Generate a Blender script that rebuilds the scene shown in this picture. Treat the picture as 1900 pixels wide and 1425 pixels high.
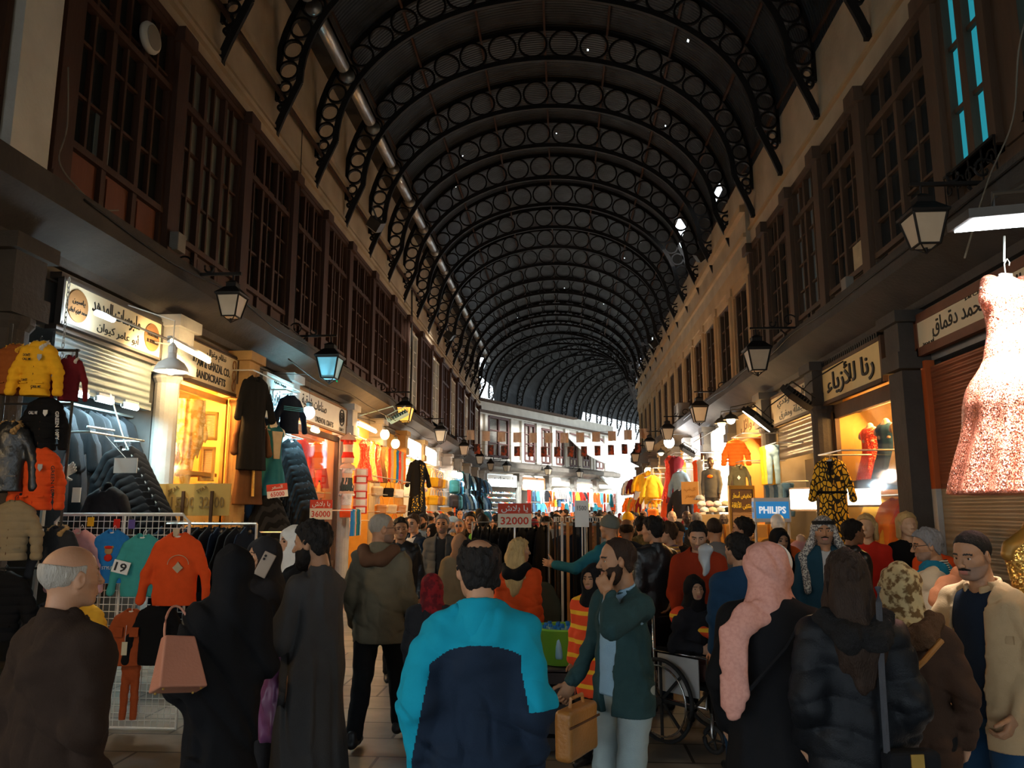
import bpy, bmesh, math, random
import numpy as np
from mathutils import Vector, Matrix
random.seed(7); RNG = np.random.default_rng(11)
for _o in list(bpy.data.objects): bpy.data.objects.remove(_o)
SC = bpy.context.scene
C = bpy.context.collection
# ---------------------------------------------------------------- camera, world, exposure
FOC, CAM_H, PITCH, YAW = 1430.0, 1.75, math.radians(9.352), math.radians(3.750)
cam = bpy.data.objects.new('camera', bpy.data.cameras.new('camera')); C.objects.link(cam)
cam.data.sensor_width = 36.0; cam.data.lens = 36.0 * FOC / 1900.0
cam.data.clip_end = 400; cam.data.clip_start = 0.05
cam.location = (0, 0, CAM_H); cam.rotation_euler = (math.pi/2 + PITCH, 0, YAW)
SC.camera = cam
W = bpy.data.worlds.new('overcast'); SC.world = W; W.use_nodes = True
W.node_tree.nodes['Background'].inputs[0].default_value = (0.80, 0.92, 1.0, 1)
W.node_tree.nodes['Background'].inputs[1].default_value = 3.2
sun = bpy.data.objects.new('sun', bpy.data.lights.new('sun', 'SUN')); C.objects.link(sun)
sun.data.energy = 6.0; sun.data.angle = .06; sun.data.color = (1, .96, .90)
sun.rotation_euler = Vector((-.85, .36, -.26)).to_track_quat('-Z', 'Y').to_euler()      # low sun, only the opening past the bend sees it
SC.view_settings.view_transform = 'Standard'; SC.view_settings.look = 'None'
SC.view_settings.exposure = 0.42; SC.view_settings.gamma = 1.0; SC.view_settings.use_curve_mapping = False
try:
    SC.cycles.use_denoising = True; SC.cycles.max_bounces = 6; SC.cycles.diffuse_bounces = 3; SC.cycles.glossy_bounces = 3
    SC.cycles.transmission_bounces = 4; SC.cycles.transparent_max_bounces = 6; SC.cycles.sample_clamp_indirect = 6.0
    SC.cycles.caustics_reflective = False; SC.cycles.caustics_refractive = False
except Exception: pass
LW, RW = -5.0, 4.35          # the two facades
def lamp(kind, loc, energy, col, size=0.2, aim=None, name='lamp_light', parent=None, sizey=None, spot=None):
    l = bpy.data.lights.new(name, kind); l.energy = energy; l.color = col
    if kind == 'AREA':
        l.size = size
        if sizey: l.shape = 'RECTANGLE'; l.size_y = sizey
    elif kind == 'SPOT': l.shadow_soft_size = size; l.spot_size = spot or 1.8; l.spot_blend = .6
    else: l.shadow_soft_size = size
    o = bpy.data.objects.new(name, l); C.objects.link(o); o.location = loc
    if aim is not None:
        o.rotation_euler = (Vector(aim) - Vector(loc)).to_track_quat('-Z', 'Y').to_euler()
    if parent: o.parent = parent
    return o
WARM, AMBER, COOL, WHITE = (1, .66, .30), (1, .50, .14), (.52, .88, 1), (1, .93, .82)
# ---------------------------------------------------------------- materials
MATS = {}
def mat(name, col, rough=.8, metal=0., var=.18, vs=6., bump=0., bs=60., emit=0., ecol=None, spec=.3, stretch=None, sheen=0., alpha=None):
    """a procedural surface: base colour mottled by noise, optional fine bump, optional emission"""
    if name in MATS: return MATS[name]
    m = bpy.data.materials.new(name); m.use_nodes = True; MATS[name] = m
    nt = m.node_tree; b = nt.nodes['Principled BSDF']
    b.inputs['Roughness'].default_value = rough; b.inputs['Metallic'].default_value = metal
    b.inputs['Specular IOR Level'].default_value = spec
    if sheen: b.inputs['Sheen Weight'].default_value = sheen
    tc = nt.nodes.new('ShaderNodeTexCoord'); src = tc.outputs['Object']
    if stretch:
        mp = nt.nodes.new('ShaderNodeMapping'); mp.inputs['Scale'].default_value = stretch
        nt.links.new(src, mp.inputs[0]); src = mp.outputs[0]
    if var:
        n = nt.nodes.new('ShaderNodeTexNoise'); n.inputs['Scale'].default_value = vs; n.inputs['Detail'].default_value = 4
        nt.links.new(src, n.inputs['Vector'])
        mx = nt.nodes.new('ShaderNodeMix'); mx.data_type = 'RGBA'
        mx.inputs[6].default_value = [c*(1-var) for c in col] + [1]; mx.inputs[7].default_value = [min(1, c*(1+var)) for c in col] + [1]
        nt.links.new(n.outputs[0], mx.inputs[0]); nt.links.new(mx.outputs[2], b.inputs['Base Color'])
    else: b.inputs['Base Color'].default_value = (*col, 1)
    if bump:
        n2 = nt.nodes.new('ShaderNodeTexNoise'); n2.inputs['Scale'].default_value = bs; n2.inputs['Detail'].default_value = 3
        nt.links.new(src, n2.inputs['Vector'])
        bp = nt.nodes.new('ShaderNodeBump'); bp.inputs['Strength'].default_value = bump; bp.inputs['Distance'].default_value = .01
        nt.links.new(n2.outputs[0], bp.inputs['Height']); nt.links.new(bp.outputs[0], b.inputs['Normal'])
    if emit:
        b.inputs['Emission Color'].default_value = (*(ecol or col), 1); b.inputs['Emission Strength'].default_value = emit
    if alpha is not None: b.inputs['Alpha'].default_value = alpha
    return m
def cloth(name, col, rough=.9, **k): return mat(name, col, rough, var=k.pop('var', .14), vs=k.pop('vs', 14), bump=k.pop('bump', .25), bs=k.pop('bs', 180), spec=.15, **k)
def patt(name, c1, c2, scale=8., kind='NOISE', thr=(.45, .55), rough=.85, metal=0., c3=None, emit=0., stretch=(1, 1, 1)):
    """two (or three) colour pattern: NOISE blotches, VORONOI spots or WAVE stripes"""
    if name in MATS: return MATS[name]
    m = bpy.data.materials.new(name); m.use_nodes = True; MATS[name] = m
    nt = m.node_tree; b = nt.nodes['Principled BSDF']; b.inputs['Roughness'].default_value = rough; b.inputs['Metallic'].default_value = metal
    b.inputs['Specular IOR Level'].default_value = .2
    tc = nt.nodes.new('ShaderNodeTexCoord'); mp = nt.nodes.new('ShaderNodeMapping'); mp.inputs['Scale'].default_value = stretch
    nt.links.new(tc.outputs['Object'], mp.inputs[0])
    if kind == 'NOISE':
        n = nt.nodes.new('ShaderNodeTexNoise'); n.inputs['Detail'].default_value = 3; out = n.outputs[0]
    elif kind == 'VORONOI':
        n = nt.nodes.new('ShaderNodeTexVoronoi'); out = n.outputs['Distance']
    elif kind == 'EDGE':
        n = nt.nodes.new('ShaderNodeTexVoronoi'); n.feature = 'DISTANCE_TO_EDGE'; out = n.outputs['Distance']
    elif kind == 'CELL':
        n = nt.nodes.new('ShaderNodeTexVoronoi'); out = n.outputs['Color']
    else:
        n = nt.nodes.new('ShaderNodeTexWave'); n.bands_direction = kind[-1] if kind[-1] in 'XYZ' else 'DIAGONAL'; out = n.outputs[0]
        n.inputs['Distortion'].default_value = 2.0 if 'D' in kind else 0.
    n.inputs['Scale'].default_value = scale
    nt.links.new(mp.outputs[0], n.inputs['Vector'])
    r = nt.nodes.new('ShaderNodeValToRGB'); nt.links.new(out, r.inputs[0])
    r.color_ramp.elements[0].position = thr[0]; r.color_ramp.elements[0].color = (*c1, 1)
    r.color_ramp.elements[1].position = thr[1]; r.color_ramp.elements[1].color = (*c2, 1)
    if c3: e = r.color_ramp.elements.new(min(1, thr[1]+.12)); e.color = (*c3, 1)
    nt.links.new(r.outputs[0], b.inputs['Base Color'])
    if emit: nt.links.new(r.outputs[0], b.inputs['Emission Color']); b.inputs['Emission Strength'].default_value = emit
    return m
def sequin(name, col, scale=140., metal=.85, rough=.28):
    """cloth set with little mirrors: every cell of a fine voronoi is tilted its own way"""
    if name in MATS: return MATS[name]
    m = bpy.data.materials.new(name); m.use_nodes = True; MATS[name] = m
    nt = m.node_tree; b = nt.nodes['Principled BSDF']
    b.inputs['Roughness'].default_value = rough; b.inputs['Metallic'].default_value = metal; b.inputs['Base Color'].default_value = (*col, 1)
    tc = nt.nodes.new('ShaderNodeTexCoord'); v = nt.nodes.new('ShaderNodeTexVoronoi'); v.inputs['Scale'].default_value = scale
    nt.links.new(tc.outputs['Object'], v.inputs['Vector'])
    g = nt.nodes.new('ShaderNodeNewGeometry')
    s = nt.nodes.new('ShaderNodeVectorMath'); s.operation = 'SUBTRACT'; s.inputs[1].default_value = (.5, .5, .5)
    nt.links.new(v.outputs['Color'], s.inputs[0])
    k = nt.nodes.new('ShaderNodeVectorMath'); k.operation = 'SCALE'; k.inputs['Scale'].default_value = 1.1; nt.links.new(s.outputs[0], k.inputs[0])
    a = nt.nodes.new('ShaderNodeVectorMath'); a.operation = 'ADD'; nt.links.new(k.outputs[0], a.inputs[0]); nt.links.new(g.outputs['Normal'], a.inputs[1])
    nn = nt.nodes.new('ShaderNodeVectorMath'); nn.operation = 'NORMALIZE'; nt.links.new(a.outputs[0], nn.inputs[0]); nt.links.new(nn.outputs[0], b.inputs['Normal'])
    return m
def glassm(name, tint=(1, 1, 1), rough=.05, a=.22):
    if name in MATS: return MATS[name]
    m = bpy.data.materials.new(name); m.use_nodes = True; MATS[name] = m
    nt = m.node_tree; nt.nodes.remove(nt.nodes['Principled BSDF']); out = nt.nodes['Material Output']
    t = nt.nodes.new('ShaderNodeBsdfTransparent'); t.inputs[0].default_value = (*tint, 1)
    g = nt.nodes.new('ShaderNodeBsdfGlossy'); g.inputs['Roughness'].default_value = rough; g.inputs[0].default_value = (.9, .95, 1, 1)
    f = nt.nodes.new('ShaderNodeLayerWeight'); f.inputs[0].default_value = .25
    mu = nt.nodes.new('ShaderNodeMath'); mu.operation = 'MULTIPLY'; mu.inputs[1].default_value = .35; nt.links.new(f.outputs[1], mu.inputs[0])
    mx = nt.nodes.new('ShaderNodeMixShader'); nt.links.new(mu.outputs[0], mx.inputs[0]); nt.links.new(t.outputs[0], mx.inputs[1]); nt.links.new(g.outputs[0], mx.inputs[2])
    nt.links.new(mx.outputs[0], out.inputs[0])
    return m
# ---------------------------------------------------------------- objects
ORD0 = 'first second third fourth fifth sixth seventh eighth ninth tenth eleventh twelfth thirteenth fourteenth fifteenth sixteenth seventeenth eighteenth nineteenth twentieth'.split()
def ordn0(i): return ORD0[i]
def mesh_obj(name, me, m=None, parent=None, smooth=False):
    o = bpy.data.objects.new(name, me); C.objects.link(o)
    for x in (m if isinstance(m, (list, tuple)) else [m]):
        if x: me.materials.append(x)
    if smooth and len(me.polygons): me.polygons.foreach_set('use_smooth', [True]*len(me.polygons))
    if parent: o.parent = parent
    return o
def tag(o, label, cat, group=None, kind=None):
    o['label'] = label; o['category'] = cat
    if group: o['group'] = group
    if kind: o['kind'] = kind
    return o
def thing(name, label, cat, loc=(0, 0, 0), rz=0., group=None):
    o = bpy.data.objects.new(name, None); o.empty_display_size = .1; C.objects.link(o)
    o.location = loc; o.rotation_euler = (0, 0, rz); return tag(o, label, cat, group)
def struct(o): o['kind'] = 'structure'; return o
def part(name, me, m, parent, label=None, smooth=True):
    o = mesh_obj(name, me, m, parent, smooth)
    if label: o['label'] = label
    return o
def dup(root, loc=None, rz=None, label=None, mats=None, scale=None):
    """copy a thing with its parts and sub-parts; mats = {part name: material} recolours the copy only"""
    r = root.copy(); C.objects.link(r)
    if loc is not None: r.location = loc
    if rz is not None: r.rotation_euler = (0, 0, rz)
    if scale: r.scale = (scale,)*3 if isinstance(scale, (int, float)) else scale
    if label: r['label'] = label
    def rec(src, dst):
        for ch in src.children:
            if ch.type == 'LIGHT' : pass
            c = ch.copy(); C.objects.link(c); c.parent = dst; c.matrix_parent_inverse = ch.matrix_parent_inverse
            recol(c); rec(ch, c)
    def recol(c):
        if not mats: return
        nm = c.name.split('.')[0]
        if nm in mats and c.type == 'MESH':
            c.material_slots[0].link = 'OBJECT'; c.material_slots[0].material = mats[nm]
    recol(r); rec(root, r); return r
class MB:
    """collects simple solids; .build() links them as one mesh object"""
    def __init__(s): s.v, s.f, s.mi, s.cur = [], [], [], 0
    def add(s, vs, fs):
        n = len(s.v); s.v += [tuple(v) for v in vs]; s.f += [tuple(i+n for i in f) for f in fs]; s.mi += [s.cur]*len(fs)
    def box(s, x0, x1, y0, y1, z0, z1, M=None):
        vs = [Vector((x, y, z)) for z in (z0, z1) for x, y in ((x0, y0), (x1, y0), (x1, y1), (x0, y1))]
        if M is not None: vs = [M @ v for v in vs]
        s.add(vs, [(0, 3, 2, 1), (4, 5, 6, 7), (0, 1, 5, 4), (1, 2, 6, 5), (2, 3, 7, 6), (3, 0, 4, 7)]); return s
    def cbox(s, c, size, M=None): 
        return s.box(c[0]-size[0]/2, c[0]+size[0]/2, c[1]-size[1]/2, c[1]+size[1]/2, c[2]-size[2]/2, c[2]+size[2]/2, M)
    def bar(s, a, b, w, d=None, up=(0, 0, 1)):
        """rectangular bar from a to b"""
        a, b = Vector(a), Vector(b); t = (b-a).normalized(); u = Vector(up)
        if abs(t.dot(u)) > .98: u = Vector((0, 1, 0))
        x = t.cross(u).normalized(); y = x.cross(t); d = w if d is None else d
        vs = [p + x*i*w/2 + y*j*d/2 for p in (a, b) for i, j in ((-1, -1), (1, -1), (1, 1), (-1, 1))]
        s.add(vs, [(0, 3, 2, 1), (4, 5, 6, 7), (0, 1, 5, 4), (1, 2, 6, 5), (2, 3, 7, 6), (3, 0, 4, 7)]); return s
    def tube(s, pts, r, n=8, closed=False, cap=True):
        pts = [Vector(p) for p in pts]; N = len(pts); rings = []
        rr = r if isinstance(r, (list, tuple)) else [r]*N
        ref = Vector((0, 0, 1))
        for i, p in enumerate(pts):
            t = (pts[(i+1) % N] - pts[i-1]) if closed else (pts[min(i+1, N-1)] - pts[max(i-1, 0)])
            t.normalize(); u = ref if abs(t.dot(ref)) < .97 else Vector((0, 1, 0))
            x = t.cross(u).normalized(); y = x.cross(t)
            rings.append([p + (x*math.cos(a)+y*math.sin(a))*rr[i] for a in (2*math.pi*k/n for k in range(n))])
        vs = [v for q in rings for v in q]; fs = []
        for i in range(N if closed else N-1):
            j = (i+1) % N
            for k in range(n): fs.append((i*n+k, i*n+(k+1) % n, j*n+(k+1) % n, j*n+k))
        if cap and not closed: fs += [tuple(range(n))[::-1], tuple((N-1)*n+k for k in range(n))]
        s.add(vs, fs); return s
    def lathe(s, prof, n=16, c=(0, 0, 0), M=None, cap=True):
        vs = [Vector((r*math.cos(2*math.pi*k/n), r*math.sin(2*math.pi*k/n), z)) for r, z in prof for k in range(n)]
        if M is not None: vs = [M @ v for v in vs]
        vs = [v + Vector(c) for v in vs]; fs = []
        for i in range(len(prof)-1):
            for k in range(n): fs.append((i*n+k, i*n+(k+1) % n, (i+1)*n+(k+1) % n, (i+1)*n+k))
        if cap: fs += [tuple(range(n))[::-1], tuple((len(prof)-1)*n+k for k in range(n))]
        s.add(vs, fs); return s
    def prism(s, poly, axis, a, b, M=None):
        """2-D outline extruded along an axis from a to b ('x': poly=(y,z), 'y': poly=(x,z), 'z': poly=(x,y))"""
        def P(u, v, w): return Vector({'x': (w, u, v), 'y': (u, w, v), 'z': (u, v, w)}[axis])
        n = len(poly); vs = [P(u, v, a) for u, v in poly] + [P(u, v, b) for u, v in poly]
        if M is not None: vs = [M @ v for v in vs]
        s.add(vs, [tuple(range(n))[::-1], tuple(range(n, 2*n))] + [(i, (i+1) % n, n+(i+1) % n, n+i) for i in range(n)]); return s
    def ball(s, c, r, n=10, sc=(1, 1, 1), M=None):
        vs, fs = [], []; m = max(4, n//2+1)
        for i in range(m+1):
            a = math.pi*i/m
            for k in range(n):
                b = 2*math.pi*k/n; v = Vector((math.sin(a)*math.cos(b)*r*sc[0], math.sin(a)*math.sin(b)*r*sc[1], math.cos(a)*r*sc[2]))
                vs.append((M @ v if M is not None else v) + Vector(c))
        for i in range(m):
            for k in range(n): fs.append((i*n+k, (i+1)*n+k, (i+1)*n+(k+1) % n, i*n+(k+1) % n))
        s.add(vs, fs); return s
    def mesh(s, name='m', fix=True):
        me = bpy.data.meshes.new(name); me.from_pydata([tuple(v) for v in s.v], [], s.f)
        if any(s.mi): me.polygons.foreach_set('material_index', s.mi)
        if fix:
            bm = bmesh.new(); bm.from_mesh(me); bmesh.ops.recalc_face_normals(bm, faces=bm.faces); bm.to_mesh(me); bm.free()
        me.update(); return me
    def build(s, name, m, parent=None, smooth=False, label=None):
        o = mesh_obj(name, s.mesh(name), m, parent, smooth)
        if label: o['label'] = label
        return o
def bevel(o, w=.01, n=2):
    b = o.modifiers.new('bevel', 'BEVEL'); b.width = w; b.segments = n; b.limit_method = 'ANGLE'; return o
# ---------------------------------------------------------------- lettering (joined arabic forms, read right to left)
_AR = {}
for _s in 'ا8D2 أ832 إ872 آ812 ب8F4 ة932 ت954 ث994 ج9D4 حA14 خA54 دA92 ذAB2 رAD2 زAF2 سB14 شB54 صB94 ضBD4 طC14 ظC54 عC94 غCD4 فD14 قD54 كD94 لDD4 مE14 نE54 هE94 وED2 ىEF2 يF14 ئ894'.split():
    _AR[_s[0]] = (0xFE00 + int(_s[1:3], 16), int(_s[3]))
_AR['ء'] = (0xFE80, 1)
_LA = {'ا': 0xFEFB, 'أ': 0xFEF7, 'آ': 0xFEF5, 'إ': 0xFEF9}
def arabic(t):
    out = []
    for w in t.split(' '):
        g = []; i = 0
        while i < len(w):
            if w[i] == 'ل' and i+1 < len(w) and w[i+1] in _LA: g.append((_LA[w[i+1]], 2)); i += 2
            elif w[i] in _AR: g.append(_AR[w[i]]); i += 1
            else: g.append((ord(w[i]), 0)); i += 1
        s = ''
        for k, (c, n) in enumerate(g):
            prev = k > 0 and g[k-1][1] == 4 and n > 1; nxt = n == 4 and k+1 < len(g) and g[k+1][1] > 1
            s += chr(c + (0 if n < 2 else (3 if prev and nxt else 2 if nxt else 1 if prev else 0)))
        out.append(s[::-1])
    return ' '.join(out[::-1])
def text_mesh(t, w=None, h=None, depth=.006, bold=0., shear=0., res=2):
    """letters lying in the xz plane facing -y, centred, fitted into w x h"""
    c = bpy.data.curves.new('t', 'FONT'); c.body = arabic(t) if any('\u0600' <= ch <= '\u06ff' for ch in t) else t
    c.resolution_u = res; c.extrude = .02; c.offset = bold; c.shear = shear
    o = bpy.data.objects.new('t', c); C.objects.link(o)
    me = bpy.data.meshes.new_from_object(o.evaluated_get(bpy.context.evaluated_depsgraph_get()))
    bpy.data.objects.remove(o); bpy.data.curves.remove(c)
    n = len(me.vertices); a = np.empty(n*3, np.float32); me.vertices.foreach_get('co', a); a = a.reshape(-1, 3)
    lo, hi = a.min(0), a.max(0); a -= (lo+hi)/2; sz = hi-lo
    sx = w/sz[0] if w else h/sz[1]; sy = h/sz[1] if h else sx
    b = np.stack([a[:, 0]*sx, a[:, 2]*(-depth/.04), a[:, 1]*sy], 1).astype(np.float32)
    me.vertices.foreach_set('co', b.ravel()); me.update(); return me
def text(t, m, parent, loc, w=None, h=None, rot=(0, 0, 0), name='lettering', **k):
    o = mesh_obj(name, text_mesh(t, w, h, **k), m, parent); o.location = loc; o.rotation_euler = rot; return o
# ---------------------------------------------------------------- blended solids: distance field -> mesh (for bodies, cloth, hair)
_LAT = RNG.random((32, 32, 32)).astype(np.float32)
def vnoise(x, y, z):
    xi, yi, zi = np.floor(x).astype(int), np.floor(y).astype(int), np.floor(z).astype(int)
    fx, fy, fz = x-xi, y-yi, z-zi
    fx, fy, fz = fx*fx*(3-2*fx), fy*fy*(3-2*fy), fz*fz*(3-2*fz)
    def L(a, b, c): return _LAT[(xi+a) & 31, (yi+b) & 31, (zi+c) & 31]
    c00 = L(0, 0, 0)*(1-fx)+L(1, 0, 0)*fx; c10 = L(0, 1, 0)*(1-fx)+L(1, 1, 0)*fx
    c01 = L(0, 0, 1)*(1-fx)+L(1, 0, 1)*fx; c11 = L(0, 1, 1)*(1-fx)+L(1, 1, 1)*fx
    return (c00*(1-fy)+c10*fy)*(1-fz) + (c01*(1-fy)+c11*fy)*fz - .5
class SDF:
    def __init__(s): s.p = []; s.disp = []; s.cuts = []
    def cap(s, a, b, r1, r2=None, k=.02, sy=1., sub=False):
        """tapered capsule; sy < 1 flattens it front to back"""
        r2 = r1 if r2 is None else r2
        s.p.append(('c', np.array(a, np.float32), np.array(b, np.float32), r1, r2, k, sy, sub)); return s
    def chain(s, pts, rs, k=.02, sy=1.):
        for i in range(len(pts)-1): s.cap(pts[i], pts[i+1], rs[i], rs[i+1], k, sy)
        return s
    def ell(s, c, r, k=.02, R=None, sub=False):
        s.p.append(('e', np.array(c, np.float32), np.array(r, np.float32), R, None, k, 1., sub)); return s
    def box(s, c, hx, r=.01, k=.01, R=None, sub=False):
        s.p.append(('b', np.array(c, np.float32), np.array(hx, np.float32), R, r, k, 1., sub)); return s
    def noise(s, amp, sc): s.disp.append((amp, sc)); return s
    def cut(s, f): s.cuts.append(f); return s            # f(x,y,z) > 0 is removed
    def xf(s, M):
        """move every solid by a 4x4 matrix (rigid)"""
        A = np.array(M, np.float32)[:3, :3]; t = np.array(M, np.float32)[:3, 3]
        q = SDF(); q.disp = s.disp
        for P in s.p:
            if P[0] == 'c': q.p.append(('c', A@P[1]+t, A@P[2]+t) + P[3:])
            else: q.p.append((P[0], A@P[1]+t, P[2], A if P[3] is None else A@P[3]) + P[4:])
        iA = A.T
        for f in s.cuts:
            def g(x, y, z, f=f):
                x, y, z = x-t[0], y-t[1], z-t[2]
                return f(iA[0, 0]*x+iA[0, 1]*y+iA[0, 2]*z, iA[1, 0]*x+iA[1, 1]*y+iA[1, 2]*z, iA[2, 0]*x+iA[2, 1]*y+iA[2, 2]*z)
            q.cuts.append(g)
        return q
    def merge(s, o): s.p += o.p; return s
    def mesh(s, res, name='m'):
        los, his = [], []
        for P in s.p:
            if P[0] == 'c': r = max(P[3], P[4]); lo, hi = np.minimum(P[1], P[2])-r, np.maximum(P[1], P[2])+r
            else: r = float(P[2].max() if P[3] is None or P[0] == 'e' else np.linalg.norm(P[2]))+(P[4] or 0); lo, hi = P[1]-r, P[1]+r
            pad = P[5]+res*2.5+.012
            los.append(lo-pad); his.append(hi+pad)
        add = [i for i, P in enumerate(s.p) if not P[7]]
        g0 = np.min([los[i] for i in add], 0); g1 = np.max([his[i] for i in add], 0)
        n = np.ceil((g1-g0)/res).astype(int)+1
        ax = [(g0[i]+res*np.arange(n[i])).astype(np.float32) for i in range(3)]
        F = np.full(n, 9., np.float32)
        for i, P in enumerate(s.p):
            i0 = np.clip(np.floor((los[i]-g0)/res).astype(int), 0, n); i1 = np.clip(np.ceil((his[i]-g0)/res).astype(int)+1, 0, n)
            if (i1 <= i0).any(): continue
            sl = tuple(slice(a, b) for a, b in zip(i0, i1))
            x = ax[0][sl[0]][:, None, None]; y = ax[1][sl[1]][None, :, None]; z = ax[2][sl[2]][None, None, :]
            if P[0] == 'c':
                a, b, r1, r2, k, sy = P[1], P[2], P[3], P[4], P[5], P[6]
                d = b-a; dd = float(d[0]**2+(d[1]/sy)**2+d[2]**2)+1e-9
                px, py, pz = x-a[0], (y-a[1])/sy, z-a[2]
                t = np.clip((px*d[0]+py*(d[1]/sy)+pz*d[2])/dd, 0, 1)
                D = (np.sqrt((px-t*d[0])**2+(py-t*d[1]/sy)**2+(pz-t*d[2])**2)-(r1+(r2-r1)*t))*(.5+.5*sy)
            else:
                px, py, pz = x-P[1][0], y-P[1][1], z-P[1][2]
                if P[3] is not None:
                    R = P[3]; px, py, pz = (R[0, 0]*px+R[1, 0]*py+R[2, 0]*pz, R[0, 1]*px+R[1, 1]*py+R[2, 1]*pz, R[0, 2]*px+R[1, 2]*py+R[2, 2]*pz)
                r = P[2]; k = P[5]
                if P[0] == 'e':
                    k0 = np.sqrt((px/r[0])**2+(py/r[1])**2+(pz/r[2])**2)+1e-6; k1 = np.sqrt((px/r[0]**2)**2+(py/r[1]**2)**2+(pz/r[2]**2)**2)+1e-6
                    D = k0*(k0-1)/k1
                else:
                    qx, qy, qz = np.abs(px)-r[0]+P[4], np.abs(py)-r[1]+P[4], np.abs(pz)-r[2]+P[4]
                    D = np.sqrt(np.maximum(qx, 0)**2+np.maximum(qy, 0)**2+np.maximum(qz, 0)**2)+np.minimum(np.maximum(qx, np.maximum(qy, qz)), 0)-P[4]
            A = F[sl]
            if P[7]:
                h = np.clip(.5-.5*(A+D)/k, 0, 1); F[sl] = A*(1-h)-D*h+k*h*(1-h)
            else:
                h = np.clip(.5+.5*(D-A)/k, 0, 1); F[sl] = D*(1-h)+A*h-k*h*(1-h)
        if s.disp or s.cuts:
            idx = np.nonzero(np.abs(F) < .06)
            x, y, z = ax[0][idx[0]], ax[1][idx[1]], ax[2][idx[2]]
            v = F[idx]
            for amp, sc in s.disp:
                v = v + (amp(x, y, z) if callable(amp) else 2*amp*vnoise(x*sc[0]+7.3, y*sc[1]+3.1, z*sc[2]+1.7))
            F[idx] = v
            if s.cuts:
                idx = np.nonzero(F < .06); x, y, z = ax[0][idx[0]], ax[1][idx[1]], ax[2][idx[2]]; v = F[idx]
                for f in s.cuts: v = np.maximum(v, f(x, y, z))
                F[idx] = v
        for e in (F[0], F[-1], F[:, 0], F[:, -1], F[:, :, 0], F[:, :, -1]): np.maximum(e, .001, out=e)
        return nets(F, g0, res, name)
def nets(F, g0, res, name):
    S = F < 0; nx, ny, nz = F.shape
    cnt = np.zeros((nx-1, ny-1, nz-1), np.int8)
    for a in (0, 1):
        for b in (0, 1):
            for c in (0, 1): cnt += S[a:nx-1+a, b:ny-1+b, c:nz-1+c]
    act = (cnt > 0) & (cnt < 8); I = np.array(np.nonzero(act)); N = I.shape[1]
    vid = np.full(act.shape, -1, np.int32); vid[act] = np.arange(N)
    acc = np.zeros((N, 3), np.float32); num = np.zeros(N, np.float32)
    K = [(a, b, c) for a in (0, 1) for b in (0, 1) for c in (0, 1)]
    val = {k: F[I[0]+k[0], I[1]+k[1], I[2]+k[2]] for k in K}
    for k in K:
        for d in range(3):
            if k[d]: continue
            k2 = list(k); k2[d] = 1; k2 = tuple(k2); f0, f1 = val[k], val[k2]; m = (f0 < 0) != (f1 < 0)
            t = f0[m]/(f0[m]-f1[m]); p = np.empty((m.sum(), 3), np.float32); p[:] = k; p[:, d] = t
            acc[m] += p; num[m] += 1
    V = (acc/np.maximum(num, 1)[:, None] + I.T)*res + g0
    Q = []
    for d in range(3):
        u, w = (d+1) % 3, (d+2) % 3
        sa = [slice(None)]*3; sb = [slice(None)]*3; sa[d] = slice(0, -1); sb[d] = slice(1, None)
        A, B = S[tuple(sa)], S[tuple(sb)]; E = np.array(np.nonzero(A != B))
        ok = (E[u] > 0) & (E[w] > 0) & (E[u] < F.shape[u]-1) & (E[w] < F.shape[w]-1); E = E[:, ok]
        def vi(du, dw):
            q = E.copy(); q[u] += du; q[w] += dw; return vid[q[0], q[1], q[2]]
        q = np.stack([vi(-1, -1), vi(0, -1), vi(0, 0), vi(-1, 0)], 1)
        fl = ~A[E[0], E[1], E[2]]; q[fl] = q[fl][:, ::-1]; Q.append(q)
    Q = np.concatenate(Q); Q = Q[(Q >= 0).all(1)]
    return np_mesh(V, Q, name)
def np_mesh(V, Q, name='m'):
    me = bpy.data.meshes.new(name); me.vertices.add(len(V)); me.vertices.foreach_set('co', np.ascontiguousarray(V, np.float32).ravel())
    me.loops.add(Q.size); me.loops.foreach_set('vertex_index', np.ascontiguousarray(Q, np.int32).ravel())
    me.polygons.add(len(Q)); me.polygons.foreach_set('loop_start', np.arange(0, Q.size, 4, dtype=np.int32))
    me.update(calc_edges=True); me.polygons.foreach_set('use_smooth', np.ones(len(Q), bool)); return me
def join_meshes(ms, name='m'):
    bm = bmesh.new()
    for m in ms: bm.from_mesh(m)
    me = bpy.data.meshes.new(name); bm.to_mesh(me); bm.free()
    for m in ms: bpy.data.meshes.remove(m)
    me.polygons.foreach_set('use_smooth', np.ones(len(me.polygons), bool)); return me
def face_mats(me, fn):
    """material index per face from its centre"""
    n = len(me.polygons); c = np.empty(n*3, np.float32); me.polygons.foreach_get('center', c); c = c.reshape(-1, 3)
    me.polygons.foreach_set('material_index', fn(c[:, 0], c[:, 1], c[:, 2]).astype(np.int32)); return me
def v3(*a): return np.array(a, np.float32)
def rotz(a): c, s = math.cos(a), math.sin(a); return np.array([[c, -s, 0], [s, c, 0], [0, 0, 1]], np.float32)
def rotx(a): c, s = math.cos(a), math.sin(a); return np.array([[1, 0, 0], [0, c, -s], [0, s, c]], np.float32)
def roty(a): c, s = math.cos(a), math.sin(a); return np.array([[c, 0, s], [0, 1, 0], [-s, 0, c]], np.float32)
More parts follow.
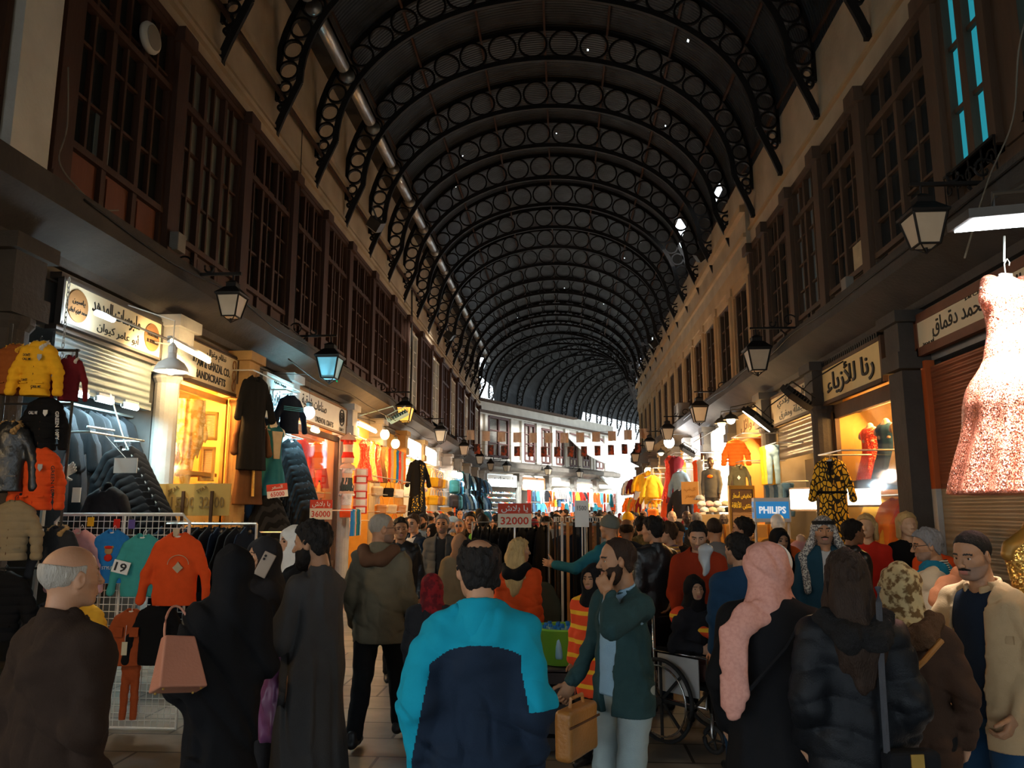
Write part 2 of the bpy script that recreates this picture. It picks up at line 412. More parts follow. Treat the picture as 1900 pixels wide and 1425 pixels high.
# ---------------------------------------------------------------- people
SKIN = [mat('skin_tan', (.40, .20, .11), .55, var=.08, vs=20, bump=.12, bs=120), mat('skin_olive', (.34, .17, .09), .55, var=.08, vs=20, bump=.12, bs=120),
        mat('skin_fair', (.47, .26, .16), .55, var=.08, vs=20, bump=.12, bs=120), mat('skin_brown', (.22, .105, .058), .55, var=.08, vs=20, bump=.12, bs=120)]
LIP = mat('lip_skin', (.36, .14, .11), .5, var=.05); BROW = mat('brow_hair', (.025, .018, .014), .8, var=.1)
STUB = mat('stubble_skin', (.24, .14, .095), .7, var=.12, vs=60)
EYEW = mat('eye_white', (.62, .58, .54), .25, var=0); IRIS = mat('eye_iris', (.03, .018, .012), .2, var=0)
def hairm(n, c): return mat('hair_'+n, c, .62, var=.35, vs=40, bump=.8, bs=220, spec=.14, stretch=(1, 1, .25))
H_BLACK, H_BROWN, H_GREY, H_WHITE, H_BLOND, H_DBROWN = hairm('black', (.012, .010, .009)), hairm('brown', (.05, .028, .016)), hairm('grey', (.17, .17, .18)), hairm('white', (.34, .30, .25)), hairm('blond', (.50, .34, .15)), hairm('dark_brown', (.026, .015, .010))
def ik(a, c, l1, l2, pole):
    a, c, pole = v3(*a), v3(*c), v3(*pole); d = c-a; D = float(np.linalg.norm(d)); mx = (l1+l2)*.995
    if D > mx: d = d/D*mx; c = a+d; D = mx
    n = d/D; x = (l1*l1-l2*l2+D*D)/(2*D); h = math.sqrt(max(l1*l1-x*x, 0))
    p = pole-n*float(pole@n); p = p/(np.linalg.norm(p)+1e-6)
    return a+n*x+p*h, c
def skull(S, fem=False, fat=1.):
    """head looking along +y, eyes at z = 0"""
    S.ell((0, -.012, .03), (.076*fat, .099, .088), .02); S.ell((0, .024, -.042), (.060*fat, .066, .072), .03)
    S.cap((-.014, .062, -.098), (.014, .062, -.098), .016, k=.025)
    for s in (-1, 1):
        S.cap((s*.052*fat, -.002, -.05), (s*.034*fat, .045, -.092), .018, .015, .03)
        S.cap((s*.044*fat, .056, -.022), (s*.058*fat, .03, -.018), .016, .016, .022)
        S.cap((s*.012, .084, .021), (s*.046, .071, .018), .0085 if fem else .0105, .008, .012)
    for s in (-1, 1): S.ell((s*.032, .098, .000), (.017, .017, .0125), .010, sub=True)
    S.cap((0, .087, .010), (0, .110, -.032), .0075, .0125, .010)
    for s in (-1, 1):
        S.ell((s*.0125, .100, -.036), (.0085, .010, .008), .006)
        S.cap((s*.020, .0785, .0078), (s*.042, .0745, .0060), .0052, .0052, .004)      # upper lid
        S.cap((s*.021, .0770, -.0098), (s*.041, .0735, -.0088), .0046, .0046, .004)
    S.cap((-.021, .083, -.063), (.021, .083, -.063), .0062, k=.007); S.cap((-.017, .0845, -.0735), (.017, .0845, -.0735), .0072, k=.007)
    S.cap((-.024, .0935, -.0685), (.024, .0935, -.0685), .0032, k=.003, sub=True)
    for s in (-1, 1):
        S.ell((s*.079*fat, -.006, -.008), (.010, .021, .033), .007, R=rotz(s*-.45)@rotx(-.15)); S.ell((s*.091*fat, -.002, -.004), (.009, .011, .018), .005, sub=True)
    return S
def hair_sdf(style, fat=1.):
    S = SDF()
    lo = {'short': [(-.13, -.075), (-.06, -.078), (-.03, -.035), (.005, -.03), (.022, .012), (.05, .058), (.08, .075), (.12, .082)],
          'buzz': [(-.13, -.06), (-.06, -.06), (-.03, -.03), (.005, -.02), (.02, .02), (.05, .066), (.08, .082), (.12, .09)],
          'reced': [(-.13, -.075), (-.06, -.075), (-.03, -.035), (.005, -.03), (.02, .02), (.035, .075), (.06, .105), (.12, .14)],
          'fringe': [(-.13, -.07), (-.06, -.07), (-.03, -.03), (.005, -.025), (.02, .02), (.03, .08), (.04, .2), (.12, .2)],
          'crown': [(-.13, -.082), (-.06, -.082), (-.03, -.03), (.005, -.03), (.022, .012), (.04, .06), (.06, .09), (.12, .14)]}
    lo['long'] = lo['short']
    ys, zs = zip(*lo.get(style, lo['short']))
    t = {'buzz': .004, 'fringe': .006, 'reced': .009}.get(style, .016)
    S.ell((0, -.014, .032), (.076*fat+t*.8, .099+t, .088+t), .01)
    if style in ('short', 'crown', 'reced'): S.cap((-.036*fat, -.052, -.042), (.036*fat, -.052, -.042), .032+t*.3, k=.03)
    S.noise(t*.5, (62, 62, 30)); S.noise(t*.3, (120, 120, 60))
    S.cut(lambda x, y, z: (np.interp(y, ys, zs).astype(np.float32)-z)*.75)
    S.cut(lambda x, y, z: np.where((z < -.005) & (y > -.03), .1-np.abs(x)*10*0-.1, -1).astype(np.float32))
    if style == 'fringe': S.cut(lambda x, y, z: z-.045-.25*np.maximum(-y-.03, 0))
    if style == 'crown': S.cut(lambda x, y, z: .078-np.sqrt(x*x+(y+.045)**2+(z-.138)**2))
    return S
def beard_sdf(t=.010, long=0., must=True):
    S = SDF()
    S.ell((0, .024, -.055), (.060+t, .066+t*.6, .070+t+long*.4), .03); S.cap((-.016, .066, -.102-long), (.016, .066, -.102-long), .018+t, k=.03)
    for s in (-1, 1): S.cap((s*.062, .002, -.03), (s*.050, .03, -.085), .016+t*.5, .016+t, .02)
    S.noise(t*.35, (60, 60, 40))
    def f(x, y, z):
        a = np.abs(x); top = np.interp(a, [0, .022, .03, .05, .062, .08], [-.078, -.076, -.06, -.045, .0, .0]).astype(np.float32)
        return z-top
    S.cut(f); S.cut(lambda x, y, z: -.02-y)
    return S
def must_sdf():
    return SDF().cap((-.028, .080, -.058), (0, .096, -.051), .006, .007, .006).cap((.028, .080, -.058), (0, .096, -.051), .006, .007, .006).noise(.001, (70, 70, 70))
def hand_sdf(S, w, d, n, side, curl=.5, spread=.06, thumb=.5, sc=1., pts=None):
    """palm from wrist w along d, palm facing n; four fingers bent towards n, thumb from the palm's side"""
    d = v3(*d); d /= np.linalg.norm(d); n = v3(*n); n -= d*float(n@d); n /= np.linalg.norm(n); x = np.cross(d, n)*side   # x points to the thumb
    w = v3(*w)
    R = np.stack([x, n, d], 1)
    S.cap(w-d*.02*sc, w+d*.03*sc, .024*sc, .024*sc, .02)
    S.box(w+d*.050*sc, (.039*sc, .0135*sc, .045*sc), .013*sc, .015, R=R)
    tips = []
    for i, (off, ln) in enumerate(((.0285, .074), (.0095, .082), (-.0095, .076), (-.0275, .060))):
        p = w+d*.090*sc+x*off*sc; a = 0.; dirx = x*spread*(1.5-i)
        c = curl if np.isscalar(curl) else curl[i]
        for j, fr in enumerate((.45, .32, .23)):
            a += c*(.75, 1.0, .7)[j]
            q = p+(d*math.cos(a)+n*math.sin(a)+dirx*math.cos(a))*ln*fr*sc
            S.cap(p, q, (.0092-.0008*j)*sc, (.0086-.0010*j)*sc, .004); p = q
        tips.append(p)
    p = w+d*.026*sc+x*.030*sc+n*.004*sc; a = .75*(1-thumb*.6)
    S.cap(w+d*.02*sc+x*.015*sc, p, .015*sc, .014*sc, .015)
    for j, ln in enumerate((.038, .032, .025)):
        q = p+(d*(.72+.1*j)+x*(.75-.35*j*thumb)+n*thumb*(.25+.35*j))/1.05*ln*sc; S.cap(p, q, (.0118-.001*j)*sc, (.0108-.001*j)*sc, .005); p = q
    return tips
def person(label, x, y, face, h=1.75, skin=1, q=1, wide=1., lean=0., side=0., head=(0, 0), L=None, R=None, polL=(-.25, -.95, -.1), polR=(.25, -.95, -.1),
           handL=None, handR=None, legs=((-.10, .0), (.10, .0)), hair='short', hm=None, beard=None, must=False, stub=False, top=None, under=None, bottom=None, shoes=True,
           scarf=None, fem=False, fat=1., seat=None, extra=None, group=None, torso=True, kneeup=None):
    """a figure in its own frame: looks along +y, feet on z = 0. L, R: wrist relative to the shoulder as (out, forward, up)"""
    sc = h/1.75; hm = hm or H_BLACK
    T = thing('person', label, 'person', (x, y, 0), math.radians(face), group)
    res = (.026, .0135, .0085)[q]; hres = (.0125, .0075, .0048)[q]
    la, ls = math.radians(lean), math.radians(side); hipz = .93*sc if seat is None else seat
    hip = v3(0, 0, hipz); UR = roty(ls)@rotx(-la)
    def up(px, py, pz): return hip+UR@(v3(px*wide if abs(px) > .1 else px, py, pz-.93)*sc)
    sh = {-1: up(-.168, -.005, 1.398), 1: up(.168, -.005, 1.398)}; neck = up(0, -.02, 1.465)
    hy, hp = math.radians(head[0]), math.radians(head[1])
    HR = UR@rotz(hy)@rotx(hp) if lean < 25 else rotz(hy)@rotx(hp)
    hc = neck + UR@v3(0, .028*sc, 0) + (rotz(hy)@rotx(hp))@v3(0, .012, .168)*sc
    HM = np.eye(4, dtype=np.float32); HM[:3, :3] = HR*1.0; HM[:3, 3] = hc
    hs = sc*(1.0 if h > 1.45 else 1.0+(1.45-h)*.45)
    def headobj(S, nm, m, r=hres, par=T):
        me = S.mesh(r/hs, nm)
        MM = Matrix(HM.tolist()) @ Matrix.Diagonal((hs, hs, hs, 1)); me.transform(MM); return part(nm, me, m, par)
    # joints
    el, wr = {}, {}
    for s, o, pl in ((-1, L, polL), (1, R, polR)):
        o = o or (.035, .05, -.53)
        w = sh[s] + (UR if lean < 25 else np.eye(3, dtype=np.float32))@(v3(s*o[0], o[1], o[2])*sc)
        el[s], wr[s] = ik(sh[s], w, .285*sc, .262*sc, pl)
    hj, kn, an = {}, {}, {}
    for s, lg in ((-1, legs[0]), (1, legs[1])):
        hj[s] = hip+v3(s*.088*sc*wide, 0, -.01*sc)
        tgt = v3(lg[0]*sc, lg[1]*sc, (lg[2] if len(lg) > 2 else .085)*sc)
        kn[s], an[s] = ik(hj[s], tgt, .426*sc, .416*sc, kneeup or (s*.12, 1, .15))
    # ---- body: one mesh (skull, neck, trunk, limbs, hands)
    B = SDF(); B.cap(neck-UR@v3(0, .0, .06*sc), hc+HR@v3(0, -.03, -.06)*sc, .056*sc*(.88 if fem else 1), .053*sc*(.86 if fem else 1), .03)
    for a, b, r1, r2 in ((.93, 1.08, .125, .115), (1.08, 1.30, .115, .135)): B.cap(up(0, 0, a), up(0, 0, b), r1*sc*wide, r2*sc*wide, .05, .62)
    B.cap(sh[-1]+v3(.03, 0, 0), sh[1]-v3(.03, 0, 0), .042*sc, .042*sc, .05)
    for s in (-1, 1):
        B.cap(sh[s]-v3(s*.015, 0, .015)*sc, el[s], .036*sc, .034*sc, .02); B.cap(el[s], wr[s], .036*sc, .027*sc, .015)
        B.cap(hj[s], kn[s], .075*sc, .05*sc, .03); B.cap(kn[s], an[s], .045*sc, .032*sc, .02)
    m0 = B.mesh((.03, .02, .016)[q])
    HS = skull(SDF(), fem, fat)
    HS.cap((0, -.03, -.05), (0, -.042, -.13), .052, .054, .03)
    m1 = HS.mesh(hres/hs)
    def fm(px, py, pz):
        i = np.zeros(len(px), int)
        a = np.abs(px)
        i[(a < .020-.2*np.abs(pz+.068)) & (pz < -.0575) & (pz > -.080) & (py > .078)] = 1
        bz = .0215-.10*np.maximum(a-.030, 0)+.12*np.minimum(a-.022, 0)
        i[(a > .012) & (a < .052) & (np.abs(pz-bz) < (.0048 if not fem else .0035)) & (py > .055)] = 2
        if stub: i[(i == 0) & (pz < -.045) & (py > .0) & (pz > -.125) & ~((a < .025) & (pz > -.056))] = 3
        if q < 2: i[(np.abs(a-.032) < .013) & (np.abs(pz+.001) < .007) & (py > .06)] = 2
        return i
    face_mats(m1, fm); m1.transform(Matrix(HM.tolist()) @ Matrix.Diagonal((hs, hs, hs, 1)))
    ms = [m0, m1]
    grip = {}
    for s, hd in ((-1, handL), (1, handR)):
        hd = hd or {}
        d = hd.get('d'); d = (wr[s]-el[s]) if d is None else v3(*d)
        n = hd.get('n', (-s*.9, .45, .0)); HSd = SDF()
        tips = hand_sdf(HSd, wr[s], d, n, hd.get('side', s), hd.get('curl', .35), thumb=hd.get('thumb', .5), sc=sc*(.9 if fem else 1))
        grip[s] = (wr[s]+v3(*(d/np.linalg.norm(d)))*.09*sc, tips)
        ms.append(HSd.mesh((.012, .007, .0046)[q]))
    body = part('body', join_meshes(ms, 'body'), [SKIN[skin], LIP, BROW, STUB], T)
    if q == 2:
        for s in (-1, 1):
            e = MB(); M3 = Matrix(HR.tolist())
            c = hc+HR@v3(s*.0315, .0705, -.001)*hs
            e.ball(c, .0112*hs, 14); e.cur = 1; e.ball(hc+HR@v3(s*.0315, .0752, -.001)*hs, .0076*hs, 12)
            e.build('eye', [EYEW, IRIS], T, True)
    # ---- hair, beard
    if hair: 
        HO = headobj(hair_sdf(hair, fat), 'hair', hm)
    if hair == 'long':
        S = SDF(); k = [hc+HR@v3(0, -.055, .04)*sc, hc+HR@v3(0, -.085, -.08)*sc, up(0, -.105, 1.36), up(0, -.12, 1.22)]
        S.chain(k, [.085*sc, .085*sc, .10*sc, .05*sc], .04, .62)
        for s in (-1, 1): S.chain([hc+HR@v3(s*.065, -.02, .02)*sc, hc+HR@v3(s*.078, -.02, -.10)*sc, up(s*.095, -.06, 1.38), up(s*.09, -.085, 1.24)], [.032*sc, .034*sc, .036*sc, .016*sc], .03)
        S.noise(.009*sc, (34, 34, 5)).noise(.005, (80, 80, 9)); part('hair', S.mesh(res, 'hair'), hm, T)
    if beard: headobj(beard_sdf(*beard), 'beard', hm); headobj(must_sdf(), 'moustache', hm)
    elif must: headobj(must_sdf(), 'moustache', hm)
    # ---- clothes
    def garment(g, nm, infl=0.):
        S = SDF(); f = g.get('infl', .018)+infl; hem = g.get('hem', .82)*sc if seat is None else hipz-.04; shoulder = g.get('sh', .062)
        wd = wide
        rows = [(1.29, .158), (1.12, .146), (.96, .160)]
        low = g.get('hem', .82)
        if low < .93 and seat is None: rows.append((low, g.get('flare', .176)))
        P = [up(0, 0, z) if z >= .93 else v3(0, 0, z*sc)+hip*v3(1, 1, 0) for z, _ in rows]
        S.chain(P, [(r+f)*sc*wd for _, r in rows], .05, g.get('sy', .70))
        [S.cap(up(q*.045, -.018, 1.405), up(q*.148, -.010, 1.375), (shoulder+.012+f)*sc, (shoulder-.006+f)*sc, .05, .92) for q in (-1, 1)]; S.cap(up(0, -.02, 1.35), up(0, -.025, 1.44), (.105+f)*sc, (.07+f*.6)*sc, .05, .8)
        if g.get('sleeve', 1):
            e0 = .070 if g.get('loose') else .056
            for s in (-1, 1):
                dw = wr[s]-el[s]; end = wr[s]-dw/np.linalg.norm(dw)*g.get('cuff', .02)*sc
                S.cap(sh[s]+v3(-s*.012, 0, -.012)*sc, el[s], (.052+f)*sc, (e0-.010+f)*sc, .035); S.cap(el[s], end, (e0-.011+f)*sc, (g.get('wr', .034)+f*.6)*sc, .02)
        amp = g.get('fold', .008)
        def crease(sx, sz, o, ww): return lambda px, py, pz: (amp*ww*np.maximum(0, 1-7*np.abs(vnoise(px*sx+o, py*sx+2*o, (pz+.5*px)*sz)))).astype(np.float32)
        if g.get('robe'): S.noise(amp, (16, 16, 1.6)); S.noise(amp*.5, (7, 7, 5)); S.noise(crease(9, 1.4, 3.3, 1.1), None)
        else: S.noise(amp, (9, 9, 13)); S.noise(amp*.6, (17, 17, 25)); S.noise(crease(5.5, 9, 1.7, .9), None); S.noise(crease(9, 5, 5.1, .7), None)
        if g.get('quilt'):
            qd = g['quilt']; S.noise(lambda px, py, pz: (-(.012*np.abs(np.sin((pz/sc+.03*np.sin(px*14))*math.pi/qd))**.6)+.006).astype(np.float32), None)
        if g.get('flat', 1): S.cut(lambda px, py, pz: low*sc*(1 if seat is None else 0)+(0 if seat is None else hipz-.16)-pz)
        if g.get('open'):
            w0, w1, off = g['open']; z0, z1 = low*sc, 1.42*sc
            S.cut(lambda px, py, pz: np.minimum(py-.03, (w1+(w0-w1)*np.clip((z1-pz)/(z1-z0), 0, 1))*sc-np.abs(px-off*sc)))
        if g.get('vneck'):
            S.cut(lambda px, py, pz: np.minimum(py-.02, .085*sc*np.clip((pz-(1.42-g['vneck'])*sc)/(g['vneck']*sc), 0, 1)-np.abs(px)))
        # neck hole
        S.cap(up(0, -.015, 1.43), up(0, .0, 1.62), .066*sc, k=.012, sub=True)
        return S
    def collar(g, par, infl=0.):
        S = SDF(); ch = g.get('ch', .055); f = g.get('infl', .018)*.5
        S.cap(up(0, -.022, 1.425), up(0, -.012, 1.43+ch), (.082+f)*sc, (.076+f)*sc, .01); S.cap(up(0, -.018, 1.40), up(0, .0, 1.70), .064*sc, k=.006, sub=True)
        tz = 1.43+ch+.02
        top_p, nrm = up(0, -.012, tz), UR@v3(0, .35, 1.)
        S.cut(lambda px, py, pz: (px-top_p[0])*nrm[0]+(py-top_p[1])*nrm[1]+(pz-top_p[2])*nrm[2])
        if g.get('open') or g['collar'] == 'shirt':
            S.cut(lambda px, py, pz: np.minimum(py-.02, .035*sc-np.abs(px)))
        S.noise(.002, (20, 20, 20))
        part('collar', S.mesh(min(res, .009), 'collar'), g.get('cm', g['m']), par)
    if under:
        u = dict(under); u.setdefault('infl', .004); u.setdefault('sleeve', 0); u.setdefault('fold', .004)
        uo = part(u.get('name', 'shirt'), garment(u, 'shirt').mesh(res, 'shirt'), u['m'], T, u.get('label'))
        if u.get('collar'): collar(u, uo)
    tobj = None
    if top:
        tobj = part(top.get('name', 'jacket'), garment(top, 'top').mesh(top.get('res', res), 'top'), top['m'], T, top.get('label'))
        if top.get('collar'): collar(top, tobj)
        if top.get('fm'): face_mats(tobj.data, top['fm'])
        if top.get('hood'):
            S = SDF().chain([up(-.12, -.06, 1.47), up(-.06, -.15, 1.40), up(.06, -.15, 1.40), up(.12, -.06, 1.47)], [.05*sc]*4, .04)
            S.noise(.012 if top['hood'] == 'fur' else .006, (40, 40, 40) if top['hood'] == 'fur' else (14, 14, 14)); part('hood', S.mesh(res, 'hood'), top.get('hoodm', top['m']), tobj)
    if bottom:
        S = SDF(); f = bottom.get('infl', .012)
        if bottom.get('skirt'):
            S.chain([hip+v3(0, 0, .1*sc), hip, v3(0, 0, bottom['skirt']*sc)], [(.14+f)*sc*wide, (.165+f)*sc*wide, (bottom.get('flare', .23))*sc*wide], .05, .8); S.noise(.012, (15, 15, 1.5))
            S.cut(lambda px, py, pz: bottom['skirt']*sc-pz)
        else:
            S.cap(hip+v3(0, -.01, .1)*sc, hip+v3(0, -.012, -.02)*sc, (.116+f)*sc*wide, (.140+f)*sc*wide, .04, .70)
            for s in (-1, 1):
                hem = bottom.get('hem', .07); e = an[s]+(kn[s]-an[s])/np.linalg.norm(kn[s]-an[s])*(hem-.05)*sc
                S.cap(hj[s]+v3(0, -.01, 0), kn[s], (.086+f)*sc*(wide*.5+.5), (.062+f)*sc, .03); S.cap(kn[s], e, (.060+f)*sc, (bottom.get('ank', .048)+f)*sc, .02)
            S.noise(.006, (10, 10, 14)).noise(.004, (22, 22, 30))
        part(bottom.get('name', 'trousers'), S.mesh(res*1.05, 'trousers'), bottom['m'], T, bottom.get('label'))
    if shoes:
        sm = shoes if not isinstance(shoes, bool) else MATS.get('shoe_black') or mat('shoe_black', (.012, .012, .013), .45, var=.2)
        for s in (-1, 1):
            a = an[s]; S = SDF(); z0 = a[2]-.085*sc
            S.cap((a[0], a[1]-.05*sc, z0+.04*sc), (a[0]+s*.012, a[1]+.08*sc, z0+.036*sc), .040*sc, .036*sc, .02); S.cap((a[0]+s*.012, a[1]+.08*sc, z0+.034*sc), (a[0]+s*.018, a[1]+.155*sc, z0+.028*sc), .038*sc, .030*sc, .02)
            S.cap((a[0], a[1]-.03*sc, z0+.05*sc), (a[0], a[1]-.03*sc, z0+.10*sc), .042*sc, .04*sc, .02); S.cut(lambda px, py, pz, z0=z0: z0-pz)
            part('shoe', S.mesh(max(res, .010), 'shoe'), sm, T)
    if scarf:
        S = SDF(); k = scarf['kind']; f = .0
        def hd(px, py, pz): return hc+HR@(v3(px, py, pz)*hs)
        RH = HR
        if k in ('hijab', 'chador'):
            S.ell(hd(0, -.012, .025), v3(.096, .120, .106)*hs, .03, R=RH); S.cap(hd(0, .015, -.03), hd(0, .02, -.10), .082*hs, .074*hs, .04)
            S.cap(hd(0, -.02, -.05), up(0, -.025, 1.44), .088*hs, .10*sc, .05)
            if k == 'hijab':
                S.cap(up(-.07, -.02, 1.41), up(.07, -.02, 1.41), scarf.get('shr', .075)*sc, k=.06); S.cap(up(0, .04, 1.40), up(0, .06, 1.28), .10*sc, .06*sc, .06, .7)
                if scarf.get('back'): S.cap(up(0, -.07, 1.40), up(0, -.10, 1.28), .10*sc, .05*sc, .05, .6)
            else:
                S.cap(up(-.13, -.02, 1.39), up(.13, -.02, 1.39), .095*sc, k=.10)
                S.chain([up(0, 0, 1.32), up(0, 0, 1.02), v3(0, .0, scarf.get('hem', .04)*sc)], [.190*sc*wide, .180*sc*wide, scarf.get('flare', .26)*sc*wide], .08, .80)
                for s in (-1, 1): S.cap(sh[s]*.94+up(0, 0, 1.35)*.06, el[s], .070*sc, .070*sc, .08); S.cap(el[s], el[s]+(wr[s]-el[s])*.86, .068*sc, .070*sc, .07)
            if scarf.get('tail'):
                for a, b, r in scarf['tail']: S.cap(up(*a), up(*b), r, r*.9, .03, .45)
            S.noise(scarf.get('fold', .007), (13, 13, 3.2) if k == 'chador' else (12, 30, 16)); S.noise(.003, (34, 34, 14)); S.noise(lambda px, py, pz: (scarf.get('fold', .007)*1.0*np.maximum(0, 1-7*np.abs(vnoise(px*9+pz*6, py*9+1.3, pz*(2 if k == 'chador' else 7))))).astype(np.float32), None)
            if k == 'chador': S.cut(lambda px, py, pz: scarf.get('hem', .04)*sc-pz)
            S.ell(hd(0, .105, -.022), v3(.056, .075, .078)*hs, .010, R=RH, sub=True)
        elif k == 'keffiyeh':
            S.ell(hd(0, -.014, .028), v3(.088, .112, .102)*hs, .02, R=RH)
            for s in (-1, 1):
                S.cap(hd(s*.085, -.01, .03), hd(s*.115, .01, -.11), .022*hs, .03*hs, .03); S.cap(hd(s*.115, .01, -.11), up(s*.17, .03, 1.40), .03*hs, .035*sc, .04)
                S.cap(up(s*.17, .03, 1.40), up(s*.16, .11, scarf.get('low', 1.2)), .035*sc, .03*sc, .03)
            S.chain([hd(0, -.09, .02), hd(0, -.11, -.10), up(0, -.13, 1.30)], [.08*hs, .09*hs, .10*hs], .05, .6)
            S.ell(hd(0, .12, -.04), v3(.062, .09, .10)*hs, .012, R=RH, sub=True); S.noise(.005, (14, 14, 8))
            A = MB()
            for dz in (.055, .072): A.tube([hd(.089*math.cos(t), -.014+.114*math.sin(t), dz+.010*math.sin(t)) for t in (2*math.pi*i/24 for i in range(24))], .0095*hs, 6, True)
            A.build('head_cord', mat('agal_black', (.01, .01, .01), .8), T, True)
        elif k == 'beanie':
            S.ell((0, -.014, .034), (.090, .112, .102), .02); S.cap((-.07, -.01, .01), (.07, -.01, .01), .02, k=.05)
            S.noise(.002, (60, 60, 60)); S.cut(lambda px, py, pz: (.012+.25*np.minimum(py, .06))*1.-pz-.0)
            headobj(S, 'beanie', scarf['m'])
        if k != 'beanie': part(scarf.get('name', 'headscarf' if k != 'chador' else 'chador'), S.mesh(res, 'scarf'), scarf['m'], T, scarf.get('label'))
        if scarf.get('under'):
            U = SDF().ell((0, -.004, .025), (.092, .122, .104), .02); U.ell((0, .115, -.018), (.052, .075, .078), .008, sub=True); U.cut(lambda px, py, pz: .05-py); headobj(U, 'under_scarf', scarf['under'])
    if extra: extra(dict(T=T, up=up, hc=hc, HR=HR, hd=lambda a, b, c: hc+HR@(v3(a, b, c)*hs), sh=sh, el=el, wr=wr, an=an, kn=kn, hip=hip, sc=sc, hs=hs, grip=grip, top=tobj, res=res, headobj=headobj))
    return T
# ---------------------------------------------------------------- the covered lane: floor, facades, vault
WOOD = mat('old_brown_wood', (.060, .027, .016), .65, var=.45, vs=5, bump=.35, bs=40, stretch=(1, 1, .15)); WOOD2 = mat('red_brown_panel', (.15, .048, .022), .6, var=.4, vs=4, bump=.3, bs=30, stretch=(1, 1, .2))
WOODR = mat('dull_brown_wood', (.085, .050, .030), .7, var=.4, vs=5, bump=.3, bs=40, stretch=(1, 1, .15))
PLAST = mat('stained_plaster', (.40, .31, .21), .9, var=.42, vs=1.3, bump=.5, bs=14); PLASTW = mat('white_plaster', (.62, .60, .54), .9, var=.25, vs=2, bump=.5, bs=18)
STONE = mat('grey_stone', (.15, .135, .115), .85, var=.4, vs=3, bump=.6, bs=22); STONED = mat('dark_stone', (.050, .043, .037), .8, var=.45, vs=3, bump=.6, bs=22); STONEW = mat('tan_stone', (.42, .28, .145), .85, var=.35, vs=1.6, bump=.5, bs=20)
IRON = mat('black_iron', (.014, .012, .011), .6, metal=.4, var=.5, vs=8, bump=.2, bs=40); RUST = mat('rusty_iron', (.06, .03, .018), .7, metal=.3, var=.6, vs=5, bump=.3, bs=40)
DGLASS = mat('dark_window_glass', (.018, .022, .024), .12, var=.5, vs=2, spec=.5); PGLASS = mat('dusty_window_glass', (.17, .19, .19), .3, var=.4, vs=3); CURT = mat('pale_window_blind', (.16, .20, .21), .6, var=.2, stretch=(1, 1, 8))
GLASS = glassm('shop_glass')
ALU = mat('pale_aluminium', (.55, .55, .53), .4, metal=.7, var=.15)
def corr(name, c1, c2, per, axis, rough=.5, metal=.3):
    """ribbed sheet: wave bump along one axis"""
    m = mat(name, c1, rough, metal, var=0); nt = m.node_tree; b = nt.nodes['Principled BSDF']
    tc = nt.nodes['Texture Coordinate']; w = nt.nodes.new('ShaderNodeTexWave'); w.bands_direction = axis; w.inputs['Scale'].default_value = 2*math.pi/per/20.*1.0
    nt.links.new(tc.outputs['Object'], w.inputs['Vector'])
    bp = nt.nodes.new('ShaderNodeBump'); bp.inputs['Distance'].default_value = per*.22; bp.inputs['Strength'].default_value = .9
    nt.links.new(w.outputs[0], bp.inputs['Height']); nt.links.new(bp.outputs[0], b.inputs['Normal'])
    n = nt.nodes.new('ShaderNodeTexNoise'); n.inputs['Scale'].default_value = 1.6; n.inputs['Detail'].default_value = 6; nt.links.new(tc.outputs['Object'], n.inputs['Vector'])
    r = nt.nodes.new('ShaderNodeValToRGB'); r.color_ramp.elements[0].color = (*c1, 1); r.color_ramp.elements[1].color = (*c2, 1); r.color_ramp.elements[0].position = .35; r.color_ramp.elements[1].position = .7
    nt.links.new(n.outputs[0], r.inputs[0]); nt.links.new(r.outputs[0], b.inputs['Base Color']); return m
# floor: worn flagstones
def floor_mat():
    m = mat('worn_flagstones', (.2, .17, .14), .55, var=0); nt = m.node_tree; b = nt.nodes['Principled BSDF']; tc = nt.nodes['Texture Coordinate']
    br = nt.nodes.new('ShaderNodeTexBrick'); br.inputs['Scale'].default_value = 1.0; br.inputs['Brick Width'].default_value = .9; br.inputs['Row Height'].default_value = .45; br.inputs['Mortar Size'].default_value = .012
    br.inputs['Color1'].default_value = (.17, .145, .12, 1); br.inputs['Color2'].default_value = (.235, .205, .17, 1); br.inputs['Mortar'].default_value = (.06, .05, .043, 1)
    nt.links.new(tc.outputs['Object'], br.inputs['Vector'])
    n = nt.nodes.new('ShaderNodeTexNoise'); n.inputs['Scale'].default_value = 2.5; n.inputs['Detail'].default_value = 6; nt.links.new(tc.outputs['Object'], n.inputs['Vector'])
    mx = nt.nodes.new('ShaderNodeMix'); mx.data_type = 'RGBA'; mx.blend_type = 'MULTIPLY'; mx.inputs[0].default_value = .7
    r = nt.nodes.new('ShaderNodeValToRGB'); r.color_ramp.elements[0].color = (.45, .43, .4, 1); r.color_ramp.elements[1].color = (1.25, 1.2, 1.15, 1); r.color_ramp.elements[0].position = .3; r.color_ramp.elements[1].position = .75
    nt.links.new(n.outputs[0], r.inputs[0]); nt.links.new(br.outputs[0], mx.inputs[6]); nt.links.new(r.outputs[0], mx.inputs[7]); nt.links.new(mx.outputs[2], b.inputs['Base Color'])
    bp = nt.nodes.new('ShaderNodeBump'); bp.inputs['Strength'].default_value = .4; bp.inputs['Distance'].default_value = .01; nt.links.new(br.outputs[1], bp.inputs['Height']); bp.invert = True
    nt.links.new(bp.outputs[0], b.inputs['Normal']); return m
struct(MB().box(-9, 60, -62, 110, -.2, 0).build('floor', floor_mat()))
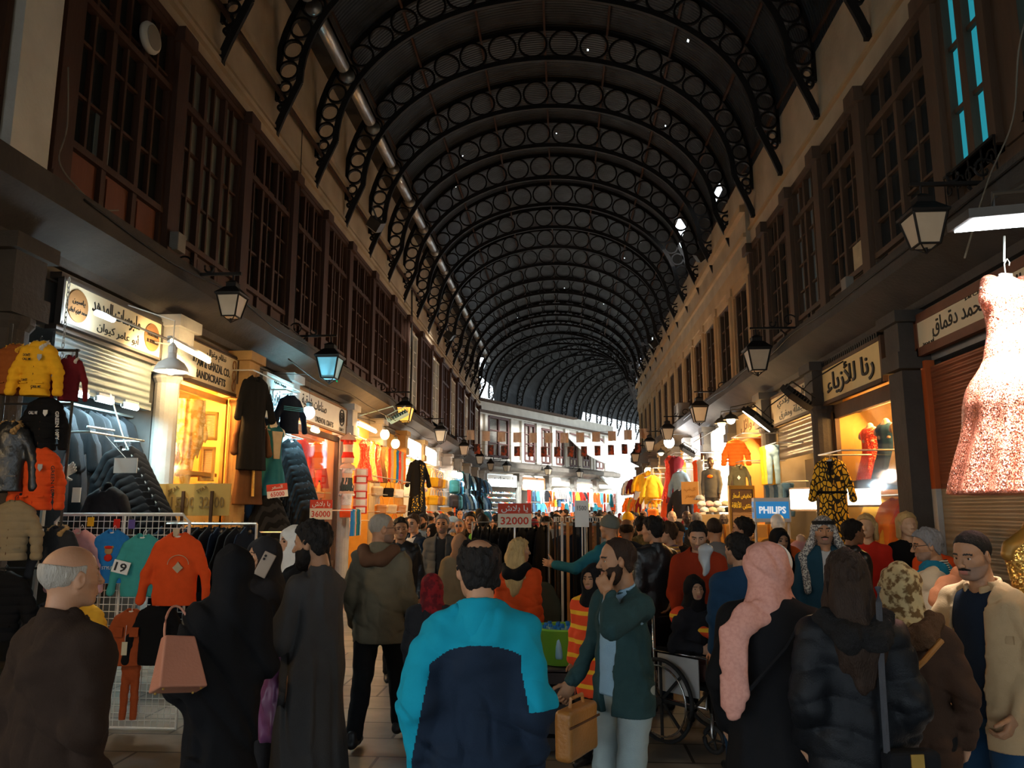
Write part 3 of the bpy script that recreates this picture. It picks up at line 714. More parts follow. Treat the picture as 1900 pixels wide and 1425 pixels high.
class Fr:
    """facade frame: u along the lane, o out into the lane, z up"""
    def __init__(s, O, U, N, rot): s.M = Matrix(((U[0], N[0], 0, O[0]), (U[1], N[1], 0, O[1]), (0, 0, 1, 0), (0, 0, 0, 1))); s.rot = rot
    def p(s, u, o, z): return s.M @ Vector((u, o, z))
    def box(s, mb, u0, u1, o0, o1, z0, z1): mb.box(u0, u1, o0, o1, z0, z1, s.M); return mb
LF = Fr((LW, 0), (0, 1), (1, 0), math.pi/2); RF = Fr((RW, 0), (0, 1), (-1, 0), -math.pi/2)
BA = math.radians(29.); BU, BN = (math.sin(BA), math.cos(BA)), (math.cos(BA), -math.sin(BA)); BO = (-5.0, 46.2)
FF = Fr(BO, BU, BN, math.pi/2-BA)
LB = [1.0, 3.6, 6.28, 9.13, 11.3, 13.15, 17.07, 19.9, 22.93, 26, 29.2, 32.4, 35.6, 39, 42.6, 46.2]
RB = [-1.5, 2.4, 6.0, 9.5, 12.75, 16.0, 19.2, 22.5, 25.8, 29.2, 32.6, 36, 39.6, 43]
FB = [0.2, 4.2, 8.0, 11.6, 15.2, 18.6]
wn = [0]
def window(fr, u0, u1, z0, z1, m, cols=3, rows=4, glass=None, panel=0., depth=.10, o=.0, sub=True, panelm=None, t=.055, z_tr=None):
    """framed window: stiles, rails and glazing bars in one mesh; pane and lower panels are its parts"""
    wn[0] += 1; f = MB(); W_ = u1-u0; zp = z0+panel
    for k in range(cols+1):
        u = u0+W_*k/cols; fr.box(f, u-t*.75, u+t*.75, o-depth, o+.03, z0, z1)
    if sub:
        for k in range(cols): u = u0+W_*(k+.5)/cols; fr.box(f, u-t*.35, u+t*.35, o-depth*.8, o, zp, z1)
    for z in [z0, zp, z1] + ([z_tr] if z_tr else []): fr.box(f, u0, u1, o-depth, o+.045, z-t*.7, z+t*.7)
    for r in range(1, rows): z = zp+(z1-zp)*r/rows; fr.box(f, u0, u1, o-depth*.8, o-.01, z-t*.3, z+t*.3)
    ob = struct(f.build('window_%d' % wn[0], m))
    fr.box(MB(), u0, u1, o-depth*.7, o-depth*.7+.012, zp, z1).build('pane', glass or DGLASS, ob)
    if panel:
        g = MB()
        for k in range(cols):
            a, b = u0+W_*k/cols+t, u0+W_*(k+1)/cols-t; fr.box(g, a, b, o-depth*.6, o-.02, z0, zp); fr.box(g, a+.07, b-.07, o-.03, o-.004, z0+.08, zp-.08)
        g.build('panel', panelm or WOOD2, ob)
    return ob
def ledge(fr, u0, u1, name, m=STONED, reach=.58):
    P = [(0, 4.12), (.10, 4.12), (.14, 4.2), (reach-.12, 4.36), (reach, 4.42), (reach, 4.66), (reach-.06, 4.7), (0, 4.86)]
    b = MB(); b.prism([(0, 0)]*0 or [(x, z) for x, z in P], 'y', 0, 1); vs = b.v; b.v = [tuple(fr.p(u0+(u1-u0)*v[1], v[0], v[2])) for v in vs]
    return struct(b.build(name, m))
# left and right upper walls
b = MB(); LF.box(b, -60, 46.2, -.5, -.12, 4.12, 8.0); LF.box(b, -60, 46.2, -.5, 0, 7.98, 11.7)
struct(b.build('wall_left', PLAST))
b = MB(); LF.box(b, -60, 46.2, 0, .07, 8.22, 8.30); LF.box(b, -60, 46.2, 0, .05, 8.38, 8.43); LF.box(b, -60, 46.2, 0, .10, 9.2, 9.32); struct(b.build('trim_1', PLAST))
b = MB(); RF.box(b, -60, 43.4, -.5, -.12, 4.12, 7.72); RF.box(b, -60, 17.2, -.5, 0, 7.70, 9.50); RF.box(b, 17.2, 43.4, -.5, .10, 7.55, 9.50); struct(b.build('wall_right', PLAST))
b = MB(); RF.box(b, 17.2, 43.4, .1, .22, 8.55, 8.72); RF.box(b, 17.2, 43.4, .1, .17, 7.95, 8.05); RF.box(b, -60, 17.2, 0, .06, 8.1, 8.16); struct(b.build('trim_2', STONEW))
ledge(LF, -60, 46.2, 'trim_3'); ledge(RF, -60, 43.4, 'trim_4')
# lintel band above the shop fronts
b = MB(); LF.box(b, -60, 46.2, -.45, .02, 3.98, 4.14); struct(b.build('trim_5', STONE)); b = MB(); RF.box(b, -60, 43.4, -.45, .02, 3.98, 4.14); struct(b.build('trim_6', STONE))
# end of the right facade
b = MB(); RF.box(b, 43.1, 43.4, -6, .0, 0, 9.35); struct(b.build('wall_right_end', STONEW))
# pilasters and wooden window bays, left side
PL = [6.85, 9.02, 11.2, 13.35, 15.25, 17.15, 19.4, 21.7, 24.0, 26.3, 28.6, 31, 33.4, 35.8, 38.2, 40.6, 43, 45.6]
b = MB()
for u in PL:
    LF.box(b, u-.14, u+.14, -.12, .10, 4.8, 7.82); LF.box(b, u-.18, u+.18, -.12, .17, 7.78, 7.98); LF.box(b, u-.17, u+.17, -.12, .14, 4.8, 5.0)
LF.box(b, -60, 46.2, -.12, .06, 7.90, 8.0); struct(b.build('trim_7', WOOD))
LF.box(MB(), 6.12, 6.62, -.12, .12, 4.82, 8.0).build('trim_8', PLASTW)['kind'] = 'structure'
for i, (a, c) in enumerate(zip(PL[:-1], PL[1:])):
    tall = u_ = a > 23.5 and i % 2 == 0
    if tall: window(LF, a+.5, c-.5, 5.1, 7.6, PLASTW, 2, 5, PGLASS, depth=.14, sub=False)
    else: window(LF, a+.16, c-.16, 4.84, 7.86, WOOD, 3, 4, PGLASS if i % 3 == 1 else DGLASS, .62 if i == 0 else .42, panelm=WOOD2 if i == 0 else WOOD, z_tr=7.1)
window(LF, 3.6, 6.05, 4.84, 7.86, WOOD, 3, 4, DGLASS, .6)
LF.box(MB(), 7.52, 7.80, -.055, -.045, 5.50, 6.05).build('trim_9', CURT)['kind'] = 'structure'
# right side
PR = [6.35, 8.45, 10.62, 12.45, 14.1, 15.85, 17.15]
b = MB()
for u in PR: RF.box(b, u-.13, u+.13, -.12, .10, 4.8, 7.55); RF.box(b, u-.19, u+.19, -.12, .18, 7.5, 7.72)
RF.box(b, -60, 17.2, -.12, .05, 7.62, 7.72); struct(b.build('trim_10', WOODR))
for i, (a, c) in enumerate(zip(PR[:-1], PR[1:])):
    if i == 0: continue
    window(RF, a+.15, c-.15, 4.84, 7.6, WOODR, 2, 5, PGLASS if i in (3, 5) else DGLASS, .35, panelm=WOODR, z_tr=7.0)
CY = mat('lit_cyan_pane', (.03, .22, .27), .3, var=.5, vs=1.2, emit=.55, ecol=(.02, .30, .38))
window(RF, 7.50, 8.28, 5.35, 7.58, WOODR, 2, 3, CY, 0, sub=False, t=.09); window(RF, 6.1, 6.96, 5.35, 7.58, WOODR, 2, 3, CY, 0, sub=False, t=.09)
b = MB(); RF.box(b, 4.6, 6.5, -.12, -.08, 4.84, 5.32); RF.box(b, 6.5, 8.35, -.12, -.08, 4.84, 5.32); RF.box(b, 7.02, 7.44, -.12, -.05, 5.3, 7.6); struct(b.build('trim_11', WOODR))
# right stone part with tall windows between half columns
b = MB(); SW = [17.3+1.95*k for k in range(14)]
for u in SW:
    RF.box(b, u-.20, u+.20, -.12, .05, 4.8, 7.1); RF.box(b, u-.25, u+.25, -.12, .12, 7.05, 7.28); b.tube([RF.p(u, .03, 4.9), RF.p(u, .03, 7.05)], .10, 8)
RF.box(b, 17.2, 43.4, -.12, .12, 7.25, 7.60); struct(b.build('trim_12', STONEW))
for k, (a, c) in enumerate(zip(SW[:-1], SW[1:])):
    window(RF, a+.42, c-.42, 5.0, 7.0, WOODR, 2, 4, CY if k == 9 else (PGLASS if k % 3 == 2 else DGLASS), 0, sub=False, o=.0)
    if k < 13: RF.box(b := MB(), a+.22, a+.42, -.12, .0, 4.85, 7.1); RF.box(b, c-.42, c-.22, -.12, .0, 4.85, 7.1); RF.box(b, a+.2, c-.2, -.12, .07, 7.0, 7.25); struct(b.build('trim_%d' % (20+k), STONEW))
# far facade in daylight beyond the bend
b = MB(); FF.box(b, -2.5, 18.8, -.5, -.1, 3.9, 8.4); FF.box(b, -2.5, 4.0, -.5, .0, 7.6, 8.4); FF.box(b, 4.0, 18.8, -.5, .0, 7.6, 8.5); FF.box(b, -2.5, 18.8, -.1, .0, 4.1, 5.0); struct(b.build('wall_far', PLASTW))
ledge(FF, -1.5, 18.8, 'trim_40', STONE); b = MB(); FF.box(b, -2.5, 12, -.3, .35, 8.38, 8.5); FF.box(b, -2.5, 18.8, -.02, .12, 7.7, 7.85); struct(b.build('trim_41', WOODR))
FW = [(1.0, 3.2, 5.1, 7.5), (5.2, 6.4, 5.0, 7.4), (7.4, 8.5, 5.0, 7.3), (9.4, 10.4, 5.0, 7.3), (11.4, 12.4, 5.0, 7.3), (13.4, 14.4, 5.0, 7.3), (15.6, 16.8, 5.0, 7.3)]
for k, (a, c, z0, z1) in enumerate(FW): window(FF, a, c, z0, z1, mat('purple_brown_frame', (.10, .045, .04), .6), 2, 3, mat('grey_shutter_glass', (.30, .29, .27), .4, var=.2), .5 if k else 0, depth=.16, sub=False, panelm=PLASTW, t=.10)
b = MB()
for a, c, z0, z1 in FW:
    for u in (a-.35, c+.35): FF.box(b, u-.14, u+.14, -.1, .08, 4.85, 7.6)
struct(b.build('trim_42', PLASTW))
# shop front columns
cols = []
def column(fr, u, m, o=.12, r=.155, square=False):
    b = MB()
    if square: fr.box(b, u-r, u+r, o-r, o+r, 0, 3.4)
    else: b.lathe([(r*1.35, 0), (r*1.35, .25), (r*1.08, .3), (r, .4), (r, 1.7), (r*1.02, 1.71), (r*1.02, 1.73), (r*.98, 1.74), (r*.95, 3.3), (r*1.15, 3.36), (r*1.15, 3.42)], 16, fr.p(u, o, 0))
    fr.box(b, u-.24, u+.24, o-.24, o+.24, 3.42, 3.62); fr.box(b, u-.2, u+.2, o-.2, o+.2, 3.62, 4.02); fr.box(b, u-.28, u+.28, o-.28, o+.26, 3.98, 4.12)
    return struct(b.build('pillar', m, smooth=False))
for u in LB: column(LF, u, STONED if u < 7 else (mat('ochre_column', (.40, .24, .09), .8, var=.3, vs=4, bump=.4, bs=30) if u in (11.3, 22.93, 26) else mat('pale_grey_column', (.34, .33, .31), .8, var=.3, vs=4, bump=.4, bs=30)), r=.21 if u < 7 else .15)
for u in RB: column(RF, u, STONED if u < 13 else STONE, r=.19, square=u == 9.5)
for u in FB: column(FF, u, STONE, r=.2)
# shop recesses
def shop(fr, u0, u1, m, depth=1.9, zc=3.5, n='shop'):
    b = MB(); fr.box(b, u0, u1, -depth-.1, -depth, 0, 3.98); fr.box(b, u0, u0+.06, -depth, -.02, 0, 3.98); fr.box(b, u1-.06, u1, -depth, -.02, 0, 3.98); fr.box(b, u0, u1, -depth, -.02, zc, 3.98)
    return struct(b.build('wall_'+n, m))
SH = {'amber': mat('amber_wall', (.55, .31, .07), .7, var=.2), 'white': mat('pale_shop_wall', (.55, .52, .46), .7, var=.15), 'dark': mat('dim_shop_wall', (.10, .10, .10), .8, var=.3), 'wood': mat('orange_wood_wall', (.38, .17, .05), .6, var=.3, stretch=(1, 1, .2)), 'grey': mat('grey_shop_wall', (.22, .21, .2), .7)}
for (a, c, k) in zip(LB[:-1], LB[1:], ['dark', 'dark', 'dark', 'amber', 'dark', 'wood', 'amber', 'amber', 'white', 'amber', 'dark', 'white', 'white', 'dark', 'white']): shop(LF, a, c, SH[k], n='left_shop')
for (a, c, k) in zip(RB[:-1], RB[1:], ['dark', 'dark', 'grey', 'amber', 'grey', 'wood', 'white', 'white', 'amber', 'amber', 'white', 'amber', 'white']): shop(RF, a, c, SH[k], n='right_shop')
for (a, c) in zip(FB[:-1], FB[1:]): shop(FF, a, c, SH['white'], n='far_shop')
# ---------------------------------------------------------------- vault
VA, VZ, VR, VCX = 4.675, 9.3, 3.75, -.325
def outer(th): return Vector((VA*math.cos(th), VZ+VR*math.sin(th)))
def inner(th): return Vector(((VA-.42)*math.cos(th), VZ-.05+(VR-.70)*math.sin(th)))
def truss_mesh():
    b = MB(); N = 40; ths = [math.pi*i/N for i in range(N+1)]
    wl = VA-.02
    O = [Vector((wl, 8.9))] + [outer(t) for t in ths] + [Vector((-wl, 8.9))]
    I = [Vector((VA-.03, 8.3)), Vector((VA-.14, 8.6))] + [inner(t) for t in ths] + [Vector((-VA+.14, 8.6)), Vector((-VA+.03, 8.3))]
    for P, w in ((O, .07), (I, .06)):
        for p, q in zip(P[:-1], P[1:]): b.bar((p.x, 0, p.y), (q.x, 0, q.y), .12, w, up=(0, 1, 0))
    for s in (-1, 1): b.box(s*VA-.08, s*VA+.08, -.05, .05, 8.24, 8.30)
    # rings, marching along the middle line from one wall to the other
    def mid(s):                       # s from -1.. (leg) through 0..1 (arch) to 2 (leg)
        if s < 0: o, i = Vector((wl, VZ+s)), Vector((VA-.03+(.01-.36)*(1-min(1, -s/1.0)), VZ+s))
        elif s > 1: o, i = Vector((-wl, VZ-(s-1))), Vector((-(VA-.03+(.01-.36)*(1-min(1, (s-1)/1.0))), VZ-(s-1)))
        else: o, i = outer(math.pi*s), inner(math.pi*s)
        return (o+i)/2, (o-i).length/2-.035
    s = -.75; c, r = mid(s); ring = [(c, r)]
    while s < 1.78:
        d = 0.
        while s < 1.78:
            s += .002; c2, r2 = mid(s)
            if (c2-ring[-1][0]).length >= ring[-1][1]+r2+.03: break
        if s >= 1.78: break
        ring.append((c2, r2))
    for c, r in ring:
        if r < .05: continue
        n = 18; vs, fs = [], []
        for k in range(n):
            a = 2*math.pi*k/n
            for rr, y in ((r+.012, -.035), (r+.012, .035), (r-.03, .035), (r-.03, -.035)): vs.append((c.x+rr*math.cos(a), y, c.y+rr*math.sin(a)))
        for k in range(n):
            for j in range(4): fs.append((k*4+j, k*4+(j+1) % 4, ((k+1) % n)*4+(j+1) % 4, ((k+1) % n)*4+j))
        b.add(vs, fs)
    return b.mesh('roof_truss')
frames = [(VCX, 1.33+2.2*k, 0.) for k in range(-28, 21)]
cx, cy = VCX, 45.3+1.0
for k in range(16):
    a = min(1, (k+1)/4.)*BA; step = 2.0; cx += math.sin(a)*step; cy += math.cos(a)*step; frames.append((cx, cy, -a))
tm = truss_mesh(); tm.materials.append(IRON)
for (x, y, a) in frames:
    if y < 4: continue
    o = bpy.data.objects.new('roof_truss', tm); C.objects.link(o); o.location = (x, y, 0); o.rotation_euler = (0, 0, a)
    tag(o, 'black iron roof truss of linked rings', 'roof truss', 'iron trusses under the vault')
# sheet: bays between trusses, with a few missing panes and pin holes
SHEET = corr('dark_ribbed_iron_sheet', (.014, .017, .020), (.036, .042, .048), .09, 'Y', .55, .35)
bm = bmesh.new(); NT = 44
def row(fr_, t0, t1):
    x, y, a = fr_; ca, sa = math.cos(a), math.sin(a); out = []
    for i in range(NT+1):
        th = t0+(t1-t0)*i/NT; p = outer(min(th, math.pi)); p.y -= max(0, th-math.pi)*2.; out.append(bm.verts.new((x+p.x*ca, y+p.x*sa, p.y+.05)))
    return out
sub = []
for f0, f1 in zip(frames[:-1], frames[1:]):
    for k in range(4): t = k/4; sub.append(tuple(f0[j]+(f1[j]-f0[j])*t for j in range(3)))
sub.append(frames[-1])
prev = None; holes = []
for n, f in enumerate(sub):
    bent = f[1] > 46
    r = row(f, .02, math.pi*(.83 if not bent else .96 if f[1] < 49 else 1.14 if f[1] < 60 else .97))
    if prev:
        for i in range(NT):
            y = f[1]
            if (3 <= i <= 5 and (25.0 < y < 25.9)) or (i in (6, 7) and 24.4 < y < 25.4) or (i == 3 and 20.0 < y < 20.6) or (i in (1, 2) and 41.8 < y < 43.4) or (i == 1 and 36 < y < 36.8): continue
            fc = bm.faces.new((prev[i], prev[i+1], r[i+1], r[i]))
            if 9 < y < 44 and RNG.random() < .0042: holes.append(fc)
    prev = r
res = bmesh.ops.inset_individual(bm, faces=holes, thickness=.115, use_even_offset=False)
for f in holes:
    c = f.calc_center_median(); k = RNG.uniform(.08, .22)
    for v in f.verts: v.co = c+(v.co-c)*k
bmesh.ops.delete(bm, geom=holes, context='FACES_ONLY')
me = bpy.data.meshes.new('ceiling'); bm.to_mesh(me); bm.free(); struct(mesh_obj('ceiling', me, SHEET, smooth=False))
# boards closing the gap between sheet and left wall, purlins, gutter pipe
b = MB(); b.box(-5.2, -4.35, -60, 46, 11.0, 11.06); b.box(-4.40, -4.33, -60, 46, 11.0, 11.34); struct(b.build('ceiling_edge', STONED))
b = MB()
for th in (.10, .5, .9, 1.25, 1.57, 1.9, 2.25, 2.6):
    p = outer(th); b.bar((VCX+p.x, -58, p.y-.03), (VCX+p.x, 46, p.y-.03), .05, .07)
b.bar((LW+.12, -5, 8.98), (LW+.12, 45.5, 8.98), .06, .06); struct(b.build('ceiling_purlins', RUST))
PIPE = mat('dented_silver_duct', (.42, .40, .37), .38, metal=.8, var=.5, vs=2.5, bump=.8, bs=6)
k = 0
for y0 in np.arange(3.4, 44, 2.2):
    b = MB(); b.tube([(-4.35, y0+.02, 10.62), (-4.35, y0+1.9, 10.62)], .13, 12); b.tube([(-4.35, y0, 10.62), (-4.35, y0+.07, 10.62)], .15, 12)
    tag(b.build('gutter_pipe', PIPE, smooth=True), 'dented silver pipe length under the vault edge', 'pipe', 'silver pipe lengths along the vault')
# ---------------------------------------------------------------- lanterns
FROST = mat('dusty_lantern_glass', (.34, .27, .19), .35, var=.2, emit=.10, ecol=(.34, .26, .17)); FROSTB = mat('blue_lantern_glass', (.20, .42, .50), .35, var=.2, emit=.12, ecol=(.1, .35, .45)); FROSTA = mat('amber_lantern_glass', (.75, .40, .08), .35, var=.15, emit=1.0, ecol=(.9, .42, .06))
def lantern(fr, u, o=1.0, z=4.22, glass=None, label='', sc=1., bracket=True, lit=None):
    T = thing('street_lantern', label, 'lantern', fr.p(u, o, z), fr.rot, 'lanterns on wall brackets')
    g = glass or FROST; k = sc; f = MB()
    wt, wb, h = .19*k, .115*k, .36*k
    for i in range(4):
        a, c = math.pi/4+i*math.pi/2, math.pi/4+(i+1)*math.pi/2
        P = lambda an, r, zz: Vector((r*1.414*math.cos(an), r*1.414*math.sin(an), zz))
        f.bar(P(a, wb, -h/2), P(a, wt, h/2), .022*k); f.bar(P(a, wb, -h/2), P(c, wb, -h/2), .022*k); f.bar(P(a, wt, h/2), P(c, wt, h/2), .028*k)
    f.tube([(0, 0, -h/2-.10*k), (0, 0, -h/2-.02*k)], [.008, .02*k], 6)
    for i in range(4): a = math.pi/4+i*math.pi/2; f.bar((wb*1.2*math.cos(a), wb*1.2*math.sin(a), -h/2), (0, 0, -h/2-.09*k), .010)
    f.build('frame', IRON, T)
    v = [(sx*w_*.96, sy*w_*.96, zz) for w_, zz in ((wb, -h/2), (wt, h/2)) for sx, sy in ((-1, -1), (1, -1), (1, 1), (-1, 1))]
    p = MB(); p.add(v, [(0, 1, 5, 4), (1, 2, 6, 5), (2, 3, 7, 6), (3, 0, 4, 7), (0, 3, 2, 1)]); p.build('panes', g, T)
    r = MB(); sq = lambda w_, zz: [(sx*w_, sy*w_, zz) for sx, sy in ((-1, -1), (1, -1), (1, 1), (-1, 1))]
    vs = []; fs = []
    prof = [(wt*1.12, h/2), (wt*1.16, h/2+.03*k), (wt*.95, h/2+.07*k), (wt*.55, h/2+.15*k), (wt*.45, h/2+.16*k), (wt*.45, h/2+.22*k), (wt*.5, h/2+.23*k), (.02, h/2+.28*k)]
    for w_, zz in prof: vs += sq(w_, zz)
    for i in range(len(prof)-1):
        for j in range(4): fs.append((i*4+j, i*4+(j+1) % 4, (i+1)*4+(j+1) % 4, (i+1)*4+j))
    r.add(vs, fs); r.tube([(0, 0, h/2+.26*k), (0, 0, h/2+.42*k)], .012, 6); r.build('roof', IRON, T)
    if bracket:
        b = MB(); zt = h/2+.40*k
        b.bar((0, -.10, zt), (0, o, zt), .035, .035); b.bar((0, o-.02, zt-.35), (0, o-.02, zt+.28), .035, .035)
        for cyy, cz, r0, tw in ((o*.62, zt+.13, .12, 2.4), (o*.30, zt+.08, .075, -2.2), (o*.80, zt-.13, .10, -2.4)):
            b.tube([(0, cyy+r0*(1-t*.8)*math.cos(tw*2.6*t+.5), cz+r0*(1-t*.8)*math.sin(tw*2.6*t+.5)) for t in (i/18 for i in range(19))], .013, 5)
        b.tube([(0, o, zt-.33), (0, o*.7, zt-.25), (0, o*.45, zt-.03)], .014, 5); b.build('bracket', IRON, T)
    if lit: lamp('POINT', (0, 0, -.02), lit[0], lit[1], .06, parent=T)
    return T
lantern(LF, 8.86, 1.0, 4.20, None, 'dusty street lantern on scroll bracket above the handicrafts sign', sc=.72)
t = lantern(LF, 12.87, 1.0, 4.18, FROSTB, 'blue-lit street lantern above the pale blue arabic sign')
for i, u in enumerate((19.34, 25.15, 31.3, 37.3, 43.)):
    lantern(LF, u, 1.0, 4.18, FROSTA if i == 0 else None, ['amber glowing street lantern above the lingerie stall', 'street lantern above the toy stall with white light boxes', 'street lantern on bracket before the backpack stall', 'far street lantern above the jeans stall', 'farthest street lantern of the row with bunting'][i], lit=(14, AMBER) if i == 0 else None)
lantern(RF, 7.12, .95, 4.33, None, 'large street lantern hanging beside the lit cyan window', sc=.80)
for i, u in enumerate((13.43, 19.32, 25.2, 30.48, 36.6)):
    lantern(RF, u, .95, [4.33, 4.11, 4.2, 4.25, 4.2][i], None, ['street lantern on scroll bracket above the black-lettered yellow sign', 'street lantern with glowing underside over the cap stall', 'street lantern beside the glaring white bulb', 'street lantern on the stone facade near the far opening', 'last street lantern before the sunlit opening'][i], lit=(10, AMBER) if i == 1 else None)
for i, u in enumerate((1.5, 6.5, 11)): lantern(FF, u, 1.0, 4.3, None, 'street lantern on the sunlit facade beyond the bend', bracket=True)
# green pennant by the blue lantern
b = MB(); b.prism([(0, 0), (.12, -.02), (.10, -.42), (.05, -.36), (0, -.30)], 'y', -.006, .006); o = b.build('pennant', cloth('green_flag', (.0, .35, .10))); o.location = LF.p(13.08, .98, 4.385); tag(o, 'small green pennant hanging beside the blue-lit lantern', 'flag')
# ---------------------------------------------------------------- signs
INK = mat('black_sign_paint', (.012, .011, .010), .6, var=.1); CREAM = mat('cream_sign_board', (.66, .56, .38), .6, var=.12, vs=3); BRN = mat('brown_sign_paint', (.22, .10, .035), .6, var=.15); GOLD = mat('gold_paint', (.60, .40, .10), .45, metal=.3, var=.2)
def sign(fr, u0, u1, z0, z1, m, label, o=.12, frame=None, t=.05, fw=.05, name='shop_sign', tilt=0., cat='sign'):
    T = thing(name, label, cat, fr.p((u0+u1)/2, o, (z0+z1)/2), fr.rot); w, h = u1-u0, z1-z0
    b = MB().box(-w/2, w/2, -t/2, t/2, -h/2, h/2); bo = b.build('board', m, T)
    if frame:
        f = MB()
        for x in (-w/2, w/2): f.box(x-fw/2, x+fw/2, -t/2-.015, t/2, -h/2-fw/2, h/2+fw/2)
        for z in (-h/2, h/2): f.box(-w/2, w/2, -t/2-.015, t/2, z-fw/2, z+fw/2)
        f.build('frame', frame, T)
    T['t'] = t; return T
def ink(T, s, x, z, w=None, h=None, m=None, **k): return text(s, m or INK, T, (x, -T['t']/2-.003, z), w, h, **k)
T = sign(LF, 6.98, 8.86, 3.56, 4.0, CREAM, 'cream clothing sign with two brown discs above the ribbed blue shutter', frame=mat('dark_tin', (.08, .07, .065), .5, metal=.4), fw=.03)
for x, ls in ((-.70, (('ياسين', .20, .04), ('محمد فوزي كيوان', .28, -.06))), (.72, (('MALBOUSSAT', .24, .03), ('AL HODHOD', .25, -.05)))):
    MB().lathe([(.165, 0), (.165, .012)], 28, (x, 0, 0), Matrix.Rotation(math.pi/2, 4, 'X')).build('disc', BRN, T).location = (0, -.024, 0)
    for s, w, z in ls: ink(T, s, x, z, w, .07 if x < 0 else .045).location.y -= .014
ink(T, 'ملبوسات الهدهد', 0, .075, .92, .20, bold=.012); ink(T, 'أبو عامر كيوان', .05, -.11, .80, .14, bold=.005)
T = sign(LF, 9.34, 11.1, 3.44, 4.0, mat('aged_cream_board', (.55, .46, .30), .6, var=.25, vs=4), 'old cream handicrafts sign with brown ornament panels above the golden window', frame=WOODR, fw=.05)
for x in (-.74, .74):
    g = MB()
    for zz in (-.15, 0, .15): g.tube([(x+.05*math.cos(a), -.032, zz+.075*math.sin(a)) for a in (2*math.pi*i/14 for i in range(14))], .010, 5, True)
    g.build('ornament', BRN, T)
ink(T, 'نظام وغزال', .15, .17, .6, .13, bold=.006); ink(T, 'NIZAM & GHAZAL CO.', 0, .01, 1.2, .12, bold=.02); ink(T, 'HANDICRAFTS', 0, -.155, .95, .11, bold=.02)
T = sign(LF, 11.75, 13.0, 3.22, 3.92, mat('pale_blue_board', (.46, .60, .62), .5, var=.08), 'pale blue sign with large arabic handwriting over black dresses', o=.30, frame=ALU, fw=.02)
ink(T, 'فايز محمد فوزي كيوان', 0, -.02, 1.1, .34, bold=.008, shear=.1); ink(T, 'ملبوسات نسائية', 0, .26, .55, .09); ink(T, 'أبو فايز', .1, -.26, .3, .08)
T = sign(LF, 13.4, 16.85, 3.42, 3.98, mat('white_craft_board', (.60, .58, .52), .5, var=.1), 'white craft shop sign with round black emblem at its end', o=.16, frame=BRN, fw=.04)
b = MB(); [b.tube([(1.35+r*math.cos(a), -.03, .06+r*math.sin(a)) for a in (2*math.pi*i/20 for i in range(20))], .018, 5, True) for r in (.17, .10, .05)]; b.build('emblem', INK, T)
ink(T, 'CRAFT', 1.35, -.20, .34, .07, bold=.01); ink(T, 'صناعات شرقية', -.5, .08, 1.5, .26, bold=.01); ink(T, 'ORIENTAL CRAFTS', .15, -.17, 1.2, .11, bold=.01)
GLOWB = mat('lit_sign_white', (.9, .85, .75), .5, var=0, emit=4.5, ecol=(1, .93, .80))
for i, (u0, u1) in enumerate(((23.3, 25.7), (26.2, 28.9))):
    T = sign(LF, u0, u1, 3.42, 3.95, GLOWB, ['glaring white light box sign above the pompom toys', 'glaring white light box sign beside the yellow column'][i], o=.22, frame=ALU, fw=.05)
    lamp('AREA', (0, -.12, 0), 60, WHITE, 2.0, sizey=.5, parent=T).rotation_euler = (math.pi/2, 0, 0)
# a roll-down shutter and red tin boxes above the signs
SHUT = corr('blue_grey_shutter', (.20, .24, .25), (.27, .31, .32), .085, 'Z', .45, .4)
b = MB(); LF.box(b, 7.1, 8.9, .0, .03, 3.02, 3.54); LF.box(b, 7.1, 8.9, -.03, .06, 2.94, 3.03); struct(b.build('door_1', SHUT))
b = MB(); LF.box(b, 7.0, 8.9, -.02, .10, 3.5, 3.56); LF.box(b, 6.95, 8.95, .02, .14, 4.0, 4.06); struct(b.build('trim_50', mat('dark_tin', (.08, .07, .065))))
# right side
T = sign(RF, 6.2, 9.28, 3.60, 4.0, CREAM, 'long cream sign with black arabic handwriting above the red shutter', o=.10, frame=mat('brown_red_wood', (.14, .055, .03), .6, var=.3), fw=.10)
ink(T, 'الرحيم محمد دقماق', -.25, -.02, 1.75, .27, bold=.006); ink(T, 'ملبوسات آلاء', -.1, .15, .55, .09); ink(T, 'أبو محمد', -1.25, -.12, .28, .09)
S1, S2 = corr('red_brown_shutter', (.20, .065, .03), (.26, .085, .04), .075, 'Z', .5, .3), corr('beige_shutter', (.30, .22, .13), (.36, .27, .17), .075, 'Z', .5, .3)
RF.box(MB(), 6.2, 9.3, -.02, .03, 2.0, 3.42).build('door_2', S1)['kind'] = 'structure'; RF.box(MB(), 6.2, 9.3, -.02, .03, 0, 2.0).build('door_3', S2)['kind'] = 'structure'
b = MB(); RF.box(b, 9.2, 9.32, -.02, .09, 2.0, 3.5); struct(b.build('trim_51', mat('orange_red_paint', (.42, .09, .02), .6))); b = MB(); RF.box(b, 9.2, 9.32, -.02, .09, 0, 2.0); struct(b.build('trim_52', mat('pale_grey_paint', (.45, .42, .38), .6)))
T = sign(RF, 10.2, 12.55, 3.44, 4.0, mat('yellow_cream_board', (.72, .55, .24), .5, var=.08), 'yellow sign with raised black arabic letters above the dress window', o=.14, frame=WOODR, fw=.06)
ink(T, 'رنا للأزياء', 0, 0, 1.85, .42, depth=.03, bold=.012)
b = MB(); n = 30; [b.box(-1.17+2.34*i/n, -1.17+2.34*i/n+.04, -.05, .0, .30, .37) for i in range(n)]; b.box(-1.17, 1.2, -.045, .0, .36, .39); b.build('fringe', INK, T)
b = MB(); RF.box(b, 10.1, 12.6, -.4, .0, 3.30, 3.42); struct(b.build('trim_53', WOODR))
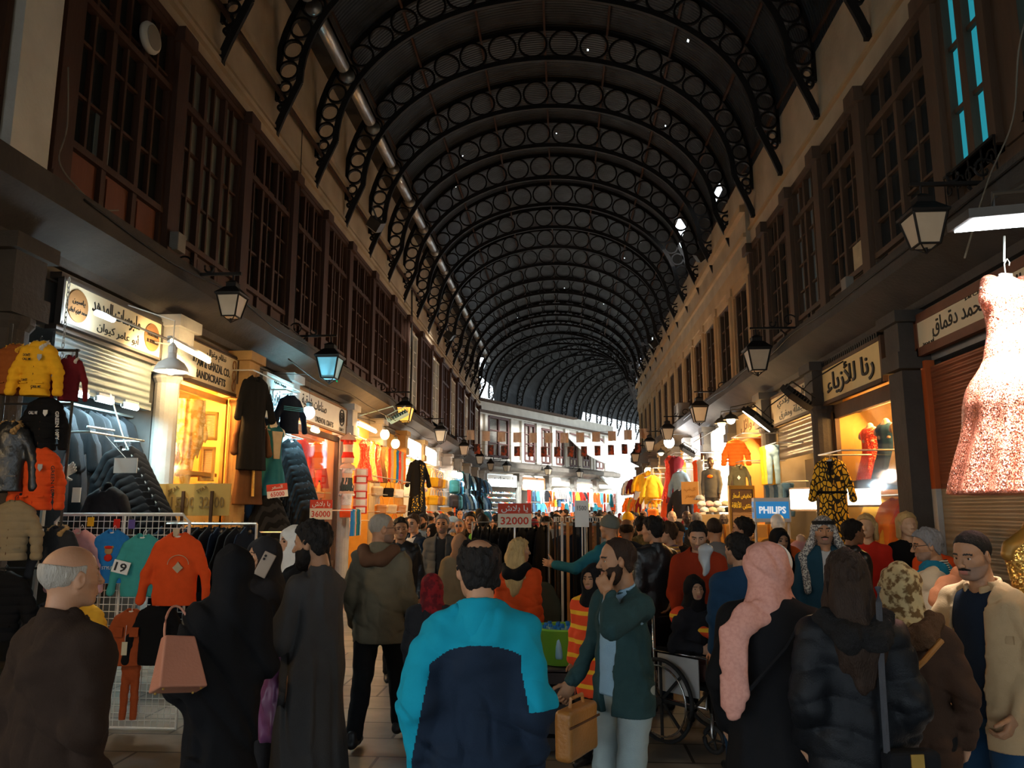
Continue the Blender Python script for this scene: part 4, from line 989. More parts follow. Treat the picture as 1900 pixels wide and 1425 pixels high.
T = sign(RF, 13.05, 15.75, 3.42, 3.98, mat('beige_board', (.50, .40, .25), .6, var=.2), 'beige two-line sign above the rolled grey shutter', o=.12, frame=WOODR, fw=.05); ink(T, 'ألبسة ولادي', 0, .11, 1.7, .22, bold=.012); ink(T, 'جملة ومفرق', 0, -.14, 1.5, .18, bold=.008)
SH3 = corr('silver_brown_shutter', (.30, .27, .22), (.38, .34, .28), .16, 'Z', .4, .5); RF.box(MB(), 13.0, 15.8, -.03, .02, 2.75, 3.4).build('door_4', SH3)['kind'] = 'structure'
b = MB(); RF.box(b, 13.1, 15.7, -.5, -.45, 1.9, 2.75); struct(b.build('door_5', mat('grey_glass_door', (.16, .15, .14), .3)))
T0 = thing('door_lettering', 'two pale letters on the grey door under the rolled shutter', 'lettering', RF.p(14.4, -.44, 2.35), RF.rot); text('OD', mat('faint_gold_letters', (.42, .33, .20), .5), T0, (0, 0, .1), .42, .22)
T = sign(RF, 16.35, 18.9, 3.38, 3.98, mat('tan_yellow_board', (.62, .44, .20), .6, var=.15), 'tan sign with brown arabic letters above the orange parka', o=.12, frame=None); ink(T, 'الأوائل', 0, .02, 1.6, .34, m=BRN, bold=.01)
T = sign(RF, 22.8, 24.4, 3.25, 3.95, mat('amber_lit_board', (.85, .55, .12), .6, var=.1, emit=.7), 'small yellow lit sign with scribbled black letters', o=.30, frame=BRN, fw=.05); ink(T, 'كرزة', 0, 0, 1.1, .34)
T = sign(RF, 19.6, 22.2, 3.40, 3.95, GLOWB, 'white light box sign above the tracksuit mannequin', o=.10, frame=ALU)
lamp('AREA', (0, -.12, 0), 60, WHITE, 2.0, sizey=.5, parent=T).rotation_euler = (math.pi/2, 0, 0)
T = sign(FF, .6, 3.9, 3.25, 3.95, mat('white_shoe_board', (.7, .68, .62), .5, var=.05), 'white shoe shop sign with bold black arabic letters', o=.16, frame=ALU); ink(T, 'أحذية أفراح', 0, 0, 2.6, .5, bold=.02)
T = sign(FF, 4.6, 7.4, 3.15, 3.85, mat('ivory_board', (.62, .54, .38), .5), 'ivory sign with gold script in a brown frame', o=.16, frame=BRN, fw=.14); ink(T, 'ملبوسات الشام', 0, .12, 1.9, .22, m=BRN); ink(T, 'ألبسة رجالية', 0, -.15, 1.9, .2, m=BRN)
sign(FF, 12.0, 14.0, 3.2, 3.8, mat('brown_paper_board', (.45, .36, .26), .7), 'plain tan board sign over the white shirts', o=.2)
# ---------------------------------------------------------------- lamps
def glow(n, c, e): return mat(n, (.9, .9, .9), .5, var=0, emit=e, ecol=c)
G_W, G_C, G_A = glow('bulb_warm', (1, .86, .62), 14), glow('bulb_cool', (.72, .93, 1), 14), glow('bulb_amber', (1, .70, .28), 12)
ENAM = mat('white_enamel', (.78, .75, .70), .3, var=.06); DARKM = mat('dark_metal_case', (.05, .048, .045), .5, metal=.5, var=.3)
def bulb(loc, label, g, e, col, r=.06, drop=.5):
    drop = max(.25, 4.06-loc[2]); wx = (LW-.02 if loc[0] < 0 else RW+.02)-loc[0]
    T = thing('hanging_bulb', label, 'lamp', loc)
    MB().ball((0, 0, 0), r, 14, (1, 1, 1.15)).build('bulb', g, T, True); b = MB(); b.lathe([(r*.5, r*.85), (r*.5, r*1.6), (r*.3, r*1.8)], 10); b.tube([(0, 0, r*1.7), (0, 0, drop), (wx, 0, drop+.02)], .006, 5); b.build('socket', DARKM, T)
    lamp('POINT', (0, -r*1.6, -r*1.2), e, col, r, parent=T); return T
def tube_lamp(a, b_, label, g, e, col, r=.022, aim=None, ref=True):
    a, b_ = Vector(a), Vector(b_); c = (a+b_)/2; T = thing('tube_lamp', label, 'lamp', c); L = (b_-a).length
    MB().tube([a-c, b_-c], r, 10).build('tube', g, T, True)
    m = MB(); m.bar(a-c+Vector((0, 0, r+.02)), b_-c+Vector((0, 0, r+.02)), .05, .03)
    for q in (a-c, b_-c): m.cbox(q, (.03, .03, .05))
    wx = LW-c.x if c.x < 0 else RW-c.x
    m.bar((0, 0, r+.03), (wx*.96, 0, .12+r), .015, .015); m.build('fitting', ALU, T)
    l = lamp('AREA', c+Vector((0, 0, -.035)), e, col, L, sizey=.05, aim=aim if aim is not None else c-Vector((0, 0, 1)))
    l.matrix_world = l.matrix_basis; mw = l.matrix_basis.copy(); l.parent = T; l.matrix_basis = Matrix.Translation(-c) @ mw
    return T
# bent rod lamp at the cream sign, pendant dome, tube over the handicrafts sign
T = thing('rod_lamp', 'thin lamp arm with bright end in front of the cream disc sign', 'lamp', LF.p(7.21, .45, 3.69))
MB().tube([(0, 0, 0), (.03, .12, .0), (.08, .5, -.02), (.14, 1.0, -.04)], .014, 8).build('arm', ALU, T); MB().tube([(0, -.14, -.02), (0, .14, -.02)], .03, 10).build('tube', G_C, T, True); lamp('POINT', (-.10, 0, -.06), 9, (.75, .93, 1), .06, parent=T)
T = thing('dome_lamp', 'white enamel dome lamp hanging before the grey column', 'lamp', (-4.22, 7.95, 3.28)); T.scale = (.88, .88, .88)
MB().lathe([(.20, -.05), (.205, -.045), (.19, .0), (.15, .06), (.08, .11), (.055, .12), (.05, .19), (.035, .22)], 26, cap=False).build('shade', ENAM, T, True); MB().ball((0, 0, -.03), .06, 14).build('bulb', G_W, T, True)
b = MB(); b.lathe([(.05, .18), (.055, .2), (.055, .26), (.03, .3), (.012, .32)], 12); b.tube([(0, 0, .3), (-.05, .1, .62), (-.85, .2, .90)], .008, 5); b.build('socket', ENAM, T); lamp('SPOT', (0, 0, -.10), 95, (1, .85, .62), .12, aim=(0, 0, -3), parent=T, spot=2.6).rotation_euler = (0, 0, 0)
tube_lamp((-4.40, 8.2, 3.64), (-4.40, 9.2, 3.59), 'bright yellow tube lamp slanting over the handicrafts sign', glow('tube_yellow', (1, .80, .42), 16), 35, WARM, aim=(-5.2, 9.2, 3.2))
for i, (u, z) in enumerate(((7.5, 2.93), (7.95, 2.93), (8.45, 2.93))): tube_lamp(LF.p(u-.14, .06, z), LF.p(u+.14, .06, z), 'short cool strip lamp under the rolled blue shutter', G_C, 20, COOL, r=.03, aim=LF.p(u, -.4, 1.4))
bulb((-4.3, 12.76, 3.40), 'blue-white bulb glaring before the craft shop sign', G_C, 120, (.40, .84, 1), .10)
bulb((-4.25, 18.2, 3.56), 'amber bulb above the sparkling red dresses, higher of two', G_A, 55, AMBER, .11); bulb((-4.25, 19.4, 3.44), 'amber bulb above the sparkling red dresses, lower of two', G_A, 55, AMBER, .11)
tube_lamp((-4.65, 17.25, 3.72), (-4.65, 18.9, 3.70), 'white tube lamp at the head of the lingerie stall', G_W, 45, WARM, r=.04, aim=(-5, 18, 2))
tube_lamp((-4.5, 13.6, 3.2), (-4.5, 13.9, 3.2), 'short orange lamp inside the red lamp shop window', G_A, 50, (1, .55, .25), r=.04, aim=(-5.8, 14.6, 1.8))
bulb((-4.3, 30.6, 3.2), 'warm bulb over the shoe shelf before the backpacks', glow('bulb_pink', (1, .62, .42), 14), 60, (1, .6, .4), .13); bulb((-4.3, 32.2, 3.2), 'warm bulb beside the hanging backpacks', MATS['bulb_pink'], 60, (1, .7, .5), .13)
for i, u in enumerate((33.5, 37, 41)): bulb(LF.p(u, .6, 2.9), 'cool white bulb above the hanging jeans', G_C, 70, (.75, .94, 1), .12)
# inside the shops
for u0, u1, e, c in ((9.2, 11.2, 230, AMBER), (17.2, 22.8, 260, AMBER), (23, 29, 260, WARM), (29.3, 35.5, 160, WHITE), (36, 46, 200, COOL), (13.4, 17, 120, (1, .5, .25))):
    l = lamp('AREA', LF.p((u0+u1)/2, -.5, 3.42), e, c, u1-u0-.4, sizey=.5, aim=LF.p((u0+u1)/2, .1, 0), name='shop_light')
    l.rotation_euler = (0, -.95, 0); l.data.size, l.data.size_y = .5, u1-u0-.4
for u0, u1, e, c in ((9.7, 12.6, 190, AMBER), (12.9, 15.9, 90, AMBER), (16.1, 19.1, 240, AMBER), (19.3, 22.4, 220, WHITE), (22.6, 29, 320, WARM), (29.4, 42.5, 420, AMBER)):
    l = lamp('AREA', RF.p((u0+u1)/2, -.5, 3.25), e, c, .5, sizey=u1-u0-.4, name='shop_light'); l.rotation_euler = (0, .95, 0)
for k in range(5): lamp('AREA', FF.p(2.2+3.7*k, .4, 3.6), 300, (.85, .97, 1), 2.4, sizey=.4, aim=FF.p(2.2+3.7*k, -.6, 1.2), name='shop_light')
lamp('POINT', LF.p(10.05, -.55, 3.15), 55, (1, .62, .18), .12, name='shop_light'); lamp('POINT', LF.p(15.6, -.6, 3.1), 45, (1, .45, .2), .12, name='shop_light'); lamp('POINT', RF.p(11.3, -.7, 3.1), 50, (1, .66, .25), .12, name='shop_light')
# right side fittings
T = thing('led_panel_lamp', 'lit white LED floodlight panel above the sequinned dress', 'lamp', (2.50, 4.22, 3.33)); T.rotation_euler = (math.radians(9), 0, math.radians(-12))
MB().cbox((0, 0, .025), (.56, .42, .05)).build('housing', DARKM, T); MB().cbox((0, 0, -.004), (.50, .36, .01)).build('panel', glow('led_white', (.88, .97, 1), 12), T); b = MB(); b.tube([(-.1, 0, .05), (-.1, 0, .16), (.1, 0, .16), (.1, 0, .05)], .015, 6); b.tube([(0, 0, .16), (.6, .3, .5), (1.5, .6, .9)], .012, 6); b.build('bracket', DARKM, T)
lamp('SPOT', (0, 0, -.04), 2100, (1, .96, .92), .16, parent=T, spot=.92)
def flood(loc, rot, label, m, lit=None, case=DARKM, w=.34, h=.26):
    T = thing('floodlight', label, 'lamp', loc); T.rotation_euler = rot
    b = MB(); b.cbox((0, 0, .04), (w, h, .08)); [b.cbox((-w/2+w*(i+.5)/8, 0, .10), (.012, h*.8, .05)) for i in range(8)]; b.build('case', case, T); MB().cbox((0, 0, -.006), (w*.88, h*.84, .014)).build('glass', m, T)
    b = MB(); b.tube([(-w/2-.02, 0, .04), (-w/2-.02, 0, .2), (w/2+.02, 0, .2), (w/2+.02, 0, .04)], .012, 6); end = T.matrix_basis.inverted() @ Vector(((LW if loc[0] < 0 else RW)+(.02 if loc[0] > 0 else -.02), loc[1], 4.06)); b.tube([(0, 0, .2), (0, 0, .34), tuple(end)], .012, 6); b.build('yoke', case, T)
    if lit: lamp('AREA', (0, 0, -.03), lit[0], lit[1], w*.8, sizey=h*.8, parent=T)
    return T
flood((3.52, 14.2, 3.36), (.5, .55, .5), 'lit yellow square floodlight in front of the tan sign', G_W, (90, WARM), w=.5, h=.5)
flood((3.45, 11.6, 3.38), (.6, .5, .4), 'unlit grey floodlight beside the yellow sign', DGLASS, w=.42, h=.36)
flood((-4.0, 18.6, 4.0), (.4, -.5, .2), 'pale blue unlit floodlight on an arm above the lingerie stall', mat('flood_glass', (.35, .5, .55), .2), case=mat('pale_blue_case', (.30, .48, .55), .5), w=.5, h=.3)
flood((3.4, 21.5, 3.35), (.5, .5, .3), 'dark unlit floodlight beside the white light box', DGLASS, w=.42, h=.34)
for i, (x, y, z) in enumerate(((3.55, 17.4, 3.72), (3.5, 16.2, 3.66), (3.55, 28.2, 3.85))):
    T = thing('dome_lamp', ['small lit dome lamp beside the glowing lantern', 'small lit dome lamp nearer the tan sign', 'amber dome lamp below the far lanterns'][i], 'lamp', (x, y, z)); MB().lathe([(.16, -.04), (.15, 0), (.09, .06), (.03, .09), (.02, .14)], 18, cap=False).build('shade', DARKM, T, True); MB().tube([(0, 0, .13), (0, 0, .22), (RW+.02-x, 0, 4.06-z)], .010, 5).build('arm', DARKM, T); MB().ball((0, 0, -.04), .09, 12).build('bulb', G_W if i else G_A, T, True); lamp('POINT', (0, 0, -.16), 40, WARM, .08, parent=T)
bulb((3.5, 25.6, 3.98), 'glaring white bulb beside the stone facade', glow('bulb_glare', (.95, .98, 1), 30), 220, (.95, .98, 1), .17, .3)
bulb((3.6, 33.0, 3.4), 'small amber bulb near the far opening', G_A, 60, AMBER, .16)
# loose cables and junction boxes on the facades
CAB = mat('grey_cable', (.20, .17, .13), .6, var=.2)
def cable(pts, label, r=.008, m=None):
    P = [Vector(p) for p in pts]; out = []
    for i in range(len(P)-1):
        p0, p1, p2, p3 = P[max(i-1, 0)], P[i], P[i+1], P[min(i+2, len(P)-1)]
        for t in (j/6 for j in range(6)): out.append(.5*((2*p1)+(p2-p0)*t+(2*p0-5*p1+4*p2-p3)*t*t+(3*p1-p0-3*p2+p3)*t*t*t))
    out.append(P[-1]); tag(MB().tube(out, r, 5).build('cable', m or CAB, smooth=True), label, 'cable')
cable([LF.p(6.74, .14, 6.1), LF.p(6.80, .15, 5.5), LF.p(6.72, .16, 5.1), LF.p(6.84, .3, 4.86), LF.p(7.0, .45, 4.72), LF.p(7.2, .5, 4.78)], 'loose pale cable dangling below the white pilaster')
cable([RF.p(6.45, .12, 7.7), RF.p(6.5, .14, 6.4), RF.p(6.75, .15, 5.9), RF.p(6.7, .3, 5.2), RF.p(6.6, .62, 4.6), RF.p(6.0, 1.2, 3.7)], 'thin pale cable hanging past the lit cyan window')
cable([LF.p(13.4, .12, 8.9), LF.p(13.42, .13, 7.0), LF.p(13.4, .14, 4.9)], 'thin dark cable running down the left plaster', m=IRON); cable([LF.p(24.2, .12, 8.9), LF.p(24.3, .14, 6.5), LF.p(24.2, .14, 4.9)], 'dark downpipe cable beside the tall windows', .03, STONED)
for (fr, u, z, l) in ((LF, 9.05, 5.1, 'grey junction box on wooden pilaster above the ledge'), (RF, 11.2, 5.0, 'grey junction box low on the wooden bay')): tag(bevel(fr.box(MB(), u-.1, u+.1, .10, .22, z-.12, z+.12).build('junction_box', mat('box_grey', (.22, .20, .17), .6)), .01), l, 'electric box')
T = thing('wall_clock', 'round white wall clock on the dark wooden bay', 'clock', LF.p(8.15, .12, 7.35), LF.rot); MB().lathe([(.18, -.04), (.19, 0), (.17, .04)], 24, M=Matrix.Rotation(math.pi/2, 4, 'X')).build('case', mat('clock_white', (.55, .52, .45), .5), T, True); MB().lathe([(.145, 0), (.145, .01)], 24, (0, -.04, 0), Matrix.Rotation(math.pi/2, 4, 'X')).build('face', mat('clock_face', (.25, .23, .2), .4), T)
for (x, y, z) in ((-4.55, 17.9, 8.75), (-4.5, 30, 8.7), (4.0, 21.4, 8.95), (4.0, 33, 8.9)):
    T = thing('floodlight', 'boxy unlit floodlight at the foot of the vault', 'lamp', (x, y, z)); T.rotation_euler = (.5, .7 if x < 0 else -.7, 0); MB().cbox((0, 0, 0), (.34, .24, .26)).build('case', DARKM, T); MB().cbox((0, 0, -.14), (.30, .20, .02)).build('glass', mat('flood_white', (.7, .66, .58), .4), T); MB().tube([(0, 0, .1), (-.3 if x < 0 else .3, 0, .3)], .02, 6).build('arm', DARKM, T)
# bunting strings between the facades
FLT, FLR = cloth('tan_flag', (.42, .30, .22)), patt('red_black_flag', (.30, .06, .03), (.06, .035, .03), 7, 'NOISE', (.45, .55))
for row_, (y, z, n) in enumerate(((33., 5.05, 12), (36., 4.7, 13))):
    pts = [Vector((-4.97+9.3*i/24, y, z+.25*((i/12-1)**2))) for i in range(25)]
    tag(MB().tube(pts, .006, 4).build('bunting_string', CAB), ['upper sagging string of tan flags across the lane', 'lower sagging string of red flags across the lane'][row_], 'string')
    for i in range(n):
        x = -4.3+8.1*(i+.5)/n; zz = z+.25*(((x+.32)/4.65)**2)-.008; b = MB(); w, h = (.34, .42) if row_ == 0 else (.28, .46)
        nx = 6; vs = [(-w/2+w*a/nx, .03*math.sin(a*1.3+i*2)*(c), -h*c/2.) for c in range(3) for a in range(nx+1)]
        b.add(vs, [(c*(nx+1)+a, c*(nx+1)+a+1, (c+1)*(nx+1)+a+1, (c+1)*(nx+1)+a) for c in range(2) for a in range(nx)])
        o = b.build('bunting_flag', FLT if row_ == 0 else FLR); o.location = (x, y, zz); o.rotation_euler = (0, 0, .2*math.sin(i*3.1)); sm = o.modifiers.new('s', 'SOLIDIFY'); sm.thickness = .006
        tag(o, ['%s tan flag from the cream-sign side on the upper string', '%s dark red flag from the cream-sign side on the lower string'][row_] % ordn0(i), 'flag', ['tan flags on the upper string', 'red flags on the lower string'][row_])
# pale awnings beyond the bend
AWN = cloth('white_awning', (.62, .64, .62), var=.1)
for i, (u, L) in enumerate(((10.4, 5.6), (15.4, 3.4))):
    nx, ny = 8, 8; vs = []
    for a in range(nx+1):
        for c in range(ny+1):
            t = c/ny; vs.append(tuple(FF.p(u+L*a/nx, .1+3.6*t, 7.2-2.4*t-.35*math.sin(math.pi*t)-(i*2.6)+.08*math.sin(a*1.7))))
    b = MB(); b.add(vs, [(a*(ny+1)+c, a*(ny+1)+c+1, (a+1)*(ny+1)+c+1, (a+1)*(ny+1)+c) for a in range(nx) for c in range(ny)]); o = b.build('awning', AWN, smooth=True); o.modifiers.new('s', 'SOLIDIFY').thickness = .02; tag(o, ['large sagging white awning over the far facade', 'lower white awning near the far opening'][i], 'awning')
# unseen bulbs added beside and behind the viewer to fill the foreground
for (fr, u, o_, z, lb, g_, e_, cl) in ((LF, 3.0, .5, 3.2, 'warm bulb of the shop at the viewer\'s left shoulder', 'bulb_amber', 75, WARM), (LF, -.5, .6, 3.3, 'warm fill bulb added behind the viewer on the cream sign side', 'bulb_warm', 20, WARM), (RF, 3.2, .5, 3.1, 'amber bulb of the shop at the viewer\'s right shoulder', 'bulb_amber', 60, WARM), (RF, -1.0, .6, 3.2, 'cool fill bulb added behind the viewer on the shutter side', 'bulb_cool', 24, COOL)):
    bulb(fr.p(u, o_, z), lb, MATS[g_], e_, cl, .09)

for k, (fr, o_, z, u0, u1) in enumerate(((LF, .60, 4.60, 6.5, 26), (LF, .48, 4.74, 9, 40), (LF, .16, 4.02, 9, 23), (RF, .60, 4.58, 6, 24), (RF, .50, 4.72, 9, 40), (LF, .95, 3.95, 11, 24))):
    n = int((u1-u0)/1.6); cable([fr.p(u0+(u1-u0)*i/n, o_, z-(.05 if i % 2 else 0)-.03*math.sin(i*2.3+k)) for i in range(n+1)], ['sagging dark cable along the left ledge edge', 'second dark cable on top of the left ledge', 'dark cable under the left lintel', 'sagging dark cable along the right ledge edge', 'second dark cable on top of the right ledge', 'free hanging wire before the left signs'][k], .010, IRON)
T = thing('air_conditioner', 'grey air conditioner box on the stone facade by the lanterns', 'air conditioner', RF.p(25.9, .35, 5.0), RF.rot); bevel(MB().box(-.42, .42, -.2, .2, -.28, .28).build('case', mat('aged_case', (.22, .18, .14), .6), T), .02); b = MB(); [b.box(-.36, .1, -.215, -.2, -.22+.05*i, -.20+.05*i) for i in range(9)]; b.build('grille', DARKM, T); b = MB(); [b.bar((x, .2, -.3), (x, -.2, -.3), .04) for x in (-.3, .3)]; b.build('bracket', DARKM, T)
o = RF.box(MB(), 10.95, 11.3, .0, .01, 5.15, 5.62).build('paper_notice', mat('yellowed_paper', (.42, .33, .2), .8, var=.3)); tag(o, 'yellowed paper sheet stuck low on the wooden window bay', 'paper')
T = thing('window_railing', 'dark iron scroll railing below the lit cyan window', 'railing', RF.p(7.85, .1, 5.2), RF.rot); b = MB(); b.bar((-.5, 0, -.2), (.5, 0, -.2), .03); b.bar((-.5, 0, .18), (.5, 0, .18), .03)
for i in range(5): b.tube([(-.4+.2*i+.09*(1-t*.75)*math.cos(7*t), 0, .09*(1-t*.75)*math.sin(7*t)) for t in (j/14 for j in range(15))], .010, 5); b.bar((-.5+.25*i, 0, -.2), (-.5+.25*i, 0, .18), .014)
b.build('ironwork', IRON, T)
# ---------------------------------------------------------------- goods: garment shapes hang from their origin and face -y
_GM = {}
def gsdf(kind):
    S = SDF()
    if kind in ('jacket', 'puffer', 'shirt', 'sweater', 'abaya', 'dress', 'gown', 'coat'):
        sy = {'jacket': .48, 'puffer': .55, 'coat': .45, 'dress': .62, 'gown': .7}.get(kind, .34); L = {'abaya': 1.42, 'dress': 1.02, 'gown': 1.25, 'coat': .95}.get(kind, .70)
        wid = {'dress': .155, 'gown': .15, 'abaya': .19, 'puffer': .178, 'jacket': .182, 'coat': .185}.get(kind, .20); thick = {'jacket': .058, 'puffer': .072, 'coat': .058}.get(kind, .046)
        for s in (-1, 1):
            S.cap((s*.06, 0, -.09), (s*(wid-.03), 0, -.135), .045, .045, .04, .8)
            if kind not in ('dress', 'gown'):
                e = {'abaya': ((.27, -.42), (.30, -.66))}.get(kind, ((.285, -.40), (.315, -.66)))
                S.cap((s*(wid-.015), 0, -.15), (s*e[0][0], -.01, e[0][1]), thick+.004, thick, .02, .85); S.cap((s*e[0][0], -.01, e[0][1]), (s*e[1][0], -.03, e[1][1]), thick, thick*(1.35 if kind == 'abaya' else .86), .02, .85)
        if kind in ('dress', 'gown'): S.chain([(0, 0, -.18), (0, 0, -.42), (0, 0, -L)], [wid, wid*.82, .26 if kind == 'dress' else .40], .05, .66 if kind == 'dress' else .8)
        elif kind == 'abaya': S.chain([(0, 0, -.2), (0, 0, -.55), (0, 0, -L)], [wid, wid*.96, .26], .05, .38)
        else: S.chain([(0, 0, -.20), (0, 0, -L+.02)], [wid, wid*1.06], .05, sy)
        S.cap((0, .0, -.10), (0, .0, -.06), .072, .070, .03, .75); S.cap((0, -.012, -.09), (0, -.01, .05), .050, .056, .012, .8, sub=True)
        if kind in ('jacket', 'puffer', 'coat'): S.cap((0, -.135*sy/.5, -.10), (0, -.135*sy/.5, -L), .028, .028, .012, sub=True)
        if kind == 'puffer': S.noise(lambda x, y, z: (-.013*np.abs(np.sin(z*math.pi/.088))**.6+.006).astype(np.float32), None)
        if kind in ('abaya', 'dress', 'gown'): S.noise(.011, (22, 22, 2.2)); S.noise(.005, (9, 9, 6))
        else: S.noise(.007, (10, 10, 12)); S.noise(.004, (24, 24, 26))
        S.cut(lambda x, y, z, L=L: -L-z)
    elif kind == 'pants':
        S.cap((-.10, 0, -.06), (.10, 0, -.06), .09, k=.04, sy=.55); S.cap((0, 0, -.02), (0, 0, -.16), .155, .165, .04, .5)
        for s in (-1, 1): S.cap((s*.085, 0, -.2), (s*.10, 0, -.62), .09, .075, .02, .6); S.cap((s*.10, 0, -.62), (s*.105, 0, -1.0), .075, .062, .02, .6)
        S.noise(.006, (12, 12, 14)); S.cut(lambda x, y, z: z+.0); S.cut(lambda x, y, z: -1.0-z)
    elif kind == 'scarf':
        S.cap((-.05, 0, -.02), (.05, 0, -.02), .035, k=.02, sy=.6); S.chain([(0, 0, -.04), (.01, 0, -.5), (-.01, 0, -1.0)], [.07, .08, .085], .03, .35); S.noise(.014, (30, 30, 2)); S.cut(lambda x, y, z: -1.0-z)
    elif kind == 'bag':
        S.box((0, 0, -.38), (.16, .065, .12), .035, .02); S.cap((-.12, -.02, -.30), (.12, -.02, -.30), .055, k=.04, sy=.9); S.noise(.003, (12, 12, 12))
    elif kind == 'backpack':
        S.box((0, 0, -.30), (.15, .075, .21), .06, .02); S.box((0, -.085, -.36), (.115, .04, .11), .035, .02); S.noise(.004, (10, 10, 10))
    elif kind == 'torso':
        S.chain([(0, 0, -.14), (0, 0, -.32), (0, -.0, -.50), (0, .0, -.66)], [.135, .12, .115, .16], .05, .62); S.cap((-.11, 0, -.12), (.11, 0, -.12), .052, k=.05); S.cap((0, .0, -.10), (0, -.005, .0), .048, .046, .03)
        for s in (-1, 1): S.ell((s*.062, -.060, -.235), (.052, .040, .052), .03); S.cap((s*.155, 0, -.125), (s*.175, -.0, -.17), .045, .04, .02); S.cap((s*.075, 0, -.66), (s*.085, 0, -.80), .085, .075, .03)
        S.cut(lambda x, y, z: -.80-z)
    elif kind == 'shoe':
        S.cap((0, .09, -.045), (0, -.06, -.052), .036, .033, .02); S.cap((0, -.06, -.054), (0, -.13, -.058), .036, .028, .02); S.cap((0, .085, -.03), (0, .075, .03), .036, .034, .03); S.ell((0, .08, .05), (.026, .04, .035), .01, sub=True); S.cut(lambda x, y, z: -.078-z)
    elif kind == 'cap':
        S.ell((0, .02, -.05), (.085, .10, .075), .01); S.ell((0, -.10, -.055), (.07, .075, .012), .015); S.ell((0, .02, -.075), (.075, .09, .06), .01, sub=True); S.cut(lambda x, y, z: -.07-z)
    elif kind == 'pompom':
        S.ell((0, 0, -.1), (.06, .06, .06), .01); S.noise(.016, (48, 48, 48))
    return S
def gm(kind, res=.014):
    k = (kind, res)
    if k not in _GM: _GM[k] = gsdf(kind).mesh(res, kind)
    return _GM[k]
NAMES = {'puffer': 'jacket', 'coat': 'coat', 'torso': 'mannequin_torso', 'cap': 'cap_hat', 'bag': 'handbag', 'pants': 'trousers', 'gown': 'dress', 'pompom': 'pompom_toy'}
CATS = {'jacket': 'jacket', 'puffer': 'jacket', 'pants': 'trousers', 'torso': 'mannequin', 'cap': 'cap', 'gown': 'dress', 'pompom': 'toy'}
HANG = mat('white_hanger', (.72, .70, .64), .4, var=.05); HANGB = mat('black_hanger', (.02, .02, .02), .4)
def own(o, m):
    if not o.data.materials: o.data.materials.append(m)
    o.material_slots[0].link = 'OBJECT'; o.material_slots[0].material = m; return o
def hanger_mesh():
    if 'hanger' not in _GM:
        b = MB(); b.tube([(-.17, 0, -.135), (-.08, 0, -.085), (0, 0, -.05), (.08, 0, -.085), (.17, 0, -.135)], [.008, .013, .014, .013, .008], 6)
        b.tube([(0, 0, -.05), (0, 0, .02), (.02, 0, .05), (.035, 0, .03), (.03, 0, .01)], .004, 5); b.box(-.035, .035, -.012, .012, -.10, -.04); _GM['hanger'] = b.mesh()
    return _GM['hanger']
def hang(kind, m, loc, rz=0., label='', group=None, sc=1., res=.014, hanger=None, tilt=0., cat=None, name=None, sx=1., thin=1.):
    """far goods: one mesh; with a hanger they become thing > garment, hanger"""
    nm = name or NAMES.get(kind, kind); me = gm(kind, res)
    if hanger is None:
        o = own(bpy.data.objects.new(nm, me), m); C.objects.link(o); o.location = loc; o.rotation_euler = (tilt, 0, rz); o.scale = (sc*sx, sc*thin, sc)
        if kind in ('bag', 'backpack'):
            if 'strap' not in _GM: b = MB(); b.tube([(-.10, 0, -.30), (-.07, 0, -.10), (0, 0, -.005), (.07, 0, -.10), (.10, 0, -.30)], .009, 5); _GM['strap'] = b.mesh()
            h = own(bpy.data.objects.new('handle', _GM['strap']), m); C.objects.link(h); h.parent = o
        return tag(o, label, cat or CATS.get(kind, nm), group)
    T = thing(nm, label, cat or CATS.get(kind, nm), loc, rz, group); T.scale = (sc*sx, sc*thin, sc); T.rotation_euler = (tilt, 0, rz)
    o = own(bpy.data.objects.new('fabric', me), m); C.objects.link(o); o.parent = T
    h = own(bpy.data.objects.new('hanger', hanger_mesh()), hanger); C.objects.link(h); h.parent = T
    return T
ROT = {1: math.pi/2, -1: -math.pi/2}
def K(n, c, **k): return cloth('cloth_'+n, c, **k)
BLK, CHAR, NAVY, TEAL, DBLUE, JEAN, JEANL, OLIVE, KHAKI, BEIGE, CAMEL = K('black', (.007, .007, .008)), K('charcoal', (.024, .024, .027)), K('navy', (.010, .018, .036)), K('teal', (.02, .13, .16)), K('dark_blue', (.015, .05, .10)), K('jean_blue', (.05, .11, .19)), K('pale_denim', (.20, .30, .38)), K('olive', (.10, .09, .05)), K('khaki', (.26, .20, .12)), K('beige', (.48, .38, .25)), K('camel', (.32, .16, .05))
ORNG, REDO, RED, MAR, WHT, PINK, YEL, YEL2, BRN_, BLUE, SKYB, GREY, LGREY, MAUVE, GRN, RUSTC = K('orange', (.80, .17, .02)), K('red_orange', (.70, .08, .015)), K('red', (.50, .025, .015)), K('maroon', (.16, .015, .02)), K('white', (.68, .67, .64)), K('pink', (.72, .36, .34)), K('yellow', (.80, .42, .02)), K('golden', (.72, .40, .04)), K('brown', (.10, .045, .02)), K('blue', (.02, .16, .42)), K('sky', (.10, .36, .55)), K('grey', (.14, .14, .14)), K('light_grey', (.38, .39, .40)), K('mauve', (.30, .12, .16)), K('green', (.03, .22, .12)), K('rust', (.34, .07, .02))
LEATH = mat('black_leather', (.014, .016, .018), .35, var=.3, vs=10, bump=.4, bs=40, spec=.5); LEATHB = mat('tan_leather', (.34, .14, .03), .42, var=.25, vs=8, bump=.3, bs=60, spec=.5)
SEQR, SEQG, SEQS, SEQP = sequin('red_sequins', (.75, .06, .03)), sequin('gold_sequins', (.85, .55, .15)), sequin('silver_sequins', (.6, .62, .65)), sequin('rose_sequins', (.58, .19, .12), 210, .5, .30)
FURB, FURW = K('fur_tan', (.36, .22, .09)), K('fur_white', (.62, .60, .56))
